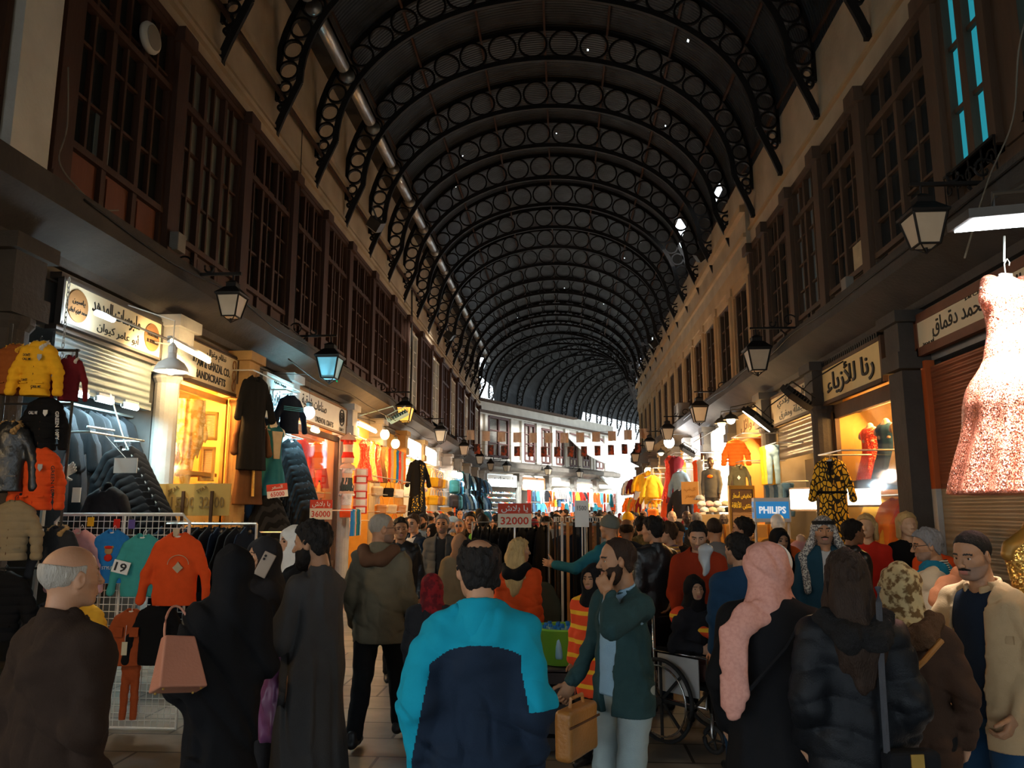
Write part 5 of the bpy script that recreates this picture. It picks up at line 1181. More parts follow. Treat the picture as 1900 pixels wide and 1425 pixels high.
CARD = mat('brown_cardboard', (.40, .24, .09), .8, var=.15, vs=5); CARDY = mat('amber_cardboard', (.55, .31, .07), .8, var=.15, vs=5); PAPER = mat('white_paper', (.72, .71, .68), .8, var=.04)
MANQ, MANW = mat('skin_plastic', (.52, .34, .24), .35, var=.05), mat('white_plastic', (.72, .70, .66), .3, var=.05)
# ---- near-left pillar hung with children's jackets
def near(kind, m, loc, label, rz=0., sc=.8, hanger=HANGB, fur=None, words=(), tiltx=0., zipm=None, badge=None, res=.008, sx=1.):
    T = hang(kind, m, loc, rz, label, 'jackets hung on the dark pillar', sc, res, hanger, tiltx, sx=sx)
    f = {'puffer': -.118, 'jacket': -.102, 'sweater': -.075, 'shirt': -.075}.get(kind, -.11)
    if fur:
        S = SDF().chain([(-.10, -.02, -.07), (-.085, .05, -.04), (0, .075, -.03), (.085, .05, -.04), (.10, -.02, -.07), (.07, -.08, -.12)], [.03]*6, .02).noise(.016, (60, 60, 60)); part('fur_trim', S.mesh(.007, 'fur'), fur, T)
    if zipm: b = MB(); b.tube([(0, f+.028, -.12), (0, f+.018, -.68)], .006, 5); b.build('zipper', zipm, T)
    for s, x, z, w, h, ink_, ry in words: text(s, ink_, T, (x, f-.012, z), w, h, (0, ry, 0), bold=.012)
    if badge: b = MB(); b.prism([(-.03, .035), (.03, .035), (.03, -.01), (0, -.045), (-.03, -.01)], 'y', f-.016, f-.008); o = b.build('badge', badge, T); o.location = (.08, 0, -.24)
    for sx_ in (-1, 1):
        if kind in ('puffer', 'jacket'): b = MB(); b.box(sx_*.105-.05, sx_*.105+.05, f-.012, f+.01, -.56, -.545); b.build('pocket_flap', m, T)
    return T
P_ = 5.95
near('puffer', K('brown_orange', (.30, .085, .02)), (-4.50, P_, 3.12), 'rust brown padded child jacket high on the dark pillar', .25, .62, fur=YEL2, zipm=BRN_, sx=.82)
near('puffer', YEL, (-4.22, P_-.1, 3.12), 'yellow padded parka with black words and white fur hood', .2, .66, fur=FURW, zipm=BRN_, badge=LGREY, sx=.86, words=(("DON'T", -.09, -.215, .09, .035, INK, 0), ('CALL ME', -.085, -.265, .11, .03, INK, 0), ("CAN'T", -.09, -.52, .08, .03, INK, 0), ('CALL ME', .07, -.60, .13, .03, INK, 0)))
near('puffer', BLK, (-4.19, P_, 2.68), 'black padded child jacket with white sleeve letters under the yellow parka', .15, .64, fur=None, zipm=BRN_, badge=WHT, sx=.86, words=(('CALL ME', -.09, -.24, .12, .04, WHT, 0), ('GREEN 10PY', .262, -.40, .36, .05, WHT, math.radians(84))))
near('puffer', REDO, (-4.15, P_-.05, 2.26), 'orange red padded child parka at the foot of the jacket column', .15, .72, fur=None, zipm=RED, badge=LGREY, sx=.80, words=(('GREEN 10PY', .262, -.40, .36, .045, INK, math.radians(84)),))
near('jacket', LEATH, (-4.36, P_-.15, 2.46), 'black leather jacket with tan fur collar at the left edge', .3, .80, fur=FURB, zipm=ALU, sx=.85)
near('puffer', KHAKI, (-4.22, P_-.2, 1.84), 'khaki padded jacket hanging low at the left edge', .25, .66, zipm=BRN_, sx=.95)
near('jacket', CHAR, (-4.02, P_+.05, 1.64), 'charcoal child jacket with beige shoulder stripe behind bald head', .1, .60, fur=FURB, zipm=BEIGE)
near('jacket', MAR, (-4.06, P_+.08, 3.035), 'dark maroon and white fleece jacket behind the yellow parka', .6, .56, fur=FURW, sx=.7)
near('puffer', BLK, (-4.32, P_-.1, 1.30), 'black padded jacket lowest at the left edge', .2, .75); near('jacket', CHAR, (-4.02, P_, 1.05), 'dark grey child jacket lowest beside the wire panel', .1, .7)
b = MB(); b.tube([(-4.75, P_+.05, 3.08), (-3.98, P_+.05, 3.06)], .012, 6); b.tube([(-4.6, P_+.06, .5), (-4.6, P_+.06, 3.3)], .014, 6); b.tube([(-4.02, P_+.08, .0), (-4.02, P_+.08, 3.08)], .012, 6)
for z in (2.62, 2.28, 1.9, 1.62, 1.3, 1.02): b.tube([(-4.6, P_+.06, z), (-4.02, P_+.08, z)], .010, 6)
tag(b.build('display_rack', DARKM), 'dark metal rack carrying the jackets by the pillar', 'rack')
b = MB()
for i in range(26): 
    z = 3.98-i*.05; b.tube([(-4.80+.012*math.cos(a)*(i % 2), 6.98+.012*math.cos(a)*((i+1) % 2), z+.032*math.sin(a)) for a in (2*math.pi*j/8 for j in range(8))], .005, 4, True)
tag(b.build('chain', ALU), 'metal chain hanging before the brown disc of the sign', 'chain')
# ---- white wire panel with children's clothes
PX0, PX1, PY = -4.30, -3.13, 6.38
T = thing('wire_panel', 'white wire grid panel leaning with children clothes', 'display panel', ((PX0+PX1)/2, PY, 0)); w = (PX1-PX0)/2
WIRE = mat('white_wire', (.62, .60, .55), .5, var=.12)
f = MB(); f.tube([(-w, 0, .02), (-w, 0, 1.66), (-w+.06, 0, 1.72), (w-.06, 0, 1.72), (w, 0, 1.66), (w, 0, .02), (-w, 0, .02)], .014, 8); f.tube([(.02, 0, .02), (.02, 0, 1.72)], .011, 6); f.build('frame', WIRE, T)
g = MB()
for i in range(1, 22): x = -w+2*w*i/22; g.tube([(x, 0, .02), (x, 0, 1.72)], .0032, 4)
for i in range(1, 30): z = .02+1.70*i/30; g.tube([(-w, .004, z), (w, .004, z)], .0032, 4)
g.build('grid', WIRE, T)
def kid(kind, m, px, z, label, sc, rz=0., extra=None, res=.007, sx=1.):
    T = hang(kind, m, (px, PY-.09, z), rz, label, 'children clothes on the wire panel', sc, res, HANG, sx=sx)
    if extra: extra(T)
    for s in (-1, 1): b = MB(); b.cbox((s*.16, -.01, -.115), (.03, .03, .05)); b.build('clip', HANG, T)
    return T
def bear(T):
    b = MB(); b.ball((0, -.078, -.28), .055, 12, (1, .25, 1)); [b.ball((s*.045, -.078, -.235), .022, 8, (1, .3, 1)) for s in (-1, 1)]; b.build('bear_patch', FURB, T, True); b = MB(); b.ball((0, -.085, -.235), .045, 10, (1.2, .3, .5)); b.ball((0, -.080, -.37), .055, 10, (1, .25, .9)); b.build('red_patch', RED, T, True); text('STYLE', WHT, T, (0, -.086, -.50), .14, .04)
kid('sweater', BLUE, -3.735, 1.60, 'small blue sweater with a bear picture on the wire panel', .62, .08, bear)
kid('sweater', PINK, -4.02, 1.60, 'pale pink child sweater on the wire panel behind bald head', .74, -.05)
kid('sweater', TEAL if 0 else K('sea_green', (.05, .30, .28)), -3.47, 1.565, 'sea green child sweater between the blue and red sweaters', .72, .1)
def leaf(T):
    b = MB(); b.prism([(-.05, 0), (-.02, .03), (0, .06), (.02, .03), (.05, .0), (.02, -.03), (.0, -.05), (-.02, -.03)], 'y', -.088, -.078); o = b.build('leaf_patch', BEIGE, T); o.location = (.04, 0, -.34)
    b = MB(); b.tube([(.04+.10*math.cos(a), -.084, -.31+.09*math.sin(a)) for a in (math.pi*j/14 for j in range(15))], .003, 4); b.prism([(-.03, .03), (.03, .03), (.02, -.04), (-.02, -.04)], 'y', -.088, -.08); b.build('stitched_arc', BEIGE, T)
kid('sweater', REDO, -3.17, 1.58, 'red orange child sweater with leaf patch on the wire panel', .84, .12, leaf)
def tagc(T):
    b = MB(); b.box(-.035, .035, -.125, -.118, -.56, -.40); b.build('price_tag', mat('cream_tag', (.62, .55, .38), .7), T); b = MB(); b.tube([(0, -.11, -.2), (0, -.122, -.40)], .003, 4); b.build('tag_string', WHT, T)
    for s in (-1, 1): b = MB(); b.box(s*.10-.055, s*.10+.055, -.118, -.10, -.34, -.24); b.box(s*.10-.06, s*.10+.06, -.122, -.10, -.25, -.225); b.build('chest_pocket', RUSTC, T)
kid('jacket', RUSTC, -3.52, .97, 'rust corduroy child jacket with cream price tag on the wire panel', .64, .05, tagc)
T = hang('pants', RUSTC, (-3.50, PY-.07, .52), .05, 'rust child trousers hanging below the rust jacket', 'children clothes on the wire panel', .42, .007, None)
kid('puffer', YEL2, -3.93, 1.02, 'mustard padded child jacket low on the wire panel', .72, -.1)
kid('jacket', BLK, -3.30, 1.02, 'black child jacket low on the panel behind the red sweater', .7, .1)
tag(bevel(MB().cbox((0, 0, 0), (.13, .012, .10)).build('price_card', PAPER), .002), 'white card with number 19 pinned on the blue sweater', 'price card').location = (-3.585, PY-.19, 1.30)
o = [q for q in C.objects if q.name == 'price_card'][0]; text('19', INK, o, (0, -.008, 0), .09, .07, bold=.015); o.rotation_euler = (0, .25, .2)
for i, (x, z, m) in enumerate(((-3.98, 1.66, YEL), (-3.62, 1.64, mat('violet_card', (.10, .07, .25), .7)), (-3.75, 1.645, RED))): tag(MB().cbox((x, PY-.02, z), (.055, .006, .075)).build('price_card', m), ['yellow blank card', 'violet blank card', 'red blank card'][i]+' clipped to the wire panel top', 'price card')
# ---- stall rail behind the panel: black garments and cardboard price boards
b = MB(); b.tube([(-4.4, 7.9, 1.62), (-3.1, 7.75, 1.62)], .014, 6); b.tube([(-4.4, 7.9, 0), (-4.4, 7.9, 1.62)], .014, 6); b.tube([(-3.1, 7.75, 0), (-3.1, 7.75, 1.62)], .014, 6); tag(b.build('clothes_rail', ALU), 'metal clothes rail full of black garments behind the wire panel', 'rail')
for i in range(12): hang(['jacket', 'shirt', 'abaya'][i % 3], [BLK, CHAR, NAVY][i % 3], (-4.32+i*.105, 7.88-i*.012, 1.60), 1.35+.1*math.sin(i), 'dark garment on the metal rail behind the wire panel', 'dark garments on the metal rail', .92, .016, HANGB, thin=.45)
for i, (x, s) in enumerate(((-4.36, '16000'), (-4.08, '1500'), (-3.74, '32000'))):
    T = thing('cardboard_sign', ['cardboard price board with faint 16000, nearest the grey column', 'narrow cardboard price board standing in the middle', 'cardboard price board with faint 32000, beside the ochre column'][i], 'sign', (x, 8.2-.05*i, 1.86), .10)
    MB().box(-.19, .19, -.012, .012, -.16, .18).build('board', CARDY, T); MB().box(-.015, .015, -.035, -.012, -.30, .10).build('stick', BRN_, T); text(s, mat('faint_brown_ink', (.26, .14, .04), .8), T, (-.0, -.016, -.02), .26, .12, bold=.01); text('STAR', MATS['faint_brown_ink'], T, (-.11, -.016, .12), .12, .035, (0, -.5, 0))
# ---- shop of black gowns (first lit shop on the left)
for i in range(9): hang('abaya', [BLK, CHAR][i % 2], LF.p(7.42+.155*i, -.22-.03*(i % 2), 2.86), LF.rot-.85+.25*math.sin(i*2.3), 'long black gown hanging in the row inside the first left shop', 'black gowns inside the first left shop', 1.0, .018, thin=.5)
tag(MB().tube([LF.p(6.9, -.22, 2.88), LF.p(9.0, -.22, 2.88)], .015, 6).build('clothes_rail', ALU), 'rail for long black gowns inside the first left shop', 'rail')
for i in range(11): hang('shirt', BLK, LF.p(7.92-.006*i, .36+.045*i, 2.44-.072*i), .55, 'black top in the tiered hanging column by the grey column', 'black tops in a tiered hanging column', .92, .014, ALU)
b = MB(); b.tube([LF.p(7.95, .12, 3.0), LF.p(7.92, .34, 2.48), LF.p(7.86, .85, 1.70)], .008, 6); b.tube([LF.p(7.7, .05, 2.62), LF.p(7.95, .2, 2.60)], .012, 6); tag(b.build('hanging_chain', ALU), 'steel chain holding the tiered black tops', 'chain')
tag(MB().cbox((0, 0, 0), (.24, .01, .15)).build('price_card', PAPER), 'blank white card hung on the tiered black tops', 'price card').location = (-4.38, 7.50, 2.20); MB().tube([(0, 0, .07), (-.28, .05, .32)], .003, 4).build('string', WHT, [q for q in C.objects if q.name.startswith('price_card')][-1])
T = thing('mannequin_torso', 'black high-necked bust in a beaded top behind the wire panel', 'mannequin', (-4.24, 7.0, 1.98)); T.scale = (.8, .8, .8); own(part('torso', gm('torso', .012), None, T), BLK); MB().tube([(0, 0, -.7), (0, 0, -2.47)], .02, 6).build('pole', ALU, T); own(part('beaded_top', gm('shirt', .014), None, T), CHAR).scale = (1.0, 1.9, 1.0)
S = SDF(); hand_sdf(S, (0, 0, 0), (.9, -.2, .35), (0, -1, 0), 1, .25); o = tag(part('mannequin_hand', S.mesh(.006, 'hand'), MANW, None), 'white mannequin hand pointing out of the dark gown shop', 'mannequin hand'); o.location = (-4.78, 7.1, 2.10); o.scale = (1.3, 1.3, 1.3); MB().tube([(-.02, 0, 0), (-.12, .02, -.06), (-.14, .02, -1.61)], .02, 6).build('stand_rod', ALU, o)
tag(MB().cbox((-4.62, 7.12, 1.90), (.08, .01, .14)).build('price_card', PAPER), 'small white card below the white mannequin hand', 'price card')
# ---- golden handicraft window
b = MB(); LF.box(b, 9.3, 11.15, -.05, .0, 1.92, 1.98); LF.box(b, 9.3, 9.36, -.05, 0, .98, 3.38); LF.box(b, 11.09, 11.15, -.05, 0, .98, 3.38); LF.box(b, 9.3, 11.15, -.05, 0, 3.32, 3.4); LF.box(b, 9.3, 11.15, -.05, .0, 0, 1.92)
o = struct(b.build('window_90', SH['amber'])); LF.box(MB(), 9.36, 11.09, -.03, -.02, 1.98, 3.32).build('pane', GLASS, o)
BRO = patt('brocade', (.80, .66, .34), (.55, .33, .06), 9, 'NOISE', (.42, .58), .55, 0, (.85, .75, .5)); GLD = mat('brass', (.72, .46, .12), .28, metal=.9, var=.15)
S = SDF().chain([(0, 0, 0), (.02, 0, -.5), (-.02, 0, -.92), (0, 0, -1.15)], [.22, .20, .10, .07], .04, .4).noise(.03, (26, 26, 1.2)); S.cut(lambda x, y, z: z); o = part('brocade_curtain', S.mesh(.012, 'c'), BRO, None); o.location = LF.p(10.32, -.16, 3.28); o.rotation_euler = (0, 0, .75); tag(o, 'gold and cream brocade curtain tied in the golden window', 'curtain')
for i, (u, z, w, h) in enumerate(((10.84, 2.97, .24, .42), (10.84, 2.42, .22, .50), (9.52, 2.80, .24, .70))):
    T = thing('picture_frame', ['gilt framed calligraphy panel, upper one by the ochre column', 'gilt framed painting below the calligraphy panel', 'tall gilt mirror frame beside the grey column'][i], 'frame', LF.p(u, -.12, z), LF.rot-.9)
    f = MB(); [f.box(a, c, -.03, .02, d, e) for a, c, d, e in ((-w/2, -w/2+.05, -h/2, h/2), (w/2-.05, w/2, -h/2, h/2), (-w/2, w/2, -h/2, -h/2+.05), (-w/2, w/2, h/2-.05, h/2))]; bevel(f.build('frame', GLD, T), .01); MB().box(-w/2+.05, w/2-.05, -.01, .01, -h/2+.05, h/2-.05).build('picture', patt('panel_script_%d' % i, (.72, .60, .38), (.30, .18, .06), 14+i*5, 'WAVEDZ', (.5, .7)), T)
T = sign(LF, 10.62, 11.08, 1.99, 2.14, PAPER, 'white plaque with black script at the foot of golden window', o=.03, name='plaque'); ink(T, 'شرقيات', 0, 0, .38, .11)
for i, (u, z, s) in enumerate(((9.80, 2.29, .8), (9.55, 2.29, .6), (9.98, 2.29, .62))):
    T = thing('brass_vase', ['tall brass oil lamp in the golden window', 'brass teapot at the end of the golden window shelf', 'brass jug beside the teapot in the golden window'][i], 'vase', LF.p(u, -.14, z)); T.scale = (.85,)*3; MB().lathe([(.07*s, 0), (.08*s, .02), (.03*s, .05), (.10*s, .14), (.12*s, .2), (.06*s, .3), (.035*s, .36), (.06*s, .42)], 18).build('body', GLD, T, True); MB().tube([(.06*s, 0, .36*s), (.16*s, 0, .32*s), (.15*s, 0, .18*s), (.10*s, 0, .14*s)], .012, 6).build('handle', GLD, T, True)
    if i == 0: MB().lathe([(.06, .42), (.10, .48), (.07, .56), (.05, .66)], 18).build('glass_chimney', mat('amber_chimney', (.8, .5, .15), .2, emit=1.2, ecol=(1, .6, .2)), T, True)
b = MB(); LF.box(b, 9.4, 11.05, -.55, -.06, 2.24, 2.29); struct(b.build('trim_60', SH['amber']))
# ---- black dress shop
def abg(u, o_, z, m, label, rz=0., kind='abaya', sc=1., gold=None, g=None, thin=1.):
    T = hang(kind, m, LF.p(u, o_, z), LF.rot-.55+rz, label, g, sc, .014, HANGB, thin=thin)
    if gold: b = MB(); [b.tube([(s*.03, -.085-.02*t, -.16-.5*t*sc) for t in (j/10 for j in range(11))], .014, 5) for s in (-1, 1)]; b.tube([(0, -.10, -.7), (0, -.12, -1.3)], .022, 5); b.build('embroidery', gold, T)
    return T
abg(11.12, .42, 3.76, BLK, 'long black gown high beside the ochre column'); abg(11.2, .36, 3.26, BRN_, 'brown gown with gold strips beside the ochre column', gold=SEQG)
T = thing('mannequin_torso', 'white bust in teal dress with beige lace front under pale blue sign', 'mannequin', LF.p(11.7, .50, 3.10), LF.rot-.7); own(part('torso', gm('torso', .012), None, T), MANW); o = own(part('dress', gm('dress', .012), None, T), TEAL); o.scale = (1.06, 1.15, 1.1); o.location = (0, -.005, .0)
b = MB(); b.prism([(-.09, .0), (.09, 0), (.06, -.2), (.05, -.42), (-.05, -.42), (-.06, -.2)], 'y', -.155, -.135); o = b.build('lace_front', BEIGE, T); o.location = (0, 0, -.14)
T = hang('jacket', NAVY, LF.p(12.24, .56, 3.64), LF.rot-.6, 'navy tracksuit jacket with white chest stripes hung high', None, .92, .012, HANGB)
for dz in (-.25, -.28, -.31): MB().box(-.2, .2, -.108, -.095, dz, dz+.012).build('stripe', SKYB, T)
for i in range(12): hang('shirt', [BLK, CHAR, BLK][i % 3], LF.p(12.65+.012*i, .46+.03*i, 2.95-.095*i), LF.rot-.6, 'dark top in the tiered column under the tracksuit', 'dark tops in a tiered column', .95, .016, ALU)
for i in range(8): hang('shirt', [BLK, CHAR][i % 2], LF.p(11.55+.02*i, .55+.03*i, 2.0-.08*i), LF.rot-.7, 'dark top in the low tiered column by ochre column', 'dark tops in the low tiered column', .95, .016, ALU)
T = thing('price_sign', 'tilted red and white price card on black garments, 65000', 'price sign', LF.p(11.42, .72, 2.05), LF.rot-1.2); T.rotation_euler = (0, -.12, LF.rot-1.2); MB().box(-.15, .15, -.01, .01, -.10, .10).build('board', PAPER, T); MB().box(-.15, .15, -.014, -.0, .0, .10).build('band', mat('sign_red', (.55, .05, .02), .6), T); text('السعر', PAPER, T, (0, -.018, .05), .16, .07, bold=.01); text('65000', MATS['sign_red'], T, (0, -.014, -.05), .2, .07, bold=.015)
for i in range(3): abg(11.95+.33*i, .95, 1.42, [BRN_, BLK, CHAR][i], ['brown gown with gold chain trim low at the dress stall', 'black gown with gold band low at the dress stall', 'charcoal gown with gold band low at the dress stall'][i], gold=SEQG, sc=.95)
for i in range(5): abg(12.0+.24*i, -.4, 3.0, [BLK, TEAL, BLK, NAVY, BLK][i], 'dark gown inside the dress shop doorway', g='gowns inside the dress shop', thin=.5)
# ---- red lamp shop window and its shelf
b = MB(); LF.box(b, 13.35, 13.43, -.05, .03, 0, 3.36); LF.box(b, 16.8, 16.9, -.05, .03, 0, 3.36); LF.box(b, 13.4, 16.85, -.05, .03, 3.26, 3.38); LF.box(b, 13.4, 16.85, -.05, .03, 0, .7); o = struct(b.build('window_91', WOODR)); LF.box(MB(), 13.43, 16.8, -.02, -.01, .7, 3.26).build('pane', GLASS, o)
for i, u in enumerate((14.3, 14.75, 15.2, 15.65, 16.1, 16.5)): hang(['shirt', 'dress'][i % 2], [REDO, ORNG, RED][i % 3], LF.p(u, -.22, 3.2-.1*(i % 2)), LF.rot-.3, ['orange red', 'bright orange', 'crimson'][i % 3]+' '+['shirt', 'dress'][i % 2]+' glowing in the wood framed window', 'glowing red garments in the window', .85, .016)
for z in (1.75, 2.12): struct(LF.box(MB(), 13.45, 16.7, -.5, -.06, z, z+.03).build('trim_%d' % (61+(z > 2)), SH['amber']))
for i in range(16):
    u = 14.2+.15*i; z = 2.15 if i % 2 else 1.78
    T = thing('perfume_bottle', ('gold' if i % 2 == 0 else 'clear amber')+' bottle on the lit shelf of the wood framed window', 'bottle', LF.p(u, -.15, z), 0, 'bottles on the lit shelf'); MB().lathe([(.035, 0), (.04, .02), (.04, .13), (.018, .16), (.016, .2)], 12).build('glass', GLD if i % 2 == 0 else mat('amber_glass_body', (.65, .32, .08), .15), T, True); MB().lathe([(.02, .2), (.02, .24)], 10).build('cap', DARKM, T)
def pricebox(loc, rz, num, label, w=.40, h=.30, t=.02, pole=1.7):
    T = thing('price_sign', label, 'price sign', loc, rz); MB().box(-w/2, w/2, 0, t, -h/2, h/2).build('board', mat('cream_sign_plastic', (.68, .62, .48), .6, var=.05), T); MB().box(-w/2, w/2, -.006, .0, .02, h/2).build('band', mat('sign_red', (.55, .05, .02), .6), T)
    text('يا بلاش', PAPER, T, (0, -.010, h*.27), w*.8, h*.32, bold=.012); text(num, mat('sign_red', (.55, .05, .02)), T, (0, -.004, -h*.22), w*.84, h*.32, bold=.02); MB().tube([(0, t/2, -h/2), (0, t/2, -h/2-pole)], .012, 6).build('pole', ALU, T); return T
pricebox((-3.75, 11.9, 1.77), .25, '36000', 'red and cream price card 36000 before the wood framed window', .34, .30, pole=1.55)
# ---- lingerie and costume stall
for i, (z, parts_) in enumerate(((3.42, (('bra_top', SEQR, -.30, -.17), ('shorts', RED, -.66, -.50))), (2.80, (('bra_top', SEQS, -.30, -.17), ('feather_skirt', K('dark_feather', (.05, .07, .07), bump=.9), -.78, -.42))), (2.24, (('sequin_top', SEQS, -.46, -.15), ('shorts', REDO, -.78, -.55))))):
    T = thing('mannequin_torso', ['headless torso in red sequin bra set, top of the costume column', 'headless torso in silver bra and dark feather skirt, middle of costume column', 'headless torso in silver sequin top and red shorts, lowest of costume column'][i], 'mannequin', LF.p(16.6, .32, z), LF.rot-1.1, 'costume torsos in a column'); T.scale = (.80,)*3; own(part('torso', gm('torso', .012), None, T), MANQ)
    for nm, m, z0, z1 in parts_:
        S = gsdf('torso'); S.p = [P[:3]+(P[3]+.012, P[4]+.012)+P[5:] if P[0] == 'c' else P[:2]+(P[2]+np.float32(.01),)+P[3:] for P in S.p]
        S.cut(lambda x, y, zz, z0=z0, z1=z1: np.maximum(zz-z1, z0-zz)); 
        if nm == 'feather_skirt': S.noise(.03, (50, 50, 10))
        part(nm, S.mesh(.011, nm), m, T)
ST = 'goods of the costume stall'
for i in range(7): hang(['dress', 'scarf'][i % 2], [SEQR, RED, SEQG, REDO, SEQR, YEL2, BRN_][i], LF.p(17.85+.26*i, .36, 3.42), LF.rot-.7, ['glittering red sequin dress', 'plain red shawl', 'gold sequin dress', 'orange red shawl', 'second glittering red dress', 'mustard shawl', 'brown dress'][i]+' under the amber bulbs', ST, .95, .014)
for i in range(8): hang('scarf', [SEQG, REDO, BEIGE, YEL, BLUE, SEQR, BEIGE, ORNG][i], LF.p(20.2+.33*i, .34, 3.42), LF.rot-.7, ['gold glitter', 'scarlet', 'cream', 'yellow', 'royal blue', 'red glitter', 'second cream', 'orange'][i]+' shawl hanging on the costume stall', ST, .9, .016)
for i in range(9): hang('bag', [BEIGE, LEATHB, CAMEL, BLK, BEIGE, RED, WHT, LEATHB, YEL2][i], LF.p(18.4+.4*i, .55, 2.55-.42*(i % 3)), LF.rot-.8, ['cream', 'tan leather', 'camel', 'black', 'second cream', 'red', 'white', 'second tan leather', 'mustard'][i]+' handbag hanging below the shawls', ST, .9, .016)
for i in range(6): 
    T = thing('gift_box', 'pink and red boxed set stacked beside the costume torsos', 'box', LF.p(17.35, .42, 2.62-.17*i), LF.rot-1.0, 'boxed sets in a column'); MB().box(-.15, .15, -.05, .05, -.085, .085).build('box', [PINK, RED][i % 2], T); MB().box(-.11, .11, -.054, -.05, -.06, .06).build('window', WHT, T)
for i in range(7): hang('scarf', [BLUE, SKYB, PINK, GRN, BLUE, TEAL, WHT][i], LF.p(16.45+.10*i, .5, 1.77), LF.rot-1., ['royal blue', 'pale blue', 'pink', 'green', 'second royal blue', 'teal', 'white'][i]+' bead bundle hanging low at the costume stall', 'bead bundles', .55, .014)
for i in range(5): hang('scarf', [REDO, BEIGE, RED, BEIGE, ORNG][i], LF.p(18.2+.35*i, .8, 1.5), LF.rot-.8, ['scarlet', 'cream', 'red', 'pale cream', 'orange'][i]+' garment low on the costume stall front', ST, .8, .016)
# ---- black and gold gown, toys
T = hang('abaya', BLK, LF.p(23.2, .62, 3.3), LF.rot-.95, 'black gown with yellow embroidery beside the ochre column', None, 1.2, .014, HANGB); Y1 = patt('yellow_lace', (.75, .48, .02), (.02, .02, .02), 24, 'VORONOI', (.28, .36)); b = MB(); b.prism([(.02, -.15), (.14, -.15), (.1, -.4), (.10, -1.3), (.04, -1.3), (.05, -.4)], 'y', -.11, -.085); b.prism([(-.16, -.95), (-.02, -.9), (0, -1.3), (-.2, -1.32)], 'y', -.13, -.10); b.build('embroidery', Y1, T)
PC = [WHT, PINK, RED, BLUE, GRN, ORNG, WHT, YEL]
for i in range(40): hang('pompom', PC[(i*5+i//7) % 8], LF.p(23.9+.30*(i % 8)+.1*math.sin(i), .35+.02*math.sin(i*1.7), 3.2-.30*(i//8)), 0, ['white', 'pink', 'red', 'blue', 'green', 'orange', 'white', 'yellow'][(i*5+i//7) % 8]+' pompom toy hanging under the light boxes', 'pompom toys', 1.5, .016)
for i in range(8): hang('dress' if i % 2 else 'shirt', [WHT, RED, ORNG, PINK, BEIGE, WHT, REDO, YEL][i], LF.p(23.9+.5*i, .70, 1.75), LF.rot-.9, ['white shirt', 'red child dress', 'orange shirt', 'pink child dress', 'cream shirt', 'white child dress', 'scarlet shirt', 'yellow child dress'][i]+' below the pompom toys', 'small clothes below the toys', .75, .018)
for i in range(10): hang('bag', [YEL, LEATHB, CAMEL, YEL2, BEIGE][i % 5], LF.p(26.6+.55*(i % 5), .5, 3.2-.62*(i//5)), LF.rot-.9, ['yellow', 'tan leather', 'camel', 'mustard', 'cream'][i % 5]+[' handbag, upper row by the yellow column', ' handbag, lower row by the yellow column'][i//5], 'handbags by the yellow column', 1.25, .018)
for i in range(9):
    T = thing('shoe_box', ('brown' if i % 3 == 0 else 'grey' if i % 3 == 1 else 'orange')+' shoe box stacked on the stall past the yellow column', 'box', LF.p(29.5+.5*(i % 3), .55, 1.25+.22*(i//3)), LF.rot-.8, 'stacked shoe boxes'); MB().box(-.2, .2, -.1, .1, 0, .16).build('box', [CARD, LGREY, ORNG][i % 3], T); MB().box(-.205, .205, -.105, .105, .15, .19).build('lid', [CARDY, CHAR, REDO][i % 3], T)
struct(LF.box(MB(), 23.4, 31.2, .1, .9, 0, 1.2).build('trim_63', WOODR))
for i in range(12): hang('backpack', [TEAL, SKYB, NAVY, BLUE, CHAR, JEAN][i % 6], LF.p(31.2+.45*(i % 4), .6, 3.1-.6*(i//4)), LF.rot-.9, ['teal', 'pale blue', 'navy', 'bright blue', 'charcoal', 'denim'][i % 6]+' backpack hanging past the shoe boxes', 'hanging backpacks', 1.3, .02)
# ---- rows of hanging clothes farther along
def rowof(fr, u0, u1, o_, zs, kinds, ms, mn, what, where, group, step=.42, sc=1., rz=-.9, jit=.5, res=.02):
    n = int((u1-u0)/step)
    for r, z in enumerate(zs):
        for i in range(n):
            k = int(RNG.integers(len(ms))); kd = kinds[int(RNG.integers(len(kinds)))]
            hang(kd, ms[k], fr.p(u0+step*(i+.5), o_+.015*math.sin(i*2.1+r), z), fr.rot+(rz if fr is not RF else -rz)+jit*math.sin(i*1.3+r), '%s %s %s' % (mn[k], NAMES.get(kd, kd).replace('_', ' ') if kd != 'pants' else 'trousers', where), group, sc, res)
DK, DKN = [BLK, JEAN, NAVY, CHAR, TEAL, JEANL, DBLUE], ['black', 'jean blue', 'navy', 'charcoal', 'teal', 'pale denim', 'deep blue']
MX, MXN = [WHT, JEAN, REDO, TEAL, PINK, YEL2, CHAR, SKYB, RED], ['white', 'jean blue', 'scarlet', 'teal', 'pink', 'mustard', 'charcoal', 'pale blue', 'red']
rowof(LF, 33.2, 45.6, .55, (3.45, 2.55), ('jacket', 'pants', 'shirt'), DK, DKN, '', 'on the far left clothes rails', 'clothes on the far left rails', .52, 1.05)
rowof(LF, 33.2, 45.6, .9, (1.75,), ('jacket', 'shirt'), MX, MXN, '', 'on the low far left rail', 'clothes on the low far left rail', .6, 1.0)
for z in (3.44, 2.54, 1.74): tag(MB().tube([LF.p(33, .7 if z < 2 else .55, z), LF.p(45.8, .9 if z < 2 else .55, z)], .02, 5).build('clothes_rail', ALU), {3.44: 'upper', 2.54: 'middle', 1.74: 'lower'}[z]+' far left clothes rail before the bend', 'rail')
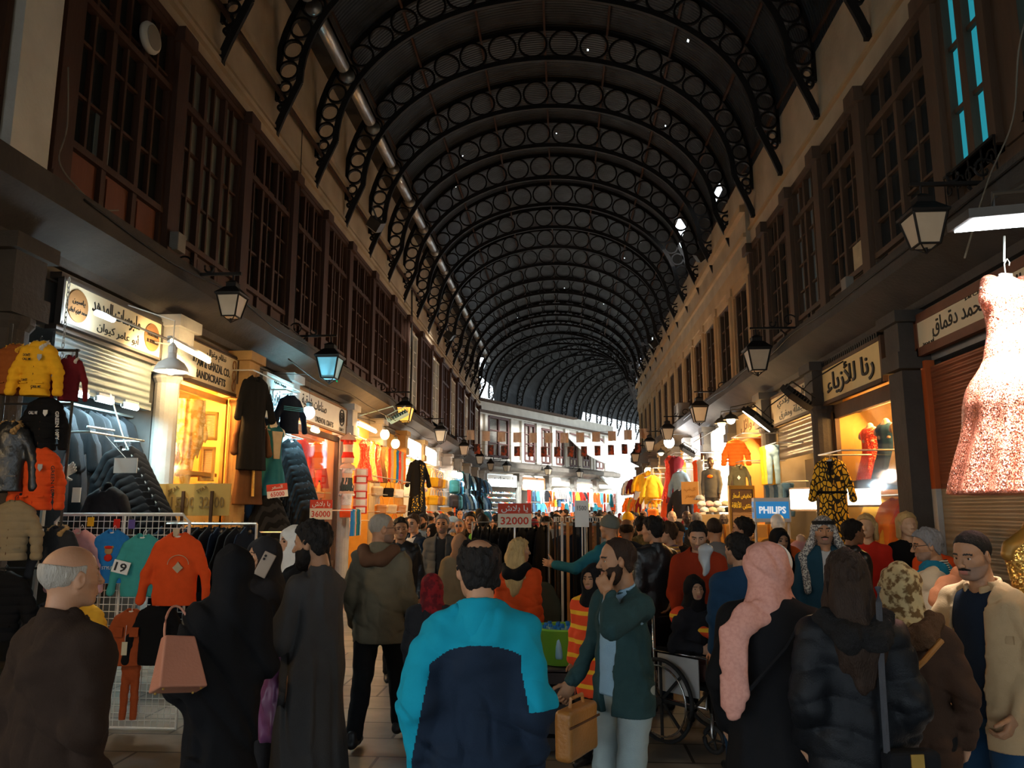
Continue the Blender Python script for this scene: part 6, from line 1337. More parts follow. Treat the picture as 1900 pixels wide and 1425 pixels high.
def mannequin(x, y, h, face, top, label, skin=MANQ, kind='shirt', pants=None, head=True, m2=None):
    T = thing('mannequin', label, 'mannequin', (x, y, 0), math.radians(face), 'shop mannequins'); k = h/1.75
    S = SDF().chain([(0, 0, .95), (0, 0, 1.12), (0, 0, 1.36)], [.135, .115, .135], .05, .62).cap((-.13, 0, 1.40), (.13, 0, 1.40), .055, k=.05).cap((0, 0, 1.40), (0, .01, 1.54), .05, k=.03)
    for s in (-1, 1): S.cap((s*.165, 0, 1.39), (s*.20, 0, 1.12), .045, .038, .03).cap((s*.20, 0, 1.12), (s*.19, .06, .88), .037, .028, .02).cap((s*.085, 0, .92), (s*.09, 0, .5), .08, .055, .03).cap((s*.09, 0, .5), (s*.09, 0, .05), .05, .035, .02); S.ell((s*.19, .075, .82), (.022, .035, .06), .02)
    me = S.mesh(.02); ms = [me]
    if head: H = skull(SDF()).cap((0, -.03, -.05), (0, -.04, -.12), .05); hm_ = H.mesh(.008); hm_.transform(Matrix.Translation((0, .02, 1.64))); ms.append(hm_)
    B_ = join_meshes(ms); B_.transform(Matrix.Diagonal((k, k, k, 1))); part('figure', B_, skin, T)
    S = SDF().chain([(0, 0, .80 if kind != 'dress' else .5), (0, 0, 1.10), (0, 0, 1.30)], [.175 if kind != 'dress' else .27, .15, .165], .05, .7); [S.cap((s*.05, 0, 1.42), (s*.15, 0, 1.385), .068, .06, .05) for s in (-1, 1)]
    if kind != 'vest':
        for s in (-1, 1): S.cap((s*.165, 0, 1.39), (s*.20, 0, 1.12), .062, .054, .03).cap((s*.20, 0, 1.12), (s*.19, .055, .92), .054, .042, .02)
    S.noise(.008, (10, 10, 13)).cut(lambda x, y, z: (.80 if kind != 'dress' else .5)-z); S.cap((0, 0, 1.45), (0, 0, 1.6), .06, k=.01, sub=True)
    if m2: S.cut(lambda x, y, z: np.minimum(y-.02, .085-np.abs(x)))
    g = S.mesh(.014); g.transform(Matrix.Diagonal((k, k, k, 1))); part('dress' if kind == 'dress' else 'jacket' if m2 else 'shirt', g, top, T)
    if m2: S = SDF().chain([(0, 0, .85), (0, 0, 1.10), (0, 0, 1.38)], [.155, .14, .15], .05, .7); g = S.mesh(.016); g.transform(Matrix.Diagonal((k, k, k, 1))); part('blouse', g, m2, T)
    if pants: S = SDF().cap((0, 0, .98), (0, 0, .9), .14, .155, .04, .7); [S.cap((s*.085, 0, .9), (s*.09, 0, .5), .09, .066, .03).cap((s*.09, 0, .5), (s*.09, 0, .1), .062, .05, .02) for s in (-1, 1)]; g = S.mesh(.018); g.transform(Matrix.Diagonal((k, k, k, 1))); part('trousers', g, pants, T)
    MB().lathe([(.17, 0), (.17, .012), (.02, .02), (.02, .06)], 16).build('stand', ALU, T); return T
mannequin(-3.7, 29.6, 1.7, 205, PINK, 'dark faced mannequin in a coral hoodie at the far left stalls', mat('dark_plastic', (.05, .035, .03), .3), pants=JEAN); mannequin(-3.6, 31.6, 1.7, 200, WHT, 'mannequin in a plain white shirt at the far left stalls', BLK, pants=JEAN, head=False)
# ---- far facade: shoe wall, clothes, light
for r in range(7):
    struct(FF.box(MB(), .5, 3.9, -.35, .12, 1.0+.3*r, 1.02+.3*r).build('trim_%d' % (70+r), PAPER))
    for i in range(13): hang('shoe', [NAVY, WHT, TEAL, BLK, RED, WHT, JEANL, CAMEL][(i*3+r*5) % 8], FF.p(.65+.25*i, .02, 1.10+.3*r), FF.rot+.6, ['navy', 'white', 'teal', 'black', 'red', 'white', 'pale denim', 'tan'][(i*3+r*5) % 8]+' shoe on the lit shelves under the shoe sign', 'shoes on the lit shelves', 1.05, .014, tilt=0)
rowof(FF, 4.4, 18, .64, (3.1, 2.3), ('shirt', 'jacket', 'dress', 'pants'), MX, MXN, '', 'outside the sunlit far shops', 'clothes outside the sunlit far shops', .55, 1.05, rz=0)
rowof(FF, 7.4, 18, 1.0, (1.65,), ('shirt', 'pants', 'bag'), MX+[BLK], MXN+['black'], '', 'on the low far rail', 'clothes on the low far rail', .7, 1.0, rz=0)
for z, o_ in ((3.11, .64), (2.31, .64), (1.66, 1.0)): tag(MB().tube([FF.p(4.3, o_, z), FF.p(18, o_, z)], .02, 5).build('clothes_rail', ALU), {3.11: 'upper', 2.31: 'middle', 1.66: 'low'}[z]+' clothes rail at the sunlit far shops', 'rail')
for i in range(6): hang('shirt', WHT, FF.p(7.9+.22*i, .75, 3.3), FF.rot+1.2, 'white shirt in the packed row high at the far shops', 'white shirts high at the far shops', 1.1, .02)
# ---- right side goods
rowof(RF, 29, 42.5, 1.0, (3.3, 2.4, 1.7), ('jacket', 'dress', 'bag', 'scarf'), [YEL, ORNG, WHT, BEIGE, MAR, YEL2], ['yellow', 'orange', 'white', 'cream', 'maroon', 'mustard'], '', 'on the far right rails', 'clothes on the far right rails', .7, 1.05)
for i in range(5): hang('jacket', [YEL, YEL2][i % 2], RF.p(26.2+.25*i, 1.35, 2.95-.05*i), RF.rot+1.0, ['bright yellow jacket in the bunch past the blue column', 'golden jacket in the bunch past the blue column'][i % 2], 'yellow jackets in a bunch', 1.1, .018)
for i in range(9): hang('bag', [ORNG, NAVY, BEIGE, BLUE, CHAR, CAMEL][i % 6], RF.p(25.9+.3*i, 1.4, 2.1-.25*(i % 3)), RF.rot+.8, ['orange', 'navy', 'cream', 'blue', 'charcoal', 'camel'][i % 6]+' bag piled before the yellow jackets', 'bags before the yellow jackets', 1.15, .018)
struct(RF.box(MB(), 25.3, 29, .2, 1.3, 0, 1.35).build('trim_80', WOODR))
hang('gown', REDO, RF.p(22.9, 1.27, 2.98), RF.rot+1.2, 'long plain scarlet dress hanging by the pillar', None, 1.15, .016, sx=.6); hang('dress', SEQR, RF.p(22.6, 1.22, 3.35), RF.rot+1.0, 'dark red glitter dress above the scarlet dress', None, 1.25, .014); hang('dress', MAR, RF.p(22.1, 1.15, 3.3), RF.rot+1.0, 'maroon evening dress beside the glitter dress', None, 1.3, .014)
hang('jacket', JEANL, RF.p(21.4, 1.16, 2.85), RF.rot+.9, 'pale denim jacket hanging open by the red dresses', None, 1.05, .014, HANG); hang('jacket', CHAR, RF.p(21.3, 1.19, 2.35), RF.rot+.9, 'charcoal blazer hanging below the denim jacket', None, 1.15, .014, HANG); hang('scarf', REDO, RF.p(20.3, .9, 3.0), RF.rot+1, 'scarlet shawl beside the cardboard sign', None, 1.3, .016); hang('scarf', LGREY, RF.p(20.0, .85, 3.0), RF.rot+1, 'grey patterned shawl beside the cardboard sign', None, 1.2, .016)
T = thing('cardboard_sign', 'blank orange cardboard sign hung among the right garments', 'sign', RF.p(19.9, 1.15, 2.2), RF.rot+1.1); MB().box(-.22, .22, -.01, .01, -.28, .28).build('board', CARD, T); text('كل شيء', MATS['faint_brown_ink'], T, (0, -.014, .08), .3, .12); text('بسعر', MATS['faint_brown_ink'], T, (0, -.014, -.1), .26, .1)
mannequin(3.50, 18.6, 1.75, 155, K('grey_track', (.08, .09, .10)), 'dark faced mannequin in a grey tracksuit standing on the step', mat('dark_plastic', (.05, .035, .03)), pants=K('grey_track', (.08, .09, .10)))
o = [q for q in C.objects if q.get('label', '').startswith('dark faced mannequin in a grey')][0]; o.location.z = 1.25; struct(RF.box(MB(), 18.1, 19.1, .3, 1.3, 0, 1.25).build('trim_81', mat('display_block', (.5, .5, .48), .5)))
b = MB(); b.ball((0, .13, 1.3), .07, 10, (1, .4, .6)); b.build('orange_print', ORNG, o, True)
for i, (x, y, face, m, lb, sk, z) in enumerate(((2.0, 14.6, 185, REDO, 'bald pale mannequin in an orange red sweater by the cap stall', MANQ, 0), (2.22, 14.3, 190, BLUE, 'dark faced mannequin in a blue and white sport shirt', mat('dark_plastic', (.05, .035, .03)), 0), (3.0, 14.9, 170, NAVY, 'dark faced mannequin head among the caps', mat('dark_plastic', (.05, .035, .03)), -.05))):
    o = mannequin(x, y, 1.74, face, m, lb, sk, pants=CHAR); o.location.z = z
    if i == 1: MB().tube([(-.09, .118, 1.26), (-.02, .125, 1.23), (.10, .118, 1.30)], [.016, .016, .004], 6).build('swoosh_print', WHT, o, True); MB().box(-.19, .19, -.02, .02, 1.40, 1.415).build('shoulder_band', WHT, o)
for i in range(9): hang('cap', [WHT, BEIGE, LGREY, BLK, WHT, PINK][i % 6], (2.72+.15*(i % 4), 15.3+.25*(i//4), 1.80+.12*(i//4)), math.pi+.3*math.sin(i), ['white', 'cream', 'grey', 'black', 'second white', 'pink'][i % 6]+' cap on the cap stall', 'caps on the cap stall', 1.1, .014)
struct(MB().box(2.6, 3.7, 15.1, 16.2, 0, 1.68).build('trim_82', mat('cap_stall_board', (.30, .2, .1), .7)))
for i in range(10):
    T = thing('wooden_box', 'small gold wooden box stacked on the counter front', 'box', (2.55+.24*(i % 5), 13.3, 1.05+.241*(i//5)), .03*math.sin(i), 'gold boxes on the counter'); MB().box(-.10, .10, -.08, .08, 0, .24).build('box', CARDY, T); MB().box(-.085, .085, -.085, -.08, .03, .21).build('label_panel', CARD, T)
struct(MB().box(2.4, 3.7, 13.15, 13.7, 0, 1.05).build('trim_83', WOODR))
hang('puffer', ORNG, RF.p(16.1, .80, 3.22), RF.rot+1.2, 'orange padded parka with white yoke hanging under the tan sign', None, .80, .012, HANG)
T = hang('coat', OLIVE, RF.p(15.75, .83, 2.68), RF.rot+1.2, 'dark olive parka with fur collar and white tag under the orange parka', None, .66, .012, HANG); part('fur_collar', SDF().chain([(-.10, -.03, -.08), (0, .06, -.04), (.10, -.03, -.08), (.07, -.09, -.14)], [.032]*4, .02).noise(.016, (60, 60, 60)).mesh(.009), FURB, T); o = MB().prism([(0, .07), (.05, 0), (0, -.07), (-.05, 0)], 'y', -.13, -.122).build('price_tag', PAPER, T); o.location = (0, 0, -.42)
for i in range(3): hang('pants', [YEL, YEL2, JEANL][i], RF.p(14.9-.22*i, .50, 2.95), RF.rot+.9, ['yellow', 'golden', 'pale denim'][i]+' trousers hanging beside the olive parka', None, .72, .014)
for i in range(5): hang('pants', [JEAN, JEANL][i % 2], RF.p(15.5-.3*i, .3, 2.25), RF.rot+.9, ['dark', 'pale'][i % 2]+' jeans hanging behind the yellow-lettered board', 'jeans behind the board', .6, .016)
# board with yellow letters, box sign on a stand
T = thing('notice_board', 'tall dark board with yellow arabic lettering beside the lit box sign', 'notice board', (2.66, 11.85, 0), .12); T.scale = (.58, .8, .92); MB().box(-.32, .32, -.03, .03, 0, 2.28).build('board', mat('notice_dark', (.14, .08, .05), .6, var=.2), T); f = MB(); [f.box(a, c, -.045, .03, d, e) for a, c, d, e in ((-.34, -.29, 0, 2.3), (.29, .34, 0, 2.3), (-.34, .34, 2.25, 2.31), (-.34, .34, 1.42, 1.46))]; f.build('frame', GLD, T)
YI = mat('yellow_letters', (.80, .52, .04), .5, var=0, emit=.25); text('تخفيض أسعار', YI, T, (0, -.035, 2.15), .5, .12, bold=.015); text('منتهى الأناقة', YI, T, (0, -.035, 1.99), .54, .13, bold=.015); MB().box(-.26, .26, -.036, -.03, 1.48, 1.88).build('poster', patt('poster_lines', (.55, .40, .25), (.25, .14, .08), 10, 'WAVEDZ', (.4, .6)), T)
BX = mat('box_frame_white', (.66, .66, .64), .4, var=.05); BXB = mat('box_blue', (.02, .20, .48), .4, var=.03, emit=.35, ecol=(.02, .25, .6))
T = thing('box_sign', 'white framed box sign with white letters on blue atop a stand', 'sign', (2.66, 10.2, 1.755), -.10); T.scale = (.70, .7, .70); b = MB(); b.box(-.32, .32, -.13, .15, -.21, .23); bevel(b.build('case', BX, T), .01); MB().box(-.285, .285, -.136, -.13, -.14, .16).build('face', BXB, T); text('PHILIPS', mat('sign_letter_white', (.8, .8, .78), .5, var=0, emit=.5), T, (0, -.142, .01), .47, .13, bold=.035); o = MB().box(-.326, -.32, -.11, .13, -.14, .16).build('side_face', BXB, T); text('PHILIPS', PAPER, T, (-.33, .0, .01), .20, .10, (0, 0, -math.pi/2), bold=.035); b = MB(); [b.tube([(x, .0, -.2), (x, .0, -2.5)], .025, 8) for x in (-.29, .29)]; b.build('stand', BX, T)
# busts and clothes before the dress window
mannequin(2.50, 9.35, 1.71, 190, CAMEL, 'white faced mannequin in a camel coat under the blue sign', MANW); o = mannequin(2.52, 8.55, 1.66, 185, BLK, 'headless mannequin in black jacket over a pink top', MANQ, head=False, m2=PINK)
T = hang('abaya', patt('giraffe_print', (.02, .017, .012), (.72, .42, .03), 17, 'EDGE', (.10, .13), stretch=(1, 1, .6)), RF.p(10.75, .73, 2.48), RF.rot+1.15, 'black and yellow patterned dress hanging before the dress window', None, .86, .011, ALU); MB().prism([(-.05, -.08), (.05, -.08), (0, -.36)], 'y', -.09, -.07).build('dark_neckline', BLK, T); part('belt', SDF().cap((-.14, -.0, -.56), (.14, 0, -.56), .03, k=.01).mesh(.01), BLK, T).scale = (1.35, 3.2, 1)
b = MB(); RF.box(b, 10.0, 10.08, -.05, .02, 0, 3.3); RF.box(b, 12.5, 12.58, -.05, .02, 0, 3.3); RF.box(b, 10.0, 12.58, -.05, .02, .0, .5); RF.box(b, 10.0, 12.58, -.05, .02, 3.2, 3.32); o = struct(b.build('window_92', WOODR)); RF.box(MB(), 10.08, 12.5, -.02, -.01, .5, 3.2).build('pane', GLASS, o)
struct(RF.box(MB(), 10.1, 12.5, -.9, -.05, 2.08, 2.2).build('trim_84', WOODR))
for i, (u, m, lb) in enumerate(((12.2, SEQR, 'red sequin dress on bust high in the dress window'), (11.6, DBLUE, 'dark blue dress on bust high in the dress window'), (11.05, SEQG, 'gold draped dress on bust high in the dress window'), (10.45, BLK, 'black glitter gown on bust high in the dress window'))):
    T = thing('mannequin_torso', lb, 'mannequin', RF.p(u, -.4, 3.05), RF.rot+.6); own(part('torso', gm('torso', .012), None, T), MANQ); o = own(part('dress', gm('dress', .012), None, T), m); o.scale = (1.06, 1.2, .82)
for i, (u, m) in enumerate(((12.1, YEL2), (11.5, ORNG), (10.9, REDO), (10.4, YEL))): hang('coat', m, RF.p(u, -.4, 1.95), RF.rot+.8, ['golden', 'orange', 'scarlet', 'yellow'][i]+' satin coat low in the dress window', 'satin coats in the dress window', 1.0, .014)
T = thing('light_box', 'glowing white square panel in the dress window', 'lamp', RF.p(12.0, -.15, 1.98), RF.rot+.4); MB().box(-.3, .3, -.03, .03, -.14, .14).build('panel', glow('panel_glow', (1, .9, .7), 5), T); f = MB(); f.box(-.33, .33, -.02, .04, -.17, -.14); f.box(-.33, .33, -.02, .04, .14, .17); f.build('frame', WOODR, T)
T = thing('light_box', 'glowing white screen behind the headless mannequin', 'lamp', RF.p(13.6, .05, 1.95), RF.rot+.8); MB().box(-.45, .45, -.03, .03, -.17, .17).build('panel', MATS['panel_glow'], T); MB().box(-.48, .48, .0, .05, -.2, .2).build('frame', WOODR, T); lamp('AREA', (0, -.1, 0), 25, WARM, .8, sizey=.3, parent=T).rotation_euler = (math.pi/2, 0, 0)
def wigged(x, y, face, m, label, h=1.66):
    o = mannequin(x, y, h, face, m, label, mat('tan_plastic', (.55, .33, .2), .35), 'dress'); k = h/1.75
    S = hair_sdf('short'); me = S.mesh(.008); me.transform(Matrix.Translation((0, .02*k, 1.64*k))); part('wig', me, H_BLOND, o); S = SDF().chain([(0, -.06, 1.66), (0, -.085, 1.5)], [.085, .06], .03, .7).cap((-.08, 0, 1.66), (-.08, -.02, 1.52), .03, .025).cap((.08, 0, 1.66), (.08, -.02, 1.52), .03, .025).noise(.008, (40, 40, 8)); me = S.mesh(.01); me.transform(Matrix.Diagonal((k, k, k, 1))); part('wig_length', me, H_BLOND, o); return o
wigged(3.10, 8.25, 150, RED, 'blond wigged mannequin in a belted red dress', 1.70); wigged(3.52, 8.3, 185, BLK, 'blond wigged mannequin at the square dark pillar', 1.72)
mannequin(3.6, 7.95, 1.58, 185, REDO, 'headless bust in an orange blouse behind the grey haired man', MANQ, head=False, kind='dress')
# jeans legs, peach dress, gold dress, big sequinned dress
for i, (x, y, m, lb) in enumerate(((3.10, 6.3, JEAN, 'blue jeans on cut-off mannequin legs by the shutter'), (3.32, 6.2, CHAR, 'black jeans on cut-off mannequin legs by the shutter'))):
    T = thing('jeans_display', lb, 'mannequin', (x, y, 1.13), -.4+.1*i); own(part('jeans', gm('pants', .011), None, T), m).scale = (1.15, 1.5, 1.05); MB().lathe([(.15, -.02), (.155, .0), (.02, .01)], 18).build('waist_disc', MANW, T).scale = (1.25, .75, 1); MB().tube([(0, 0, -.0), (0, 0, -1.11)], .018, 6).build('pole', ALU, T); MB().lathe([(.16, -1.13), (.16, -1.115), (.02, -1.10)], 16).build('foot_plate', ALU, T)
PCH = K('peach', (.55, .20, .09)); T = thing('dress_form', 'long peach dress on a stand behind the man in beige', 'mannequin', (2.50, 5.2, 1.36), math.radians(10)); own(part('form', gm('torso', .012), None, T), PCH); S = SDF().chain([(0, 0, -.16), (0, 0, -.42), (0, 0, -1.35)], [.158, .135, .36], .05, .78).noise(.02, (14, 14, 1.2)); S.cut(lambda x, y, z: -1.35-z); part('dress', S.mesh(.012), PCH, T); MB().lathe([(.2, -1.40), (.2, -1.38), (.02, -1.36), (.02, -.7)], 16).build('stand', ALU, T)
for i, (x, y, z, lb) in enumerate(((2.86, 5.0, 1.66, 'gold dress on headless bust at the right edge'), (3.35, 5.55, 1.72, 'small bronze bust behind the man in beige'))):
    T = thing('dress_form', lb, 'mannequin', (x, y, z), .2); T.scale = ((1, .8)[i],)*2+(1,); own(part('form', gm('torso', .01), None, T), mat('gold_plastic', (.28, .15, .03), .4, metal=.3)); o = own(part('dress', gm('dress', .01), None, T), SEQG if i == 0 else BRN_); o.location = (0, -.0, -.02); o.scale = (1.08, 1.25, 1.05); MB().tube([(0, 0, -.75), (0, 0, -z)], .02, 6).build('pole', ALU, T)
T = thing('sequin_dress', 'large rose sequinned dress hanging under the lit white panel', 'dress', (2.56, 4.46, 3.14), math.radians(12))
S = SDF().chain([(0, 0, -.20), (0, 0, -.40), (0, 0, -.56)], [.15, .125, .15], .04, .75); S.chain([(0, 0, -.54), (0, 0, -.80), (0, 0, -1.32)], [.15, .27, .40], .06, .9)
for s in (-1, 1): S.cap((s*.11, 0, -.10), (s*.12, 0, -.2), .05, .06, .03, .8)
S.noise(lambda x, y, z: (np.clip(-(z+.55), 0, 1)*.030*np.sin(np.arctan2(y, x)*13+2*np.sin(z*3))).astype(np.float32), None); S.noise(.006, (10, 10, 4)); S.cut(lambda x, y, z: -1.30-z); S.cap((0, 0, -.18), (0, 0, .1), .075, .085, .01, .9, sub=True)
part('sequinned_fabric', S.mesh(.009), SEQP, T); own(part('hanger', hanger_mesh(), None, T), HANG); part('waist_band', SDF().cap((-.05, 0, -.46), (.05, 0, -.46), .10, k=.01, sy=.95).mesh(.01), sequin('pink_sequins', (.75, .42, .45), 120, .8), T).scale = (1.0, 1.0, 1)
b = MB(); b.tube([(2.56, 4.46, 3.17), (2.6, 4.5, 3.34)], .006, 5); tag(b.build('dress_hook', ALU), 'thin wire hook holding the sequinned dress', 'hook')
# ---- things standing in the lane
T = thing('belt_rack', 'round metal rack hung all round with leather belts', 'rack', (.25, 8.9, 0)); b = MB(); b.tube([(.34*math.cos(a), .34*math.sin(a), 1.60) for a in (2*math.pi*i/24 for i in range(24))], .012, 6, True); b.tube([(.2*math.cos(a)+.0, .2*math.sin(a), 1.68) for a in (2*math.pi*i/20 for i in range(20))], .010, 6, True); b.tube([(0, 0, .05), (0, 0, 1.7)], .02, 8); [b.tube([(0, 0, 1.6), (.34*math.cos(a), .34*math.sin(a), 1.6)], .008, 5) for a in (0, 1.57, 3.14, 4.71)]; [b.tube([(0, 0, .1), (.4*math.cos(a), .4*math.sin(a), .02)], .014, 6) for a in (.4, 1.97, 3.54, 5.1)]; b.build('frame', ALU, T)
for i in range(26):
    a = 2*math.pi*i/26; T2 = thing('belt', ['black leather', 'dark blue', 'brown leather', 'black leather', 'studded white', 'tan'][i % 6]+' belt hanging from the round rack', 'belt', (.25+.355*math.cos(a), 8.9+.355*math.sin(a), 1.63), a+math.pi/2, 'belts on the round rack'); b = MB(); L = 1.02+.08*math.sin(i*2); b.box(-.018, .018, -.004, .004, -L, -.0); b.build('strap', [BLK, NAVY, LEATHB if 0 else BRN_, LEATH, LGREY, LEATHB][i % 6], T2); b = MB(); [b.bar(p, q, .006) for p, q in (((-.025, 0, 0), (-.025, 0, .05)), ((.025, 0, 0), (.025, 0, .05)), ((-.025, 0, .05), (.025, 0, .05)), ((-.025, 0, 0), (.025, 0, 0)))]; b.build('buckle', ALU, T2)
T = thing('gown_rack', 'metal rack of black gowns under the 32000 price box', 'rack', (-.62, 9.2, 0)); b = MB(); b.tube([(-.45, 0, 0), (-.45, 0, 1.62), (.45, 0, 1.62), (.45, 0, 0)], .014, 6); b.tube([(-.45, -.25, .02), (-.45, .25, .02)], .014, 6); b.tube([(.45, -.25, .02), (.45, .25, .02)], .014, 6); b.build('frame', ALU, T)
for i in range(8):
    T2 = hang('abaya', BLK, (-1.0+.11*i, 9.2, 1.60), 1.35-.03*i, 'black gown with silver chain embroidery on the lane rack', 'black gowns on the lane rack', .95, .014, HANGB, thin=.40)
    if i % 2 == 0: b = MB(); b.tube([(-.04, -.09-.01*t, -.18-t) for t in (j/8*.8 for j in range(9))], .011, 5); b.tube([(.05, -.09-.01*t, -.18-t) for t in (j/8*.8 for j in range(9))], .011, 5); b.build('embroidery', SEQS, T2)
pricebox((-.55, 8.85, 1.70), .06, '32000', 'red and cream price box 32000 above the lane gown rack', .38, .27, .12, 1.56)
T = thing('price_sign', 'white paper price placard on a stick above the crowd', 'price sign', (.20, 8.45, 1.72), -.05); MB().box(-.075, .075, -.006, .006, -.14, .14).build('card', PAPER, T); text('٢٥٠', GREY, T, (0, -.009, -.02), .10, .10) if 0 else text('1500', GREY, T, (0, -.009, .06), .10, .05); MB().tube([(0, .01, -.14), (0, .01, -.6)], .008, 5).build('stick', ALU, T)
T = thing('bucket', 'lime green tub filled with blue capped water bottles', 'bucket', (-.02, 6.3, .58)); MB().lathe([(.15, 0), (.17, .01), (.215, .26), (.23, .265), (.225, .28), (.205, .27), (.16, .02)], 24).build('tub', mat('lime_plastic', (.25, .55, .05), .4, var=.05), T, True); MB().tube([(.22*math.cos(a), .22*math.sin(a), .27+.0*a) for a in (math.pi*i/12 for i in range(13))], .008, 5).build('handle', ALU, T)
for i in range(16):
    a = i*2.4; r = .045*math.sqrt(i); T = thing('water_bottle', 'small blue capped water bottle standing in the green tub', 'bottle', (-.02+r*math.cos(a), 6.3+r*math.sin(a), .64), 0, 'water bottles in the tub'); MB().lathe([(.028, 0), (.03, .02), (.03, .16), (.013, .2), (.013, .215)], 12).build('bottle', mat('water_plastic', (.30, .52, .62), .15, var=.1), T, True); MB().lathe([(.016, .212), (.016, .235)], 10).build('cap', mat('blue_cap', (.02, .18, .55), .4), T)
T = thing('crate', 'dark crate carrying the green tub of bottles', 'crate', (-.02, 6.3, 0)); b = MB(); [b.box(-.24, .24, -.24, .24, z, z+.09) for z in (0, .12, .24, .36, .47)]; [b.box(x-.02, x+.02, y-.02, y+.02, 0, .58) for x in (-.23, .23) for y in (-.23, .23)]; b.box(-.24, .24, -.24, .24, .55, .575); b.build('slats', mat('dark_crate', (.05, .04, .035), .8), T)
T = thing('drink_stall', 'dark drinks table with white box behind the belt rack', 'table', (-.46, 10.0, 0)); MB().box(-.5, .45, -.25, .25, 1.18, 1.22).build('table_top', mat('stall_top', (.5, .48, .42), .4), T); MB().box(-.45, .40, -.2, .2, 0, 1.18).build('cabinet', mat('stall_front', (.06, .05, .045), .6), T); MB().box(.25, .42, -.1, .1, 1.22, 1.52).build('white_box', PAPER, T); MB().box(-.02, .38, -.215, -.2, .85, 1.16).build('gold_panel', SEQG, T)
for i in range(3): T = thing('juice_cup', ['orange juice cup, nearest the drinking man', 'orange juice cup in the middle of the drinks table', 'yellow juice cup beside the white box'][i], 'cup', (-.40+.13*i, 9.86, 1.221)); MB().lathe([(.035, 0), (.05, .12)], 14).build('cup', [ORNG, ORNG, YEL][i], T, True)

# ---- rails and lines that carry the hanging goods
def rail(fr, u0, u1, o, z, label, r=.012, back=0.): tag(MB().tube([fr.p(u0, back, z), fr.p(u0, o, z), fr.p(u1, o, z), fr.p(u1, back, z)], r, 5).build('hanging_rail', ALU), label, 'rail')
for fr, rows, wh in ((LF, ((10.9, 13.0, .46, 3.80), (11.3, 13.1, .5, 2.98), (11.3, 12.6, .95, 1.44), (11.5, 13.1, -.4, 3.02)), 'of the black gown stall'), (LF, ((13.6, 16.8, -.22, 3.23),), 'inside the wood framed window'), (LF, ((17.2, 22.9, .34, 3.42), (18.2, 22.4, .55, 2.57), (18.2, 22.4, .55, 2.15), (18.2, 22.4, .55, 1.73), (16.4, 17.3, .5, 1.76), (17.9, 20.2, .8, 1.53)), 'of the costume stall'),
    (LF, ((23.7, 26.4, .35, 3.13), (23.7, 26.4, .35, 2.83), (23.7, 26.4, .35, 2.53), (23.7, 26.4, .35, 2.23), (23.7, 26.4, .35, 1.93), (23.8, 27.6, .70, 1.76), (26.5, 29.1, .5, 3.22), (26.5, 29.1, .5, 2.60)), 'of the pompom toy stall'), (LF, ((31.1, 33, .6, 3.12), (31.1, 33, .6, 2.52), (31.1, 33, .6, 1.92)), 'of the backpack stall'),
    (RF, ((26, 28.9, 1.35, 2.96), (25.8, 28.9, 1.4, 2.12), (29, 42.4, 1.0, 3.32), (29, 42.4, 1.0, 2.42), (29, 42.4, 1.0, 1.72)), 'of the far right stalls'), (RF, ((21.9, 23.2, 1.2, 3.36), (19.2, 20.6, .88, 2.975), (20.9, 21.8, 1.17, 2.88), (21, 21.6, 1.19, 2.38)), 'of the evening dress stall'), (RF, ((15.4, 16.4, .81, 3.26), (15.4, 16.1, .83, 2.72), (14.2, 15.2, .5, 2.97), (14.1, 15.7, .3, 2.27), (10.2, 12.4, -.4, 1.98), (10.3, 11.2, .73, 2.53)), 'of the parka and dress shops')):
    for u0, u1, o_, z in rows: rail(fr, u0, u1, o_, z, 'thin pale metal rail carrying goods '+wh, back=0. if o_ > 0 else -1.9)
rail(LF, 7.3, 8.3, .34, 2.52, 'short rail carrying the tiered black tops'); rail(LF, 12.0, 12.5, .56, 3.68, 'short rail carrying the navy tracksuit jacket'); rail(LF, 23.0, 23.4, .62, 3.36, 'short rail carrying the black and yellow gown')
# ---------------------------------------------------------------- people: nearest first
def at(T, p): a = T.rotation_euler.z; c, s = math.cos(a), math.sin(a); return Vector((T.location.x+p[0]*c-p[1]*s, T.location.y+p[0]*s+p[1]*c, p[2]))
COATB, TEALJ, NAVYJ, OLIVJ, ROBE, SUITJ, PALEB, STONEP, SWEAT, DENIM = K('dark_brown_wool', (.022, .012, .0075), vs=40), K('bright_teal', (.005, .24, .34), bump=.12), K('ink_navy', (.010, .018, .034)), K('olive_canvas', (.145, .125, .085)), K('charcoal_robe', (.052, .050, .050)), K('bottle_green_wool', (.022, .052, .055), vs=30), K('pale_blue_shirt', (.22, .36, .48)), K('stone_cotton', (.27, .33, .33)), K('brick_red_knit', (.27, .030, .010), bump=.5), K('navy_denim', (.012, .040, .085))
GLS = mat('spectacle_wire', (.03, .03, .03), .3, metal=.6)
def glasses(c, sun=False):
    b = MB()
    for s in (-1, 1): b.tube([c['hd'](s*.033+.022*math.cos(a), .097, -.002+.016*math.sin(a)) for a in (2*math.pi*i/14 for i in range(14))], .0018, 5, True); b.tube([c['hd'](s*.055, .095, .004), c['hd'](s*.080, .02, .006), c['hd'](s*.082, -.015, .0)], .002, 5)
    b.tube([c['hd'](-.011, .099, 0), c['hd'](.011, .099, 0)], .002, 5); b.build('glasses', GLS, c['T'])
    if sun: b = MB(); [b.tube([c['hd'](s*.033, .095, -.002), c['hd'](s*.033, .098, -.002)], .017, 12) for s in (-1, 1)]; b.build('dark_lenses', GLS, c['T'])
person('elderly bald person in dark brown coat seen from behind, largest at the left', -1.76, 2.72, -22, 1.625, 0, 2, hair='fringe', hm=H_WHITE, head=(-12, 4), fat=1.02, wide=1.06, top=dict(name='coat', m=COATB, hem=.55, collar='shirt', infl=.03, fold=.014, flare=.2), bottom=dict(m=CHAR))
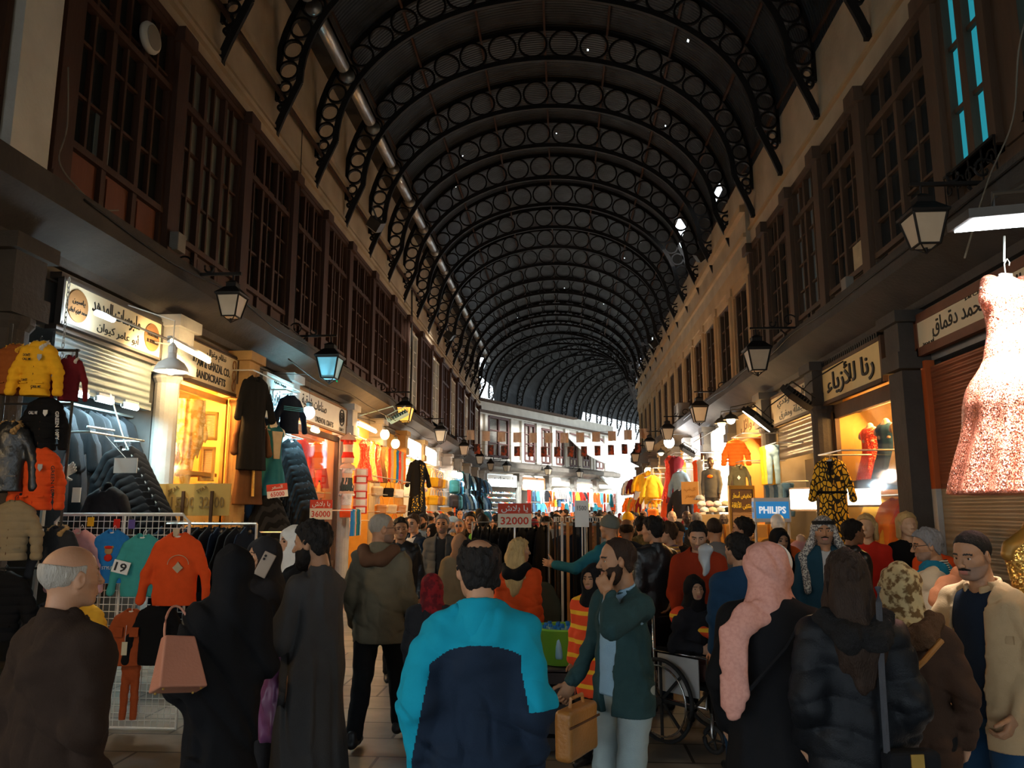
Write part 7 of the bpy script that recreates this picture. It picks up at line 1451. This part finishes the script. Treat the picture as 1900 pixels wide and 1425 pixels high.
person('person in turquoise and navy two-tone jacket seen from behind at centre', -0.32, 2.98, 6, 1.64, 0, 2, hair='crown', hm=H_BLACK, head=(14, -2), wide=1.05, L=(.05, .02, -.52), R=(.035, .03, -.52), polL=(-.4, -.9, -.1),
       top=dict(m=[TEALJ, NAVYJ], cm=TEALJ, hem=.74, collar='stand', ch=.06, infl=.030, fold=.013, loose=1, res=.005, fm=lambda x, y, z: (((z < 1.275-1.6*x*x-.25*np.maximum(-x-.10, 0)) & (np.abs(x+.01) < .165+.20*np.clip(1.18-z, 0, .3)) & (y < .06)) | ((x > .10) & (z < 1.05) & (y < .02))).astype(int)), bottom=dict(m=CHAR))
T = person('person wrapped in full black chador carrying a peach shoulder bag', -1.64, 3.80, 38, 1.565, 2, 2, fem=True, hair=None, head=(30, 8), wide=.98, L=(.05, .12, -.40), R=(-.02, .20, -.34), scarf=dict(kind='chador', m=BLK, hem=.03, flare=.24, fold=.022), shoes=True)
PCHB = mat('peach_leather', (.46, .19, .12), .45, var=.12, vs=6, bump=.15, bs=60, spec=.4)
B = thing('handbag', 'peach leather shoulder bag with studded base hanging on the black chador', 'handbag', (-1.74, 3.53, 1.07), math.radians(52)); B.scale = (.72,)*3; b = MB(); vs = [(-.10, -.03, .17), (.10, -.03, .17), (.10, .03, .17), (-.10, .03, .17), (-.155, -.075, -.16), (.155, -.075, -.16), (.155, .075, -.16), (-.155, .075, -.16)]; b.add(vs, [(0, 1, 2, 3), (4, 7, 6, 5), (0, 4, 5, 1), (1, 5, 6, 2), (2, 6, 7, 3), (3, 7, 4, 0)]); bevel(b.build('body', PCHB, B), .012, 3); B.rotation_euler = (math.radians(-24), math.radians(8), math.radians(52))
b = MB(); b.tube([(-.09*math.cos(t), .03*math.sin(t), .16+.22*math.sin(t)) for t in (math.pi*j/14 for j in range(15))], .008, 6); b.build('strap', PCHB, B)
b = MB(); [b.ball((x, y, -.165), .008, 8) for x in (-.12, .12) for y in (-.05, .05)]; b.build('studs', GLD, B)
def phonex(c):
    p = c['wr'][-1]+(c['hc']-c['wr'][-1])*.45
person('person in black chador holding a phone to the ear', -1.87, 4.80, 122, 1.575, 2, 2, fem=True, hair=None, head=(10, 6), L=(-.03, .12, .12), polL=(-.5, .3, -.8), handL=dict(curl=.75, n=(.9, -.1, .2), d=(.25, .2, .9)), scarf=dict(kind='chador', m=CHAR, hem=.03, flare=.27, fold=.012))
B = thing('phone', 'pale cased phone held at the ear of the person in chador', 'phone', (-1.80, 4.66, 1.43), math.radians(20)); B.rotation_euler = (.1, .45, math.radians(15)); bevel(MB().cbox((0, 0, 0), (.074, .011, .15)).build('case', mat('phone_case', (.35, .28, .22), .4), B), .005); b = MB(); [b.lathe([(.008, 0), (.008, .004)], 10, (-.02, -.006, .05-.02*i), Matrix.Rotation(math.pi/2, 4, 'X')) for i in range(2)]; b.build('camera_lenses', INK, B)
b = None
T = person('bearded person in long charcoal robe facing the stalls with purple bag', -1.35, 4.25, 68, 1.69, 1, 2, hair='short', beard=(.013, .012), head=(14, -7), wide=1.05, L=(-.10, .31, -.36), R=(-.14, .33, -.36), polL=(-.4, -.6, -.7), polR=(.4, -.6, -.7), handL=dict(curl=.8), handR=dict(curl=.8),
           top=dict(name='robe', m=ROBE, hem=.06, flare=.245, infl=.016, collar='shirt', ch=.035, robe=1, fold=.019, loose=1, sy=.76))
b = SDF().ell((0, 0, -.36), (.115, .075, .15), .03).cap((0, 0, -.05), (0, 0, -.28), .02, .07, .05).cap((-.02, 0, .02), (.02, 0, -.05), .018, .02, .02).noise(.022, (22, 22, 9)).noise(.008, (50, 50, 20)); o = part('plastic_bag', b.mesh(.009), mat('purple_film', (.16, .05, .13), .35, var=.4, vs=8, spec=.5), None); o.location = (-1.58, 4.32, 1.03); tag(o, 'crumpled purple plastic bag held by the person in charcoal robe', 'bag')
T = person('grey haired person with glasses in olive jacket walking away', -1.44, 6.15, -8, 1.725, 0, 2, hair='buzz', hm=H_WHITE, head=(-58, 2), wide=1.06, L=(.06, .06, -.52), R=(.07, .10, -.51), legs=((-.10, -.20, .10), (.10, .24, .085)), extra=glasses, stub=True, top=dict(m=OLIVJ, hem=.76, collar='shirt', ch=.06, infl=.032, fold=.011, hood=1, hoodm=K('brown_scarf', (.12, .06, .035))), bottom=dict(m=BLK, infl=.016))
SHIRTB = dict(m=PALEB, collar='shirt', hem=.90, ch=.04)
T = person('bearded person in green suit jacket with hand raised to the mouth', .30, 4.22, 128, 1.60, 1, 2, hair='reced', hm=H_DBROWN, beard=(.011, .010), head=(-26, -2), wide=1.06, L=(-.13, .15, .065), polL=(-.75, .25, -.75), R=(.10, .16, -.48), handL=dict(curl=1.25, thumb=1.0, n=(.45, -.85, .1), d=(.55, .05, .8)), handR=dict(curl=1.0),
           top=dict(m=SUITJ, hem=.80, open=(.045, .085, .0), collar='shirt', ch=.03, infl=.018, fold=.010, flare=.18), under=SHIRTB, bottom=dict(m=STONEP, infl=.014, label='stone grey trousers'), extra=lambda c: part('belt', SDF().chain([c['hip']+v3(0, -.01, .045)*c['sc'], c['hip']+v3(0, -.01, .075)*c['sc']], [.148, .148], .01, .72).cut(lambda x, y, z: np.abs(z-c['hip'][2]-.06)-.018).mesh(.008), BRN_, c['T']))
B = thing('briefcase', 'tan leather briefcase carried by the person in green suit jacket', 'briefcase', (.055, 3.98, .72), math.radians(62)); S = SDF().box((0, 0, -.02), (.155, .045, .115), .025, .01).noise(.003, (12, 12, 12)); part('body', S.mesh(.007), LEATHB, B); b = MB(); b.tube([(-.07, 0, .09), (-.06, 0, .135), (.06, 0, .135), (.07, 0, .09)], .009, 6); b.build('handle', LEATHB, B); MB().box(-.157, .157, -.049, -.043, .02, .03).build('flap_edge', BRN_, B)
def newspaper(c):
    pass
T = person('short haired person in brick red sweater pushing the wheelchair', 1.18, 7.06, 176, 1.66, 2, 2, hair='short', head=(-6, -12), lean=9, wide=1.10, L=(.02, .24, -.46), R=(.02, .24, -.46), handL=dict(curl=.9), handR=dict(curl=.9), stub=True, top=dict(name='sweater', m=SWEAT, hem=.80, collar='stand', ch=.012, infl=.026, fold=.006, loose=1), bottom=dict(m=BLK))
# wheelchair and its passenger
WF = -138.
WC = thing('wheelchair', 'steel wheelchair with black spoked wheels pushed through the lane', 'wheelchair', (1.04, 6.48, 0), math.radians(WF)); CHR = mat('chrome_tube', (.55, .54, .52), .25, metal=.9, var=.1); TYR = mat('black_tyre', (.018, .018, .018), .7)
for s in (-1, 1):
    w = MB(); w.tube([(s*.31, -.10+.30*math.cos(a), .305+.30*math.sin(a)) for a in (2*math.pi*i/32 for i in range(32))], .016, 8, True); wo = w.build('drive_wheel', TYR, WC, True)
    w = MB(); w.tube([(s*.335, -.10+.26*math.cos(a), .305+.26*math.sin(a)) for a in (2*math.pi*i/28 for i in range(28))], .008, 6, True); w.build('hand_rim', CHR, wo, True)
    w = MB(); [w.bar((s*.31, -.10, .305), (s*.31, -.10+.29*math.cos(a), .305+.29*math.sin(a)), .014, .02) for a in (2*math.pi*i/8 for i in range(8))]; w.tube([(s*.28, -.10, .305), (s*.34, -.10, .305)], .03, 10); w.build('spokes', TYR, wo)
    w = MB(); w.tube([(s*.25, .34+.085*math.cos(a), .10+.085*math.sin(a)) for a in (2*math.pi*i/20 for i in range(20))], .017, 8, True); [w.bar((s*.25, .34, .10), (s*.25, .34+.08*math.cos(a), .10+.08*math.sin(a)), .012) for a in (0, 1.26, 2.5, 3.8, 5.0)]; w.build('caster', TYR, WC, True)
    w = MB(); w.tube([(s*.25, .34, .10), (s*.27, .34, .12), (s*.25, .33, .28)], .012, 6); w.tube([(s*.24, -.22, .92), (s*.24, -.22, .30), (s*.24, .28, .30), (s*.24, .30, .66), (s*.24, -.22, .66)], .013, 8); w.tube([(s*.24, .30, .48), (s*.22, .42, .40), (s*.20, .56, .14)], .013, 8); w.tube([(s*.24, -.22, .92), (s*.24, -.34, .93)], .016, 8); w.build('frame', CHR, WC, True)
    MB().box(s*.24-.03, s*.24+.03, -.18, .16, .665, .69).build('armrest', BLK, WC); MB().box(s*.245-.004, s*.245+.004, -.18, .22, .36, .64).build('side_panel', mat('grey_side_panel', (.45, .44, .42), .5), WC); MB().box(s*.13-.075, s*.13+.075, .50, .64, .10, .115).build('footrest', DARKM, WC)
MB().box(-.235, .235, -.2, .28, .42, .45).build('seat', BLK, WC); MB().box(-.235, .235, -.235, -.215, .50, .90).build('backrest', BLK, WC)
RY = patt('red_yellow_stole', (.72, .07, .02), (.80, .45, .03), 3.2, 'WAVEZ', (.78, .82))
T = person('seated person in black headscarf and red and yellow stole in the wheelchair', 1.04, 6.46, WF, 1.48, 2, 2, fem=True, hair=None, seat=.54, head=(-28, 2), fat=1.06, wide=1.08, L=(-.09, .24, -.06), polL=(-.5, .2, -.8), R=(.0, .22, -.28), handL=dict(curl=.9, n=(.9, .2, 0), d=(.3, .1, .9)), legs=((-.10, .46, .20), (.10, .42, .22)), kneeup=(0, .35, 1),
           scarf=dict(kind='hijab', m=BLK), top=dict(name='coat', m=K('soft_black', (.018, .018, .022)), infl=.03, fold=.012, sy=.82), bottom=dict(m=K('brown_trousers', (.085, .038, .030)), infl=.02), shoes=K('grey_shoe', (.07, .065, .06)))
S = SDF().cap((-.11, -.045, .915), (.11, -.045, .915), .092, k=.05, sy=.95).cap((-.14, .0, .885), (-.02, .175, .80), .05, .035, .03).cap((.14, .0, .885), (.02, .175, .80), .05, .035, .03).cap((0, .18, .81), (.01, .20, .68), .035, .055, .02, .6).cap((0, -.03, .93), (0, .02, 1.1), .078, k=.01, sub=True).noise(.009, (16, 16, 12)); part('stole', S.mesh(.009), RY, T)
T = person('person in pink patterned headscarf and long black coat seen from behind', 0.91, 3.58, -14, 1.605, 2, 2, fem=True, hair=None, head=(-48, 2), wide=1.08, L=(.05, .04, -.50), R=(.0, .25, -.33), scarf=dict(kind='hijab', m=patt('pink_scarf', (.56, .27, .21), (.49, .225, .175), 70, 'NOISE', (.4, .62)), under=WHT, fold=.010, tail=[((-.09, -.12, 1.44), (-.15, -.175, 1.34), .06), ((-.15, -.175, 1.34), (-.165, -.215, 1.04), .062)]),
           top=dict(name='coat', m=BLK, hem=.25, flare=.25, infl=.03, robe=1, fold=.010, sy=.78), bottom=dict(m=JEAN))
MB().tube([(.12, -.15, 1.30), (.05, -.19, 1.19), (-.10, -.19, 1.02), (-.17, -.14, .92)], .009, 6).build('bag_strap', BLK, T)
T = person('long haired person in black quilted puffer jacket seen from behind', 1.14, 3.28, -2, 1.585, 2, 2, fem=True, hair='long', hm=H_DBROWN, head=(-6, 2), wide=.98, L=(.03, .10, -.48), R=(.035, .08, -.49), top=dict(m=K('black_nylon', (.007, .008, .010), rough=.5), hem=.82, quilt=.125, infl=.032, collar='stand', hood='fur', hoodm=K('black_fur', (.012, .011, .011), bump=.9), fold=.006), bottom=dict(m=K('teal_jeans', (.02, .085, .12)), infl=.02))
B = thing('handbag', 'small black and tan handbag hanging from the puffer jacket shoulder', 'handbag', (1.27, 3.12, .80), .15); bevel(MB().cbox((0, 0, 0), (.20, .08, .16)).build('body', BLK, B), .02, 3); MB().cbox((0, -.042, .0), (.05, .006, .15)).build('clasp', GLD, B); b = MB(); b.tube([(-.09, 0, .07), (-.07, .03, .35), (-.05, .05, .60), (-.035, .075, .655)], .013, 6); b.build('strap', K('grey_strap', (.05, .05, .055)), B)
T = person('person in leopard print headscarf and dark brown coat', 1.49, 3.62, -16, 1.525, 2, 2, fem=True, hair=None, head=(-10, 4), wide=1.02, R=(.07, .06, -.51), polR=(.35, -.9, -.1), handR=dict(curl=1.0), scarf=dict(kind='hijab', m=patt('leopard_scarf', (.13, .07, .025), (.46, .34, .17), 30, 'NOISE', (.42, .52)), back=1, fold=.010), top=dict(name='coat', m=K('brown_suede', (.050, .026, .016), vs=24), hem=.30, flare=.22, infl=.024, fold=.010, hood='fur', hoodm=K('brown_fur', (.09, .045, .022), bump=.9)), bottom=dict(m=BLK))
MB().tube([(.12, -.15, 1.22), (.04, -.195, 1.14), (-.12, -.185, .98)], .012, 6).build('bag_strap', LEATHB, T)
def chestpocket(c):
    for s in (-1, 1):
        b = MB(); b.box(s*.095-.055, s*.095+.055, .0, .012, -.018, .018); o = b.build('pocket_flap', MATS['cloth_tan_twill'], c['top']); p = c['up'](s*.135, .098, 1.24); o.location = (p[0]-s*.095, p[1], p[2]); o.rotation_euler = (0, 0, -s*.30)
T = person('moustached person in tan overshirt looking down at the right edge', 2.0, 3.95, 112, 1.655, 1, 2, hair='buzz', must=True, stub=True, head=(8, -10), wide=1.08, L=(.0, .08, -.50), R=(.05, .30, -.34), polR=(.4, -.8, -.3), handR=dict(curl=.9), handL=dict(curl=.8), top=dict(m=K('tan_twill', (.42, .28, .15)), hem=.72, open=(.075, .11, .01), collar='shirt', ch=.05, infl=.028, fold=.010, loose=1), under=dict(name='t_shirt', m=NAVYJ, collar='stand', ch=.012, hem=.86), bottom=dict(m=DENIM, infl=.016), extra=chestpocket)
T = person('grey haired person in blue varsity jacket with cream sleeves', 2.60, 5.75, 58, 1.62, 1, 2, hair='short', hm=H_GREY, head=(26, -6), wide=1.12, stub=True, extra=glasses, L=(.0, .24, -.36), R=(.02, .2, -.4), top=dict(m=[K('varsity_blue', (.01, .15, .27)), K('cream_leather', (.58, .47, .33), rough=.5)], cm=patt('striped_rib', (.02, .02, .025), (.6, .58, .5), 22, 'WAVEZ', (.6, .65)), hem=.80, collar='stand', ch=.055, infl=.035, quilt=.11, loose=1, fm=lambda x, y, z: ((np.abs(x)-.150-.12*np.maximum(1.33-z, 0)*0 > 0) | ((y > .16) & (z < 1.3))).astype(int)), bottom=dict(m=JEAN))
KEF = patt('checked_keffiyeh', (.42, .41, .38), (.10, .10, .105), 120, 'CELL', (.45, .5))
T = person('person in white checked headcloth and dark suit facing us', 2.23, 6.9, 172, 1.70, 1, 2, hair=None, must=True, stub=True, head=(-6, -2), wide=1.10, scarf=dict(kind='keffiyeh', m=KEF, low=1.12), top=dict(m=K('petrol_suit', (.012, .045, .072)), hem=.62, open=(.055, .04, 0), collar='shirt', ch=.02, infl=.022), under=dict(m=LGREY, collar='shirt', hem=.5, ch=.03), bottom=dict(m=LGREY))
# child and small figures near the middle
T = person('small person in dark red headscarf and black jacket beside the turquoise jacket', -.93, 5.55, 12, 1.30, 2, 2, fem=True, hair=None, head=(0, 4), scarf=dict(kind='hijab', m=patt('dark_red_scarf', (.22, .012, .016), (.10, .008, .012), 22, 'NOISE'), shr=.06), top=dict(m=CHAR, hem=.6, infl=.03, collar='stand', fold=.008), bottom=dict(m=BLK))
T = person('small child in fur hooded dark jacket facing us', -1.76, 9.3, 172, 1.10, 2, 1, hair='short', hm=H_DBROWN, fat=1.05, top=dict(m=CHAR, hem=.85, infl=.035, quilt=.10, hood='fur', hoodm=FURB), bottom=dict(m=JEAN))
T = person('blond long haired person in red orange puffer vest jacket', -0.40, 7.05, -22, 1.50, 2, 2, fem=True, hair='long', hm=H_BLOND, head=(-40, 0), top=dict(m=REDO, hem=.80, quilt=.10, infl=.032, collar='stand', hood=1, hoodm=BLK), bottom=dict(m=CHAR))
T = person('person bending over in a dark top and olive trousers behind the blond person', -0.20, 7.6, 30, 1.62, 1, 1, lean=72, head=(0, -30), L=(.0, .35, -.30), R=(.0, .35, -.30), top=dict(m=CHAR, hem=.93, infl=.026), bottom=dict(m=OLIVE, infl=.02))
T = person('person in white headscarf and black coat behind the bearded person in robe', -1.98, 5.7, 128, 1.64, 2, 1, fem=True, hair=None, scarf=dict(kind='hijab', m=WHT), top=dict(name='coat', m=BLK, hem=.4, infl=.03, quilt=.11, collar='stand'), bottom=dict(m=CHAR))
# ---- middle distance
def std(label, x, y, face, h, m, q=1, open_=None, um=None, bm=None, skin=None, **k):
    t = dict(m=m, hem=k.pop('hem', .78), infl=k.pop('infl', .026), collar=k.pop('collar', 'shirt'), ch=k.pop('ch', .045), quilt=k.pop('quilt', None), fold=.009, hood=k.pop('hood', None))
    if t['hood']: t['hoodm'] = k.pop('hoodm', m)
    if open_: t['open'] = open_
    return person(label, x, y, face, h, SKIN.index(SKIN[skin if skin is not None else 0]), q, top=t, under=dict(m=um, collar='shirt', hem=.88, ch=.03) if um else None, bottom=dict(m=bm or CHAR), wide=k.pop('wide', 1.06), **k)
std('person in navy denim jacket seen from behind beside the red sweater', 1.23, 5.65, 12, 1.585, DENIM, q=2, bm=DENIM, R=(.02, .18, -.42), head=(18, 0))
B = thing('paper_bundle', 'crumpled clear wrapped bundle held beside the navy denim jacket', 'bundle', (1.01, 5.75, 1.39)); part('wrap', SDF().cap((0, 0, -.08), (0.01, 0, .08), .022, .048, .02).noise(.018, (30, 30, 14)).mesh(.008), mat('clear_wrap', (.36, .37, .37), .25, var=.3), B)
std('person in dark leather jacket with hand behind the back', 0.83, 7.3, 32, 1.69, LEATH, q=1, R=(-.12, -.16, -.42), polR=(.8, -.5, 0), head=(26, 0), bm=NAVY, wide=1.12); std('bald person in dark navy coat seen from behind', 0.68, 8.5, -8, 1.66, NAVYJ, hair='fringe', hm=H_DBROWN, skin=3, hem=.6, wide=1.14)
T = std('person in grey beanie and teal shirt reaching to the belt rack', 0.47, 7.9, 40, 1.70, TEAL, hair=None, scarf=dict(kind='beanie', m=K('grey_knit', (.13, .14, .12), bump=.6)), L=(.25, .40, -.14), polL=(-.5, -.2, -.9), head=(0, 0), infl=.018, bm=JEAN, handL=dict(curl=.25))
std('bald belt seller in navy jacket looking down behind the belt rack', 0.07, 9.62, 172, 1.72, NAVY, hair='fringe', hm=H_DBROWN, skin=3, head=(-14, -22), hem=.75); std('person in black jacket drinking from a cup at the drinks stall', -0.22, 10.5, 166, 1.67, CHAR, hair='short', head=(0, -10), L=(-.14, .16, .02), polL=(-.7, .2, -.7), handL=dict(curl=1.0), skin=2)
std('grey haired person in open grey jacket facing us', -1.52, 9.8, 178, 1.70, K('slate_jacket', (.075, .075, .075)), hair='short', hm=H_GREY, open_=(.05, .06, 0), um=CHAR, stub=True, bm=JEAN, hem=.72, quilt=.10); std('person in open navy suit over pale shirt turned to the stalls', -1.92, 10.0, 138, 1.70, NAVYJ, hair='short', hm=H_BROWN, open_=(.10, .10, .0), um=LGREY, bm=JEAN, skin=2, head=(20, 0))
B = thing('carrier_bag', 'small pale blue carrier bag held by the grey haired person', 'bag', (-1.63, 9.2, .82)); part('body', SDF().box((0, 0, -.13), (.11, .04, .13), .02).cap((0, 0, -.02), (0, 0, .06), .02, k=.02).noise(.008, (20, 20, 10)).mesh(.011), SKYB, B)
std('person in black leather jacket behind the olive jacket', -1.76, 8.4, 196, 1.67, LEATH, hair='short', bm=BLK, skin=1); std('person in black jacket with lime collar seen from behind', -1.00, 9.8, 4, 1.70, K('ink_black', (.012, .016, .020)), hair='buzz', hood=1, hoodm=K('lime_lining', (.25, .55, .05)), wide=1.16)
std('moustached person in dark open jacket facing us', -1.38, 11.6, 180, 1.72, K('dark_brown_jacket', (.06, .035, .02)), hair='short', must=True, open_=(.06, .06, 0), um=BLK, skin=1); std('dark haired person in black jacket turned left beside the 32000 box', -0.94, 11.4, 74, 1.69, BLK, hair='short', skin=0)
std('person in tan headscarf seen from behind the slate jacket', -1.14, 8.6, 14, 1.50, KHAKI, hair=None, fem=True, scarf=dict(kind='hijab', m=K('tan_scarf', (.30, .17, .10)))); std('person in sunglasses and fur collared coat', -1.68, 12.6, 182, 1.62, CAMEL, hair='buzz', hm=H_GREY, hood='fur', hoodm=FURB, extra=lambda c: glasses(c, True)); std('person in pale blue striped beanie', -2.12, 15.0, 92, 1.64, GREY, hair=None, scarf=dict(kind='beanie', m=patt('striped_beanie', (.5, .6, .65), (.1, .2, .28), 50, 'WAVEZ')))
std('bearded person in grey shirt before the toy stall', -2.34, 13., 152, 1.70, GREY, hair='short', beard=(.008, .0), skin=1); person('person in black headscarf with bright orange stole', -2.01, 12., 140, 1.55, 2, 1, fem=True, hair=None, scarf=dict(kind='hijab', m=BLK), top=dict(m=ORNG, hem=.6, infl=.03), bottom=dict(m=BLK))
std('person with long bob in dark coat seen from behind', -1.52, 14.5, 0, 1.70, CHAR, hair='short'); std('person in dark jacket leaning toward the far stall', -0.12, 13.2, 96, 1.68, BRN_, hair='short'); std('hooded person in brown and navy jacket', 0.43, 11., 118, 1.66, K('brown_quilt', (.14, .07, .03)), hair=None, scarf=dict(kind='beanie', m=NAVY), hood=1, hoodm=NAVY)
std('person in black jacket walking toward us before the sunlit shops', 0.64, 14., 180, 1.70, BLK, hair='short', skin=2); std('bald person in maroon sweater far off', 0.88, 16., 8, 1.70, MAR, hair='fringe', hm=H_BLACK); std('person in bright yellow cap seen from behind', 1.07, 13., -4, 1.72, BLK, hair=None, scarf=dict(kind='beanie', m=YEL)); std('person in brown cap and orange jacket', 0.69, 10.4, -30, 1.65, ORNG, hair=None, scarf=dict(kind='beanie', m=BRN_)); std('curly haired person in camouflage jacket', 0.98, 9.9, -6, 1.68, patt('camouflage', (.09, .08, .04), (.22, .17, .08), 9, 'NOISE'), hair='short')
std('person in plum and yellow striped jacket at the right stalls', 1.10, 8.3, 82, 1.63, patt('plum_stripes', (.12, .07, .12), (.45, .30, .08), 9, 'WAVEZ'), hair='short', hm=H_BROWN, skin=2); std('person in dark cap looking back beside the orange mannequin', 1.26, 8.8, 150, 1.62, CHAR, hair=None, scarf=dict(kind='beanie', m=CHAR), skin=2); std('broad person in grey jacket seen from behind under the yellow board', 1.46, 7.7, 4, 1.68, GREY, hair='buzz', hm=H_DBROWN); std('dark haired person in black jacket turned away beside the box sign', 1.80, 7.95, 40, 1.68, BLK, hair='short', head=(20, 0)); std('dark haired person in black collared jacket in profile by the dress shop', 2.70, 7.55, -78, 1.66, LEATH, hair='short', skin=3, hood=1)
T = person('person in black headscarf and orange red stole facing us', 2.00, 7.45, 190, 1.585, 1, 1, fem=True, hair=None, scarf=dict(kind='hijab', m=BLK), top=dict(name='coat', m=BLK, hem=.2, flare=.24, infl=.025, robe=1)); S = SDF().cap((-.13, -.05, 1.32), (.13, -.05, 1.32), .11, k=.05, sy=.95).cap((-.15, .02, 1.28), (-.10, .14, .98), .06, .05, .03, .7).cap((.15, .02, 1.28), (.10, .14, .98), .06, .05, .03, .7).cap((0, 0, 1.3), (0, .02, 1.6), .095, k=.01, sub=True); part('stole', S.mesh(.013), K('stole_orange', (.72, .11, .02)), T)
person('person half hidden in an orange and yellow stole behind the green suit', 0.21, 5.75, 150, 1.36, 1, 1, fem=True, hair=None, scarf=dict(kind='hijab', m=BLK), top=dict(name='stole', m=RY, hem=.6, infl=.03), bottom=dict(m=BLK))
# ---- the far crowd
COL = [(BLK, 'black'), (CHAR, 'charcoal'), (NAVY, 'navy'), (BRN_, 'brown'), (OLIVE, 'olive'), (MAR, 'maroon'), (GREY, 'grey'), (KHAKI, 'khaki'), (BEIGE, 'beige'), (TEAL, 'teal'), (WHT, 'white'), (REDO, 'scarlet')]
r2 = random.Random(5); k = 0; used = [(o.location.x, o.location.y) for o in C.objects if o.get('category') in ('person', 'rack')]
while k < 62:
    y = 13.2+27*r2.random()**1.25; x = r2.uniform(-3.2, 2.9)
    if y > 30: x = r2.uniform(-2.9, 2.8)
    if y < 26: x = min(x, 2.35)
    if any((x-a)**2+(y-b)**2 < .36 for a, b in used): continue
    used.append((x, y)); m, mn = COL[min(11, int(abs(r2.gauss(0, 4.2))))]; fc = r2.choice([0, 0, 15, -20, 170, 185, 95, -80]); fem = r2.random() < .3
    lab = 'distant person in %s %s, %s' % (mn, 'headscarf and coat' if fem else 'jacket', 'walking away' if abs(fc) < 30 else 'walking toward us' if abs(fc) > 150 else 'crossing the lane')
    if fem: person(lab, x, y, fc, r2.uniform(1.55, 1.66), 2, 0, fem=True, hair=None, scarf=dict(kind='hijab', m=r2.choice([BLK, MAR, BEIGE, LGREY, PINK, m])), top=dict(name='coat', m=m, hem=.3, flare=.24, infl=.026, robe=1), bottom=dict(m=BLK), group='far shoppers in the lane')
    else: person(lab, x, y, fc, r2.uniform(1.66, 1.80), r2.choice([0, 1, 2]), 0, hair=r2.choice(['short', 'short', 'buzz', 'fringe']), hm=r2.choice([H_BLACK, H_BLACK, H_DBROWN, H_GREY]), must=r2.random() < .3, top=dict(m=m, infl=.028, collar='shirt'), bottom=dict(m=r2.choice([CHAR, JEAN, BLK])), group='far shoppers in the lane')
    k += 1
# ---------------------------------------------------------------- labels: tell repeats apart by their order along the lane
ORD = ['first', 'second', 'third', 'fourth', 'fifth', 'sixth', 'seventh', 'eighth', 'ninth', 'tenth', 'eleventh', 'twelfth']
def ordn(i): return ORD[i] if i < 12 else '%dth' % (i+1) if i+1 not in (21, 22, 23, 31, 32, 33) and (i+1) % 10 not in (1, 2, 3) else '%d%s' % (i+1, {1: 'st', 2: 'nd', 3: 'rd'}[(i+1) % 10])
bpy.context.view_layer.update()
_by = {}
for o in C.objects:
    if o.parent is None and 'label' in o and not o.get('same'): _by.setdefault(o['label'], []).append(o)
for lb, os_ in _by.items():
    if len(os_) > 1:
        os_.sort(key=lambda o: (round(o.matrix_world.translation.y+ (sum((o.matrix_world @ Vector(c)).y for c in o.bound_box)/8 - o.matrix_world.translation.y if o.type == 'MESH' else 0), 2), o.matrix_world.translation.z))
        for i, o in enumerate(os_): o['label'] = lb + ', %s along the lane' % ordn(i)
for o in C.objects:
    if 'same' in o: del o['same']
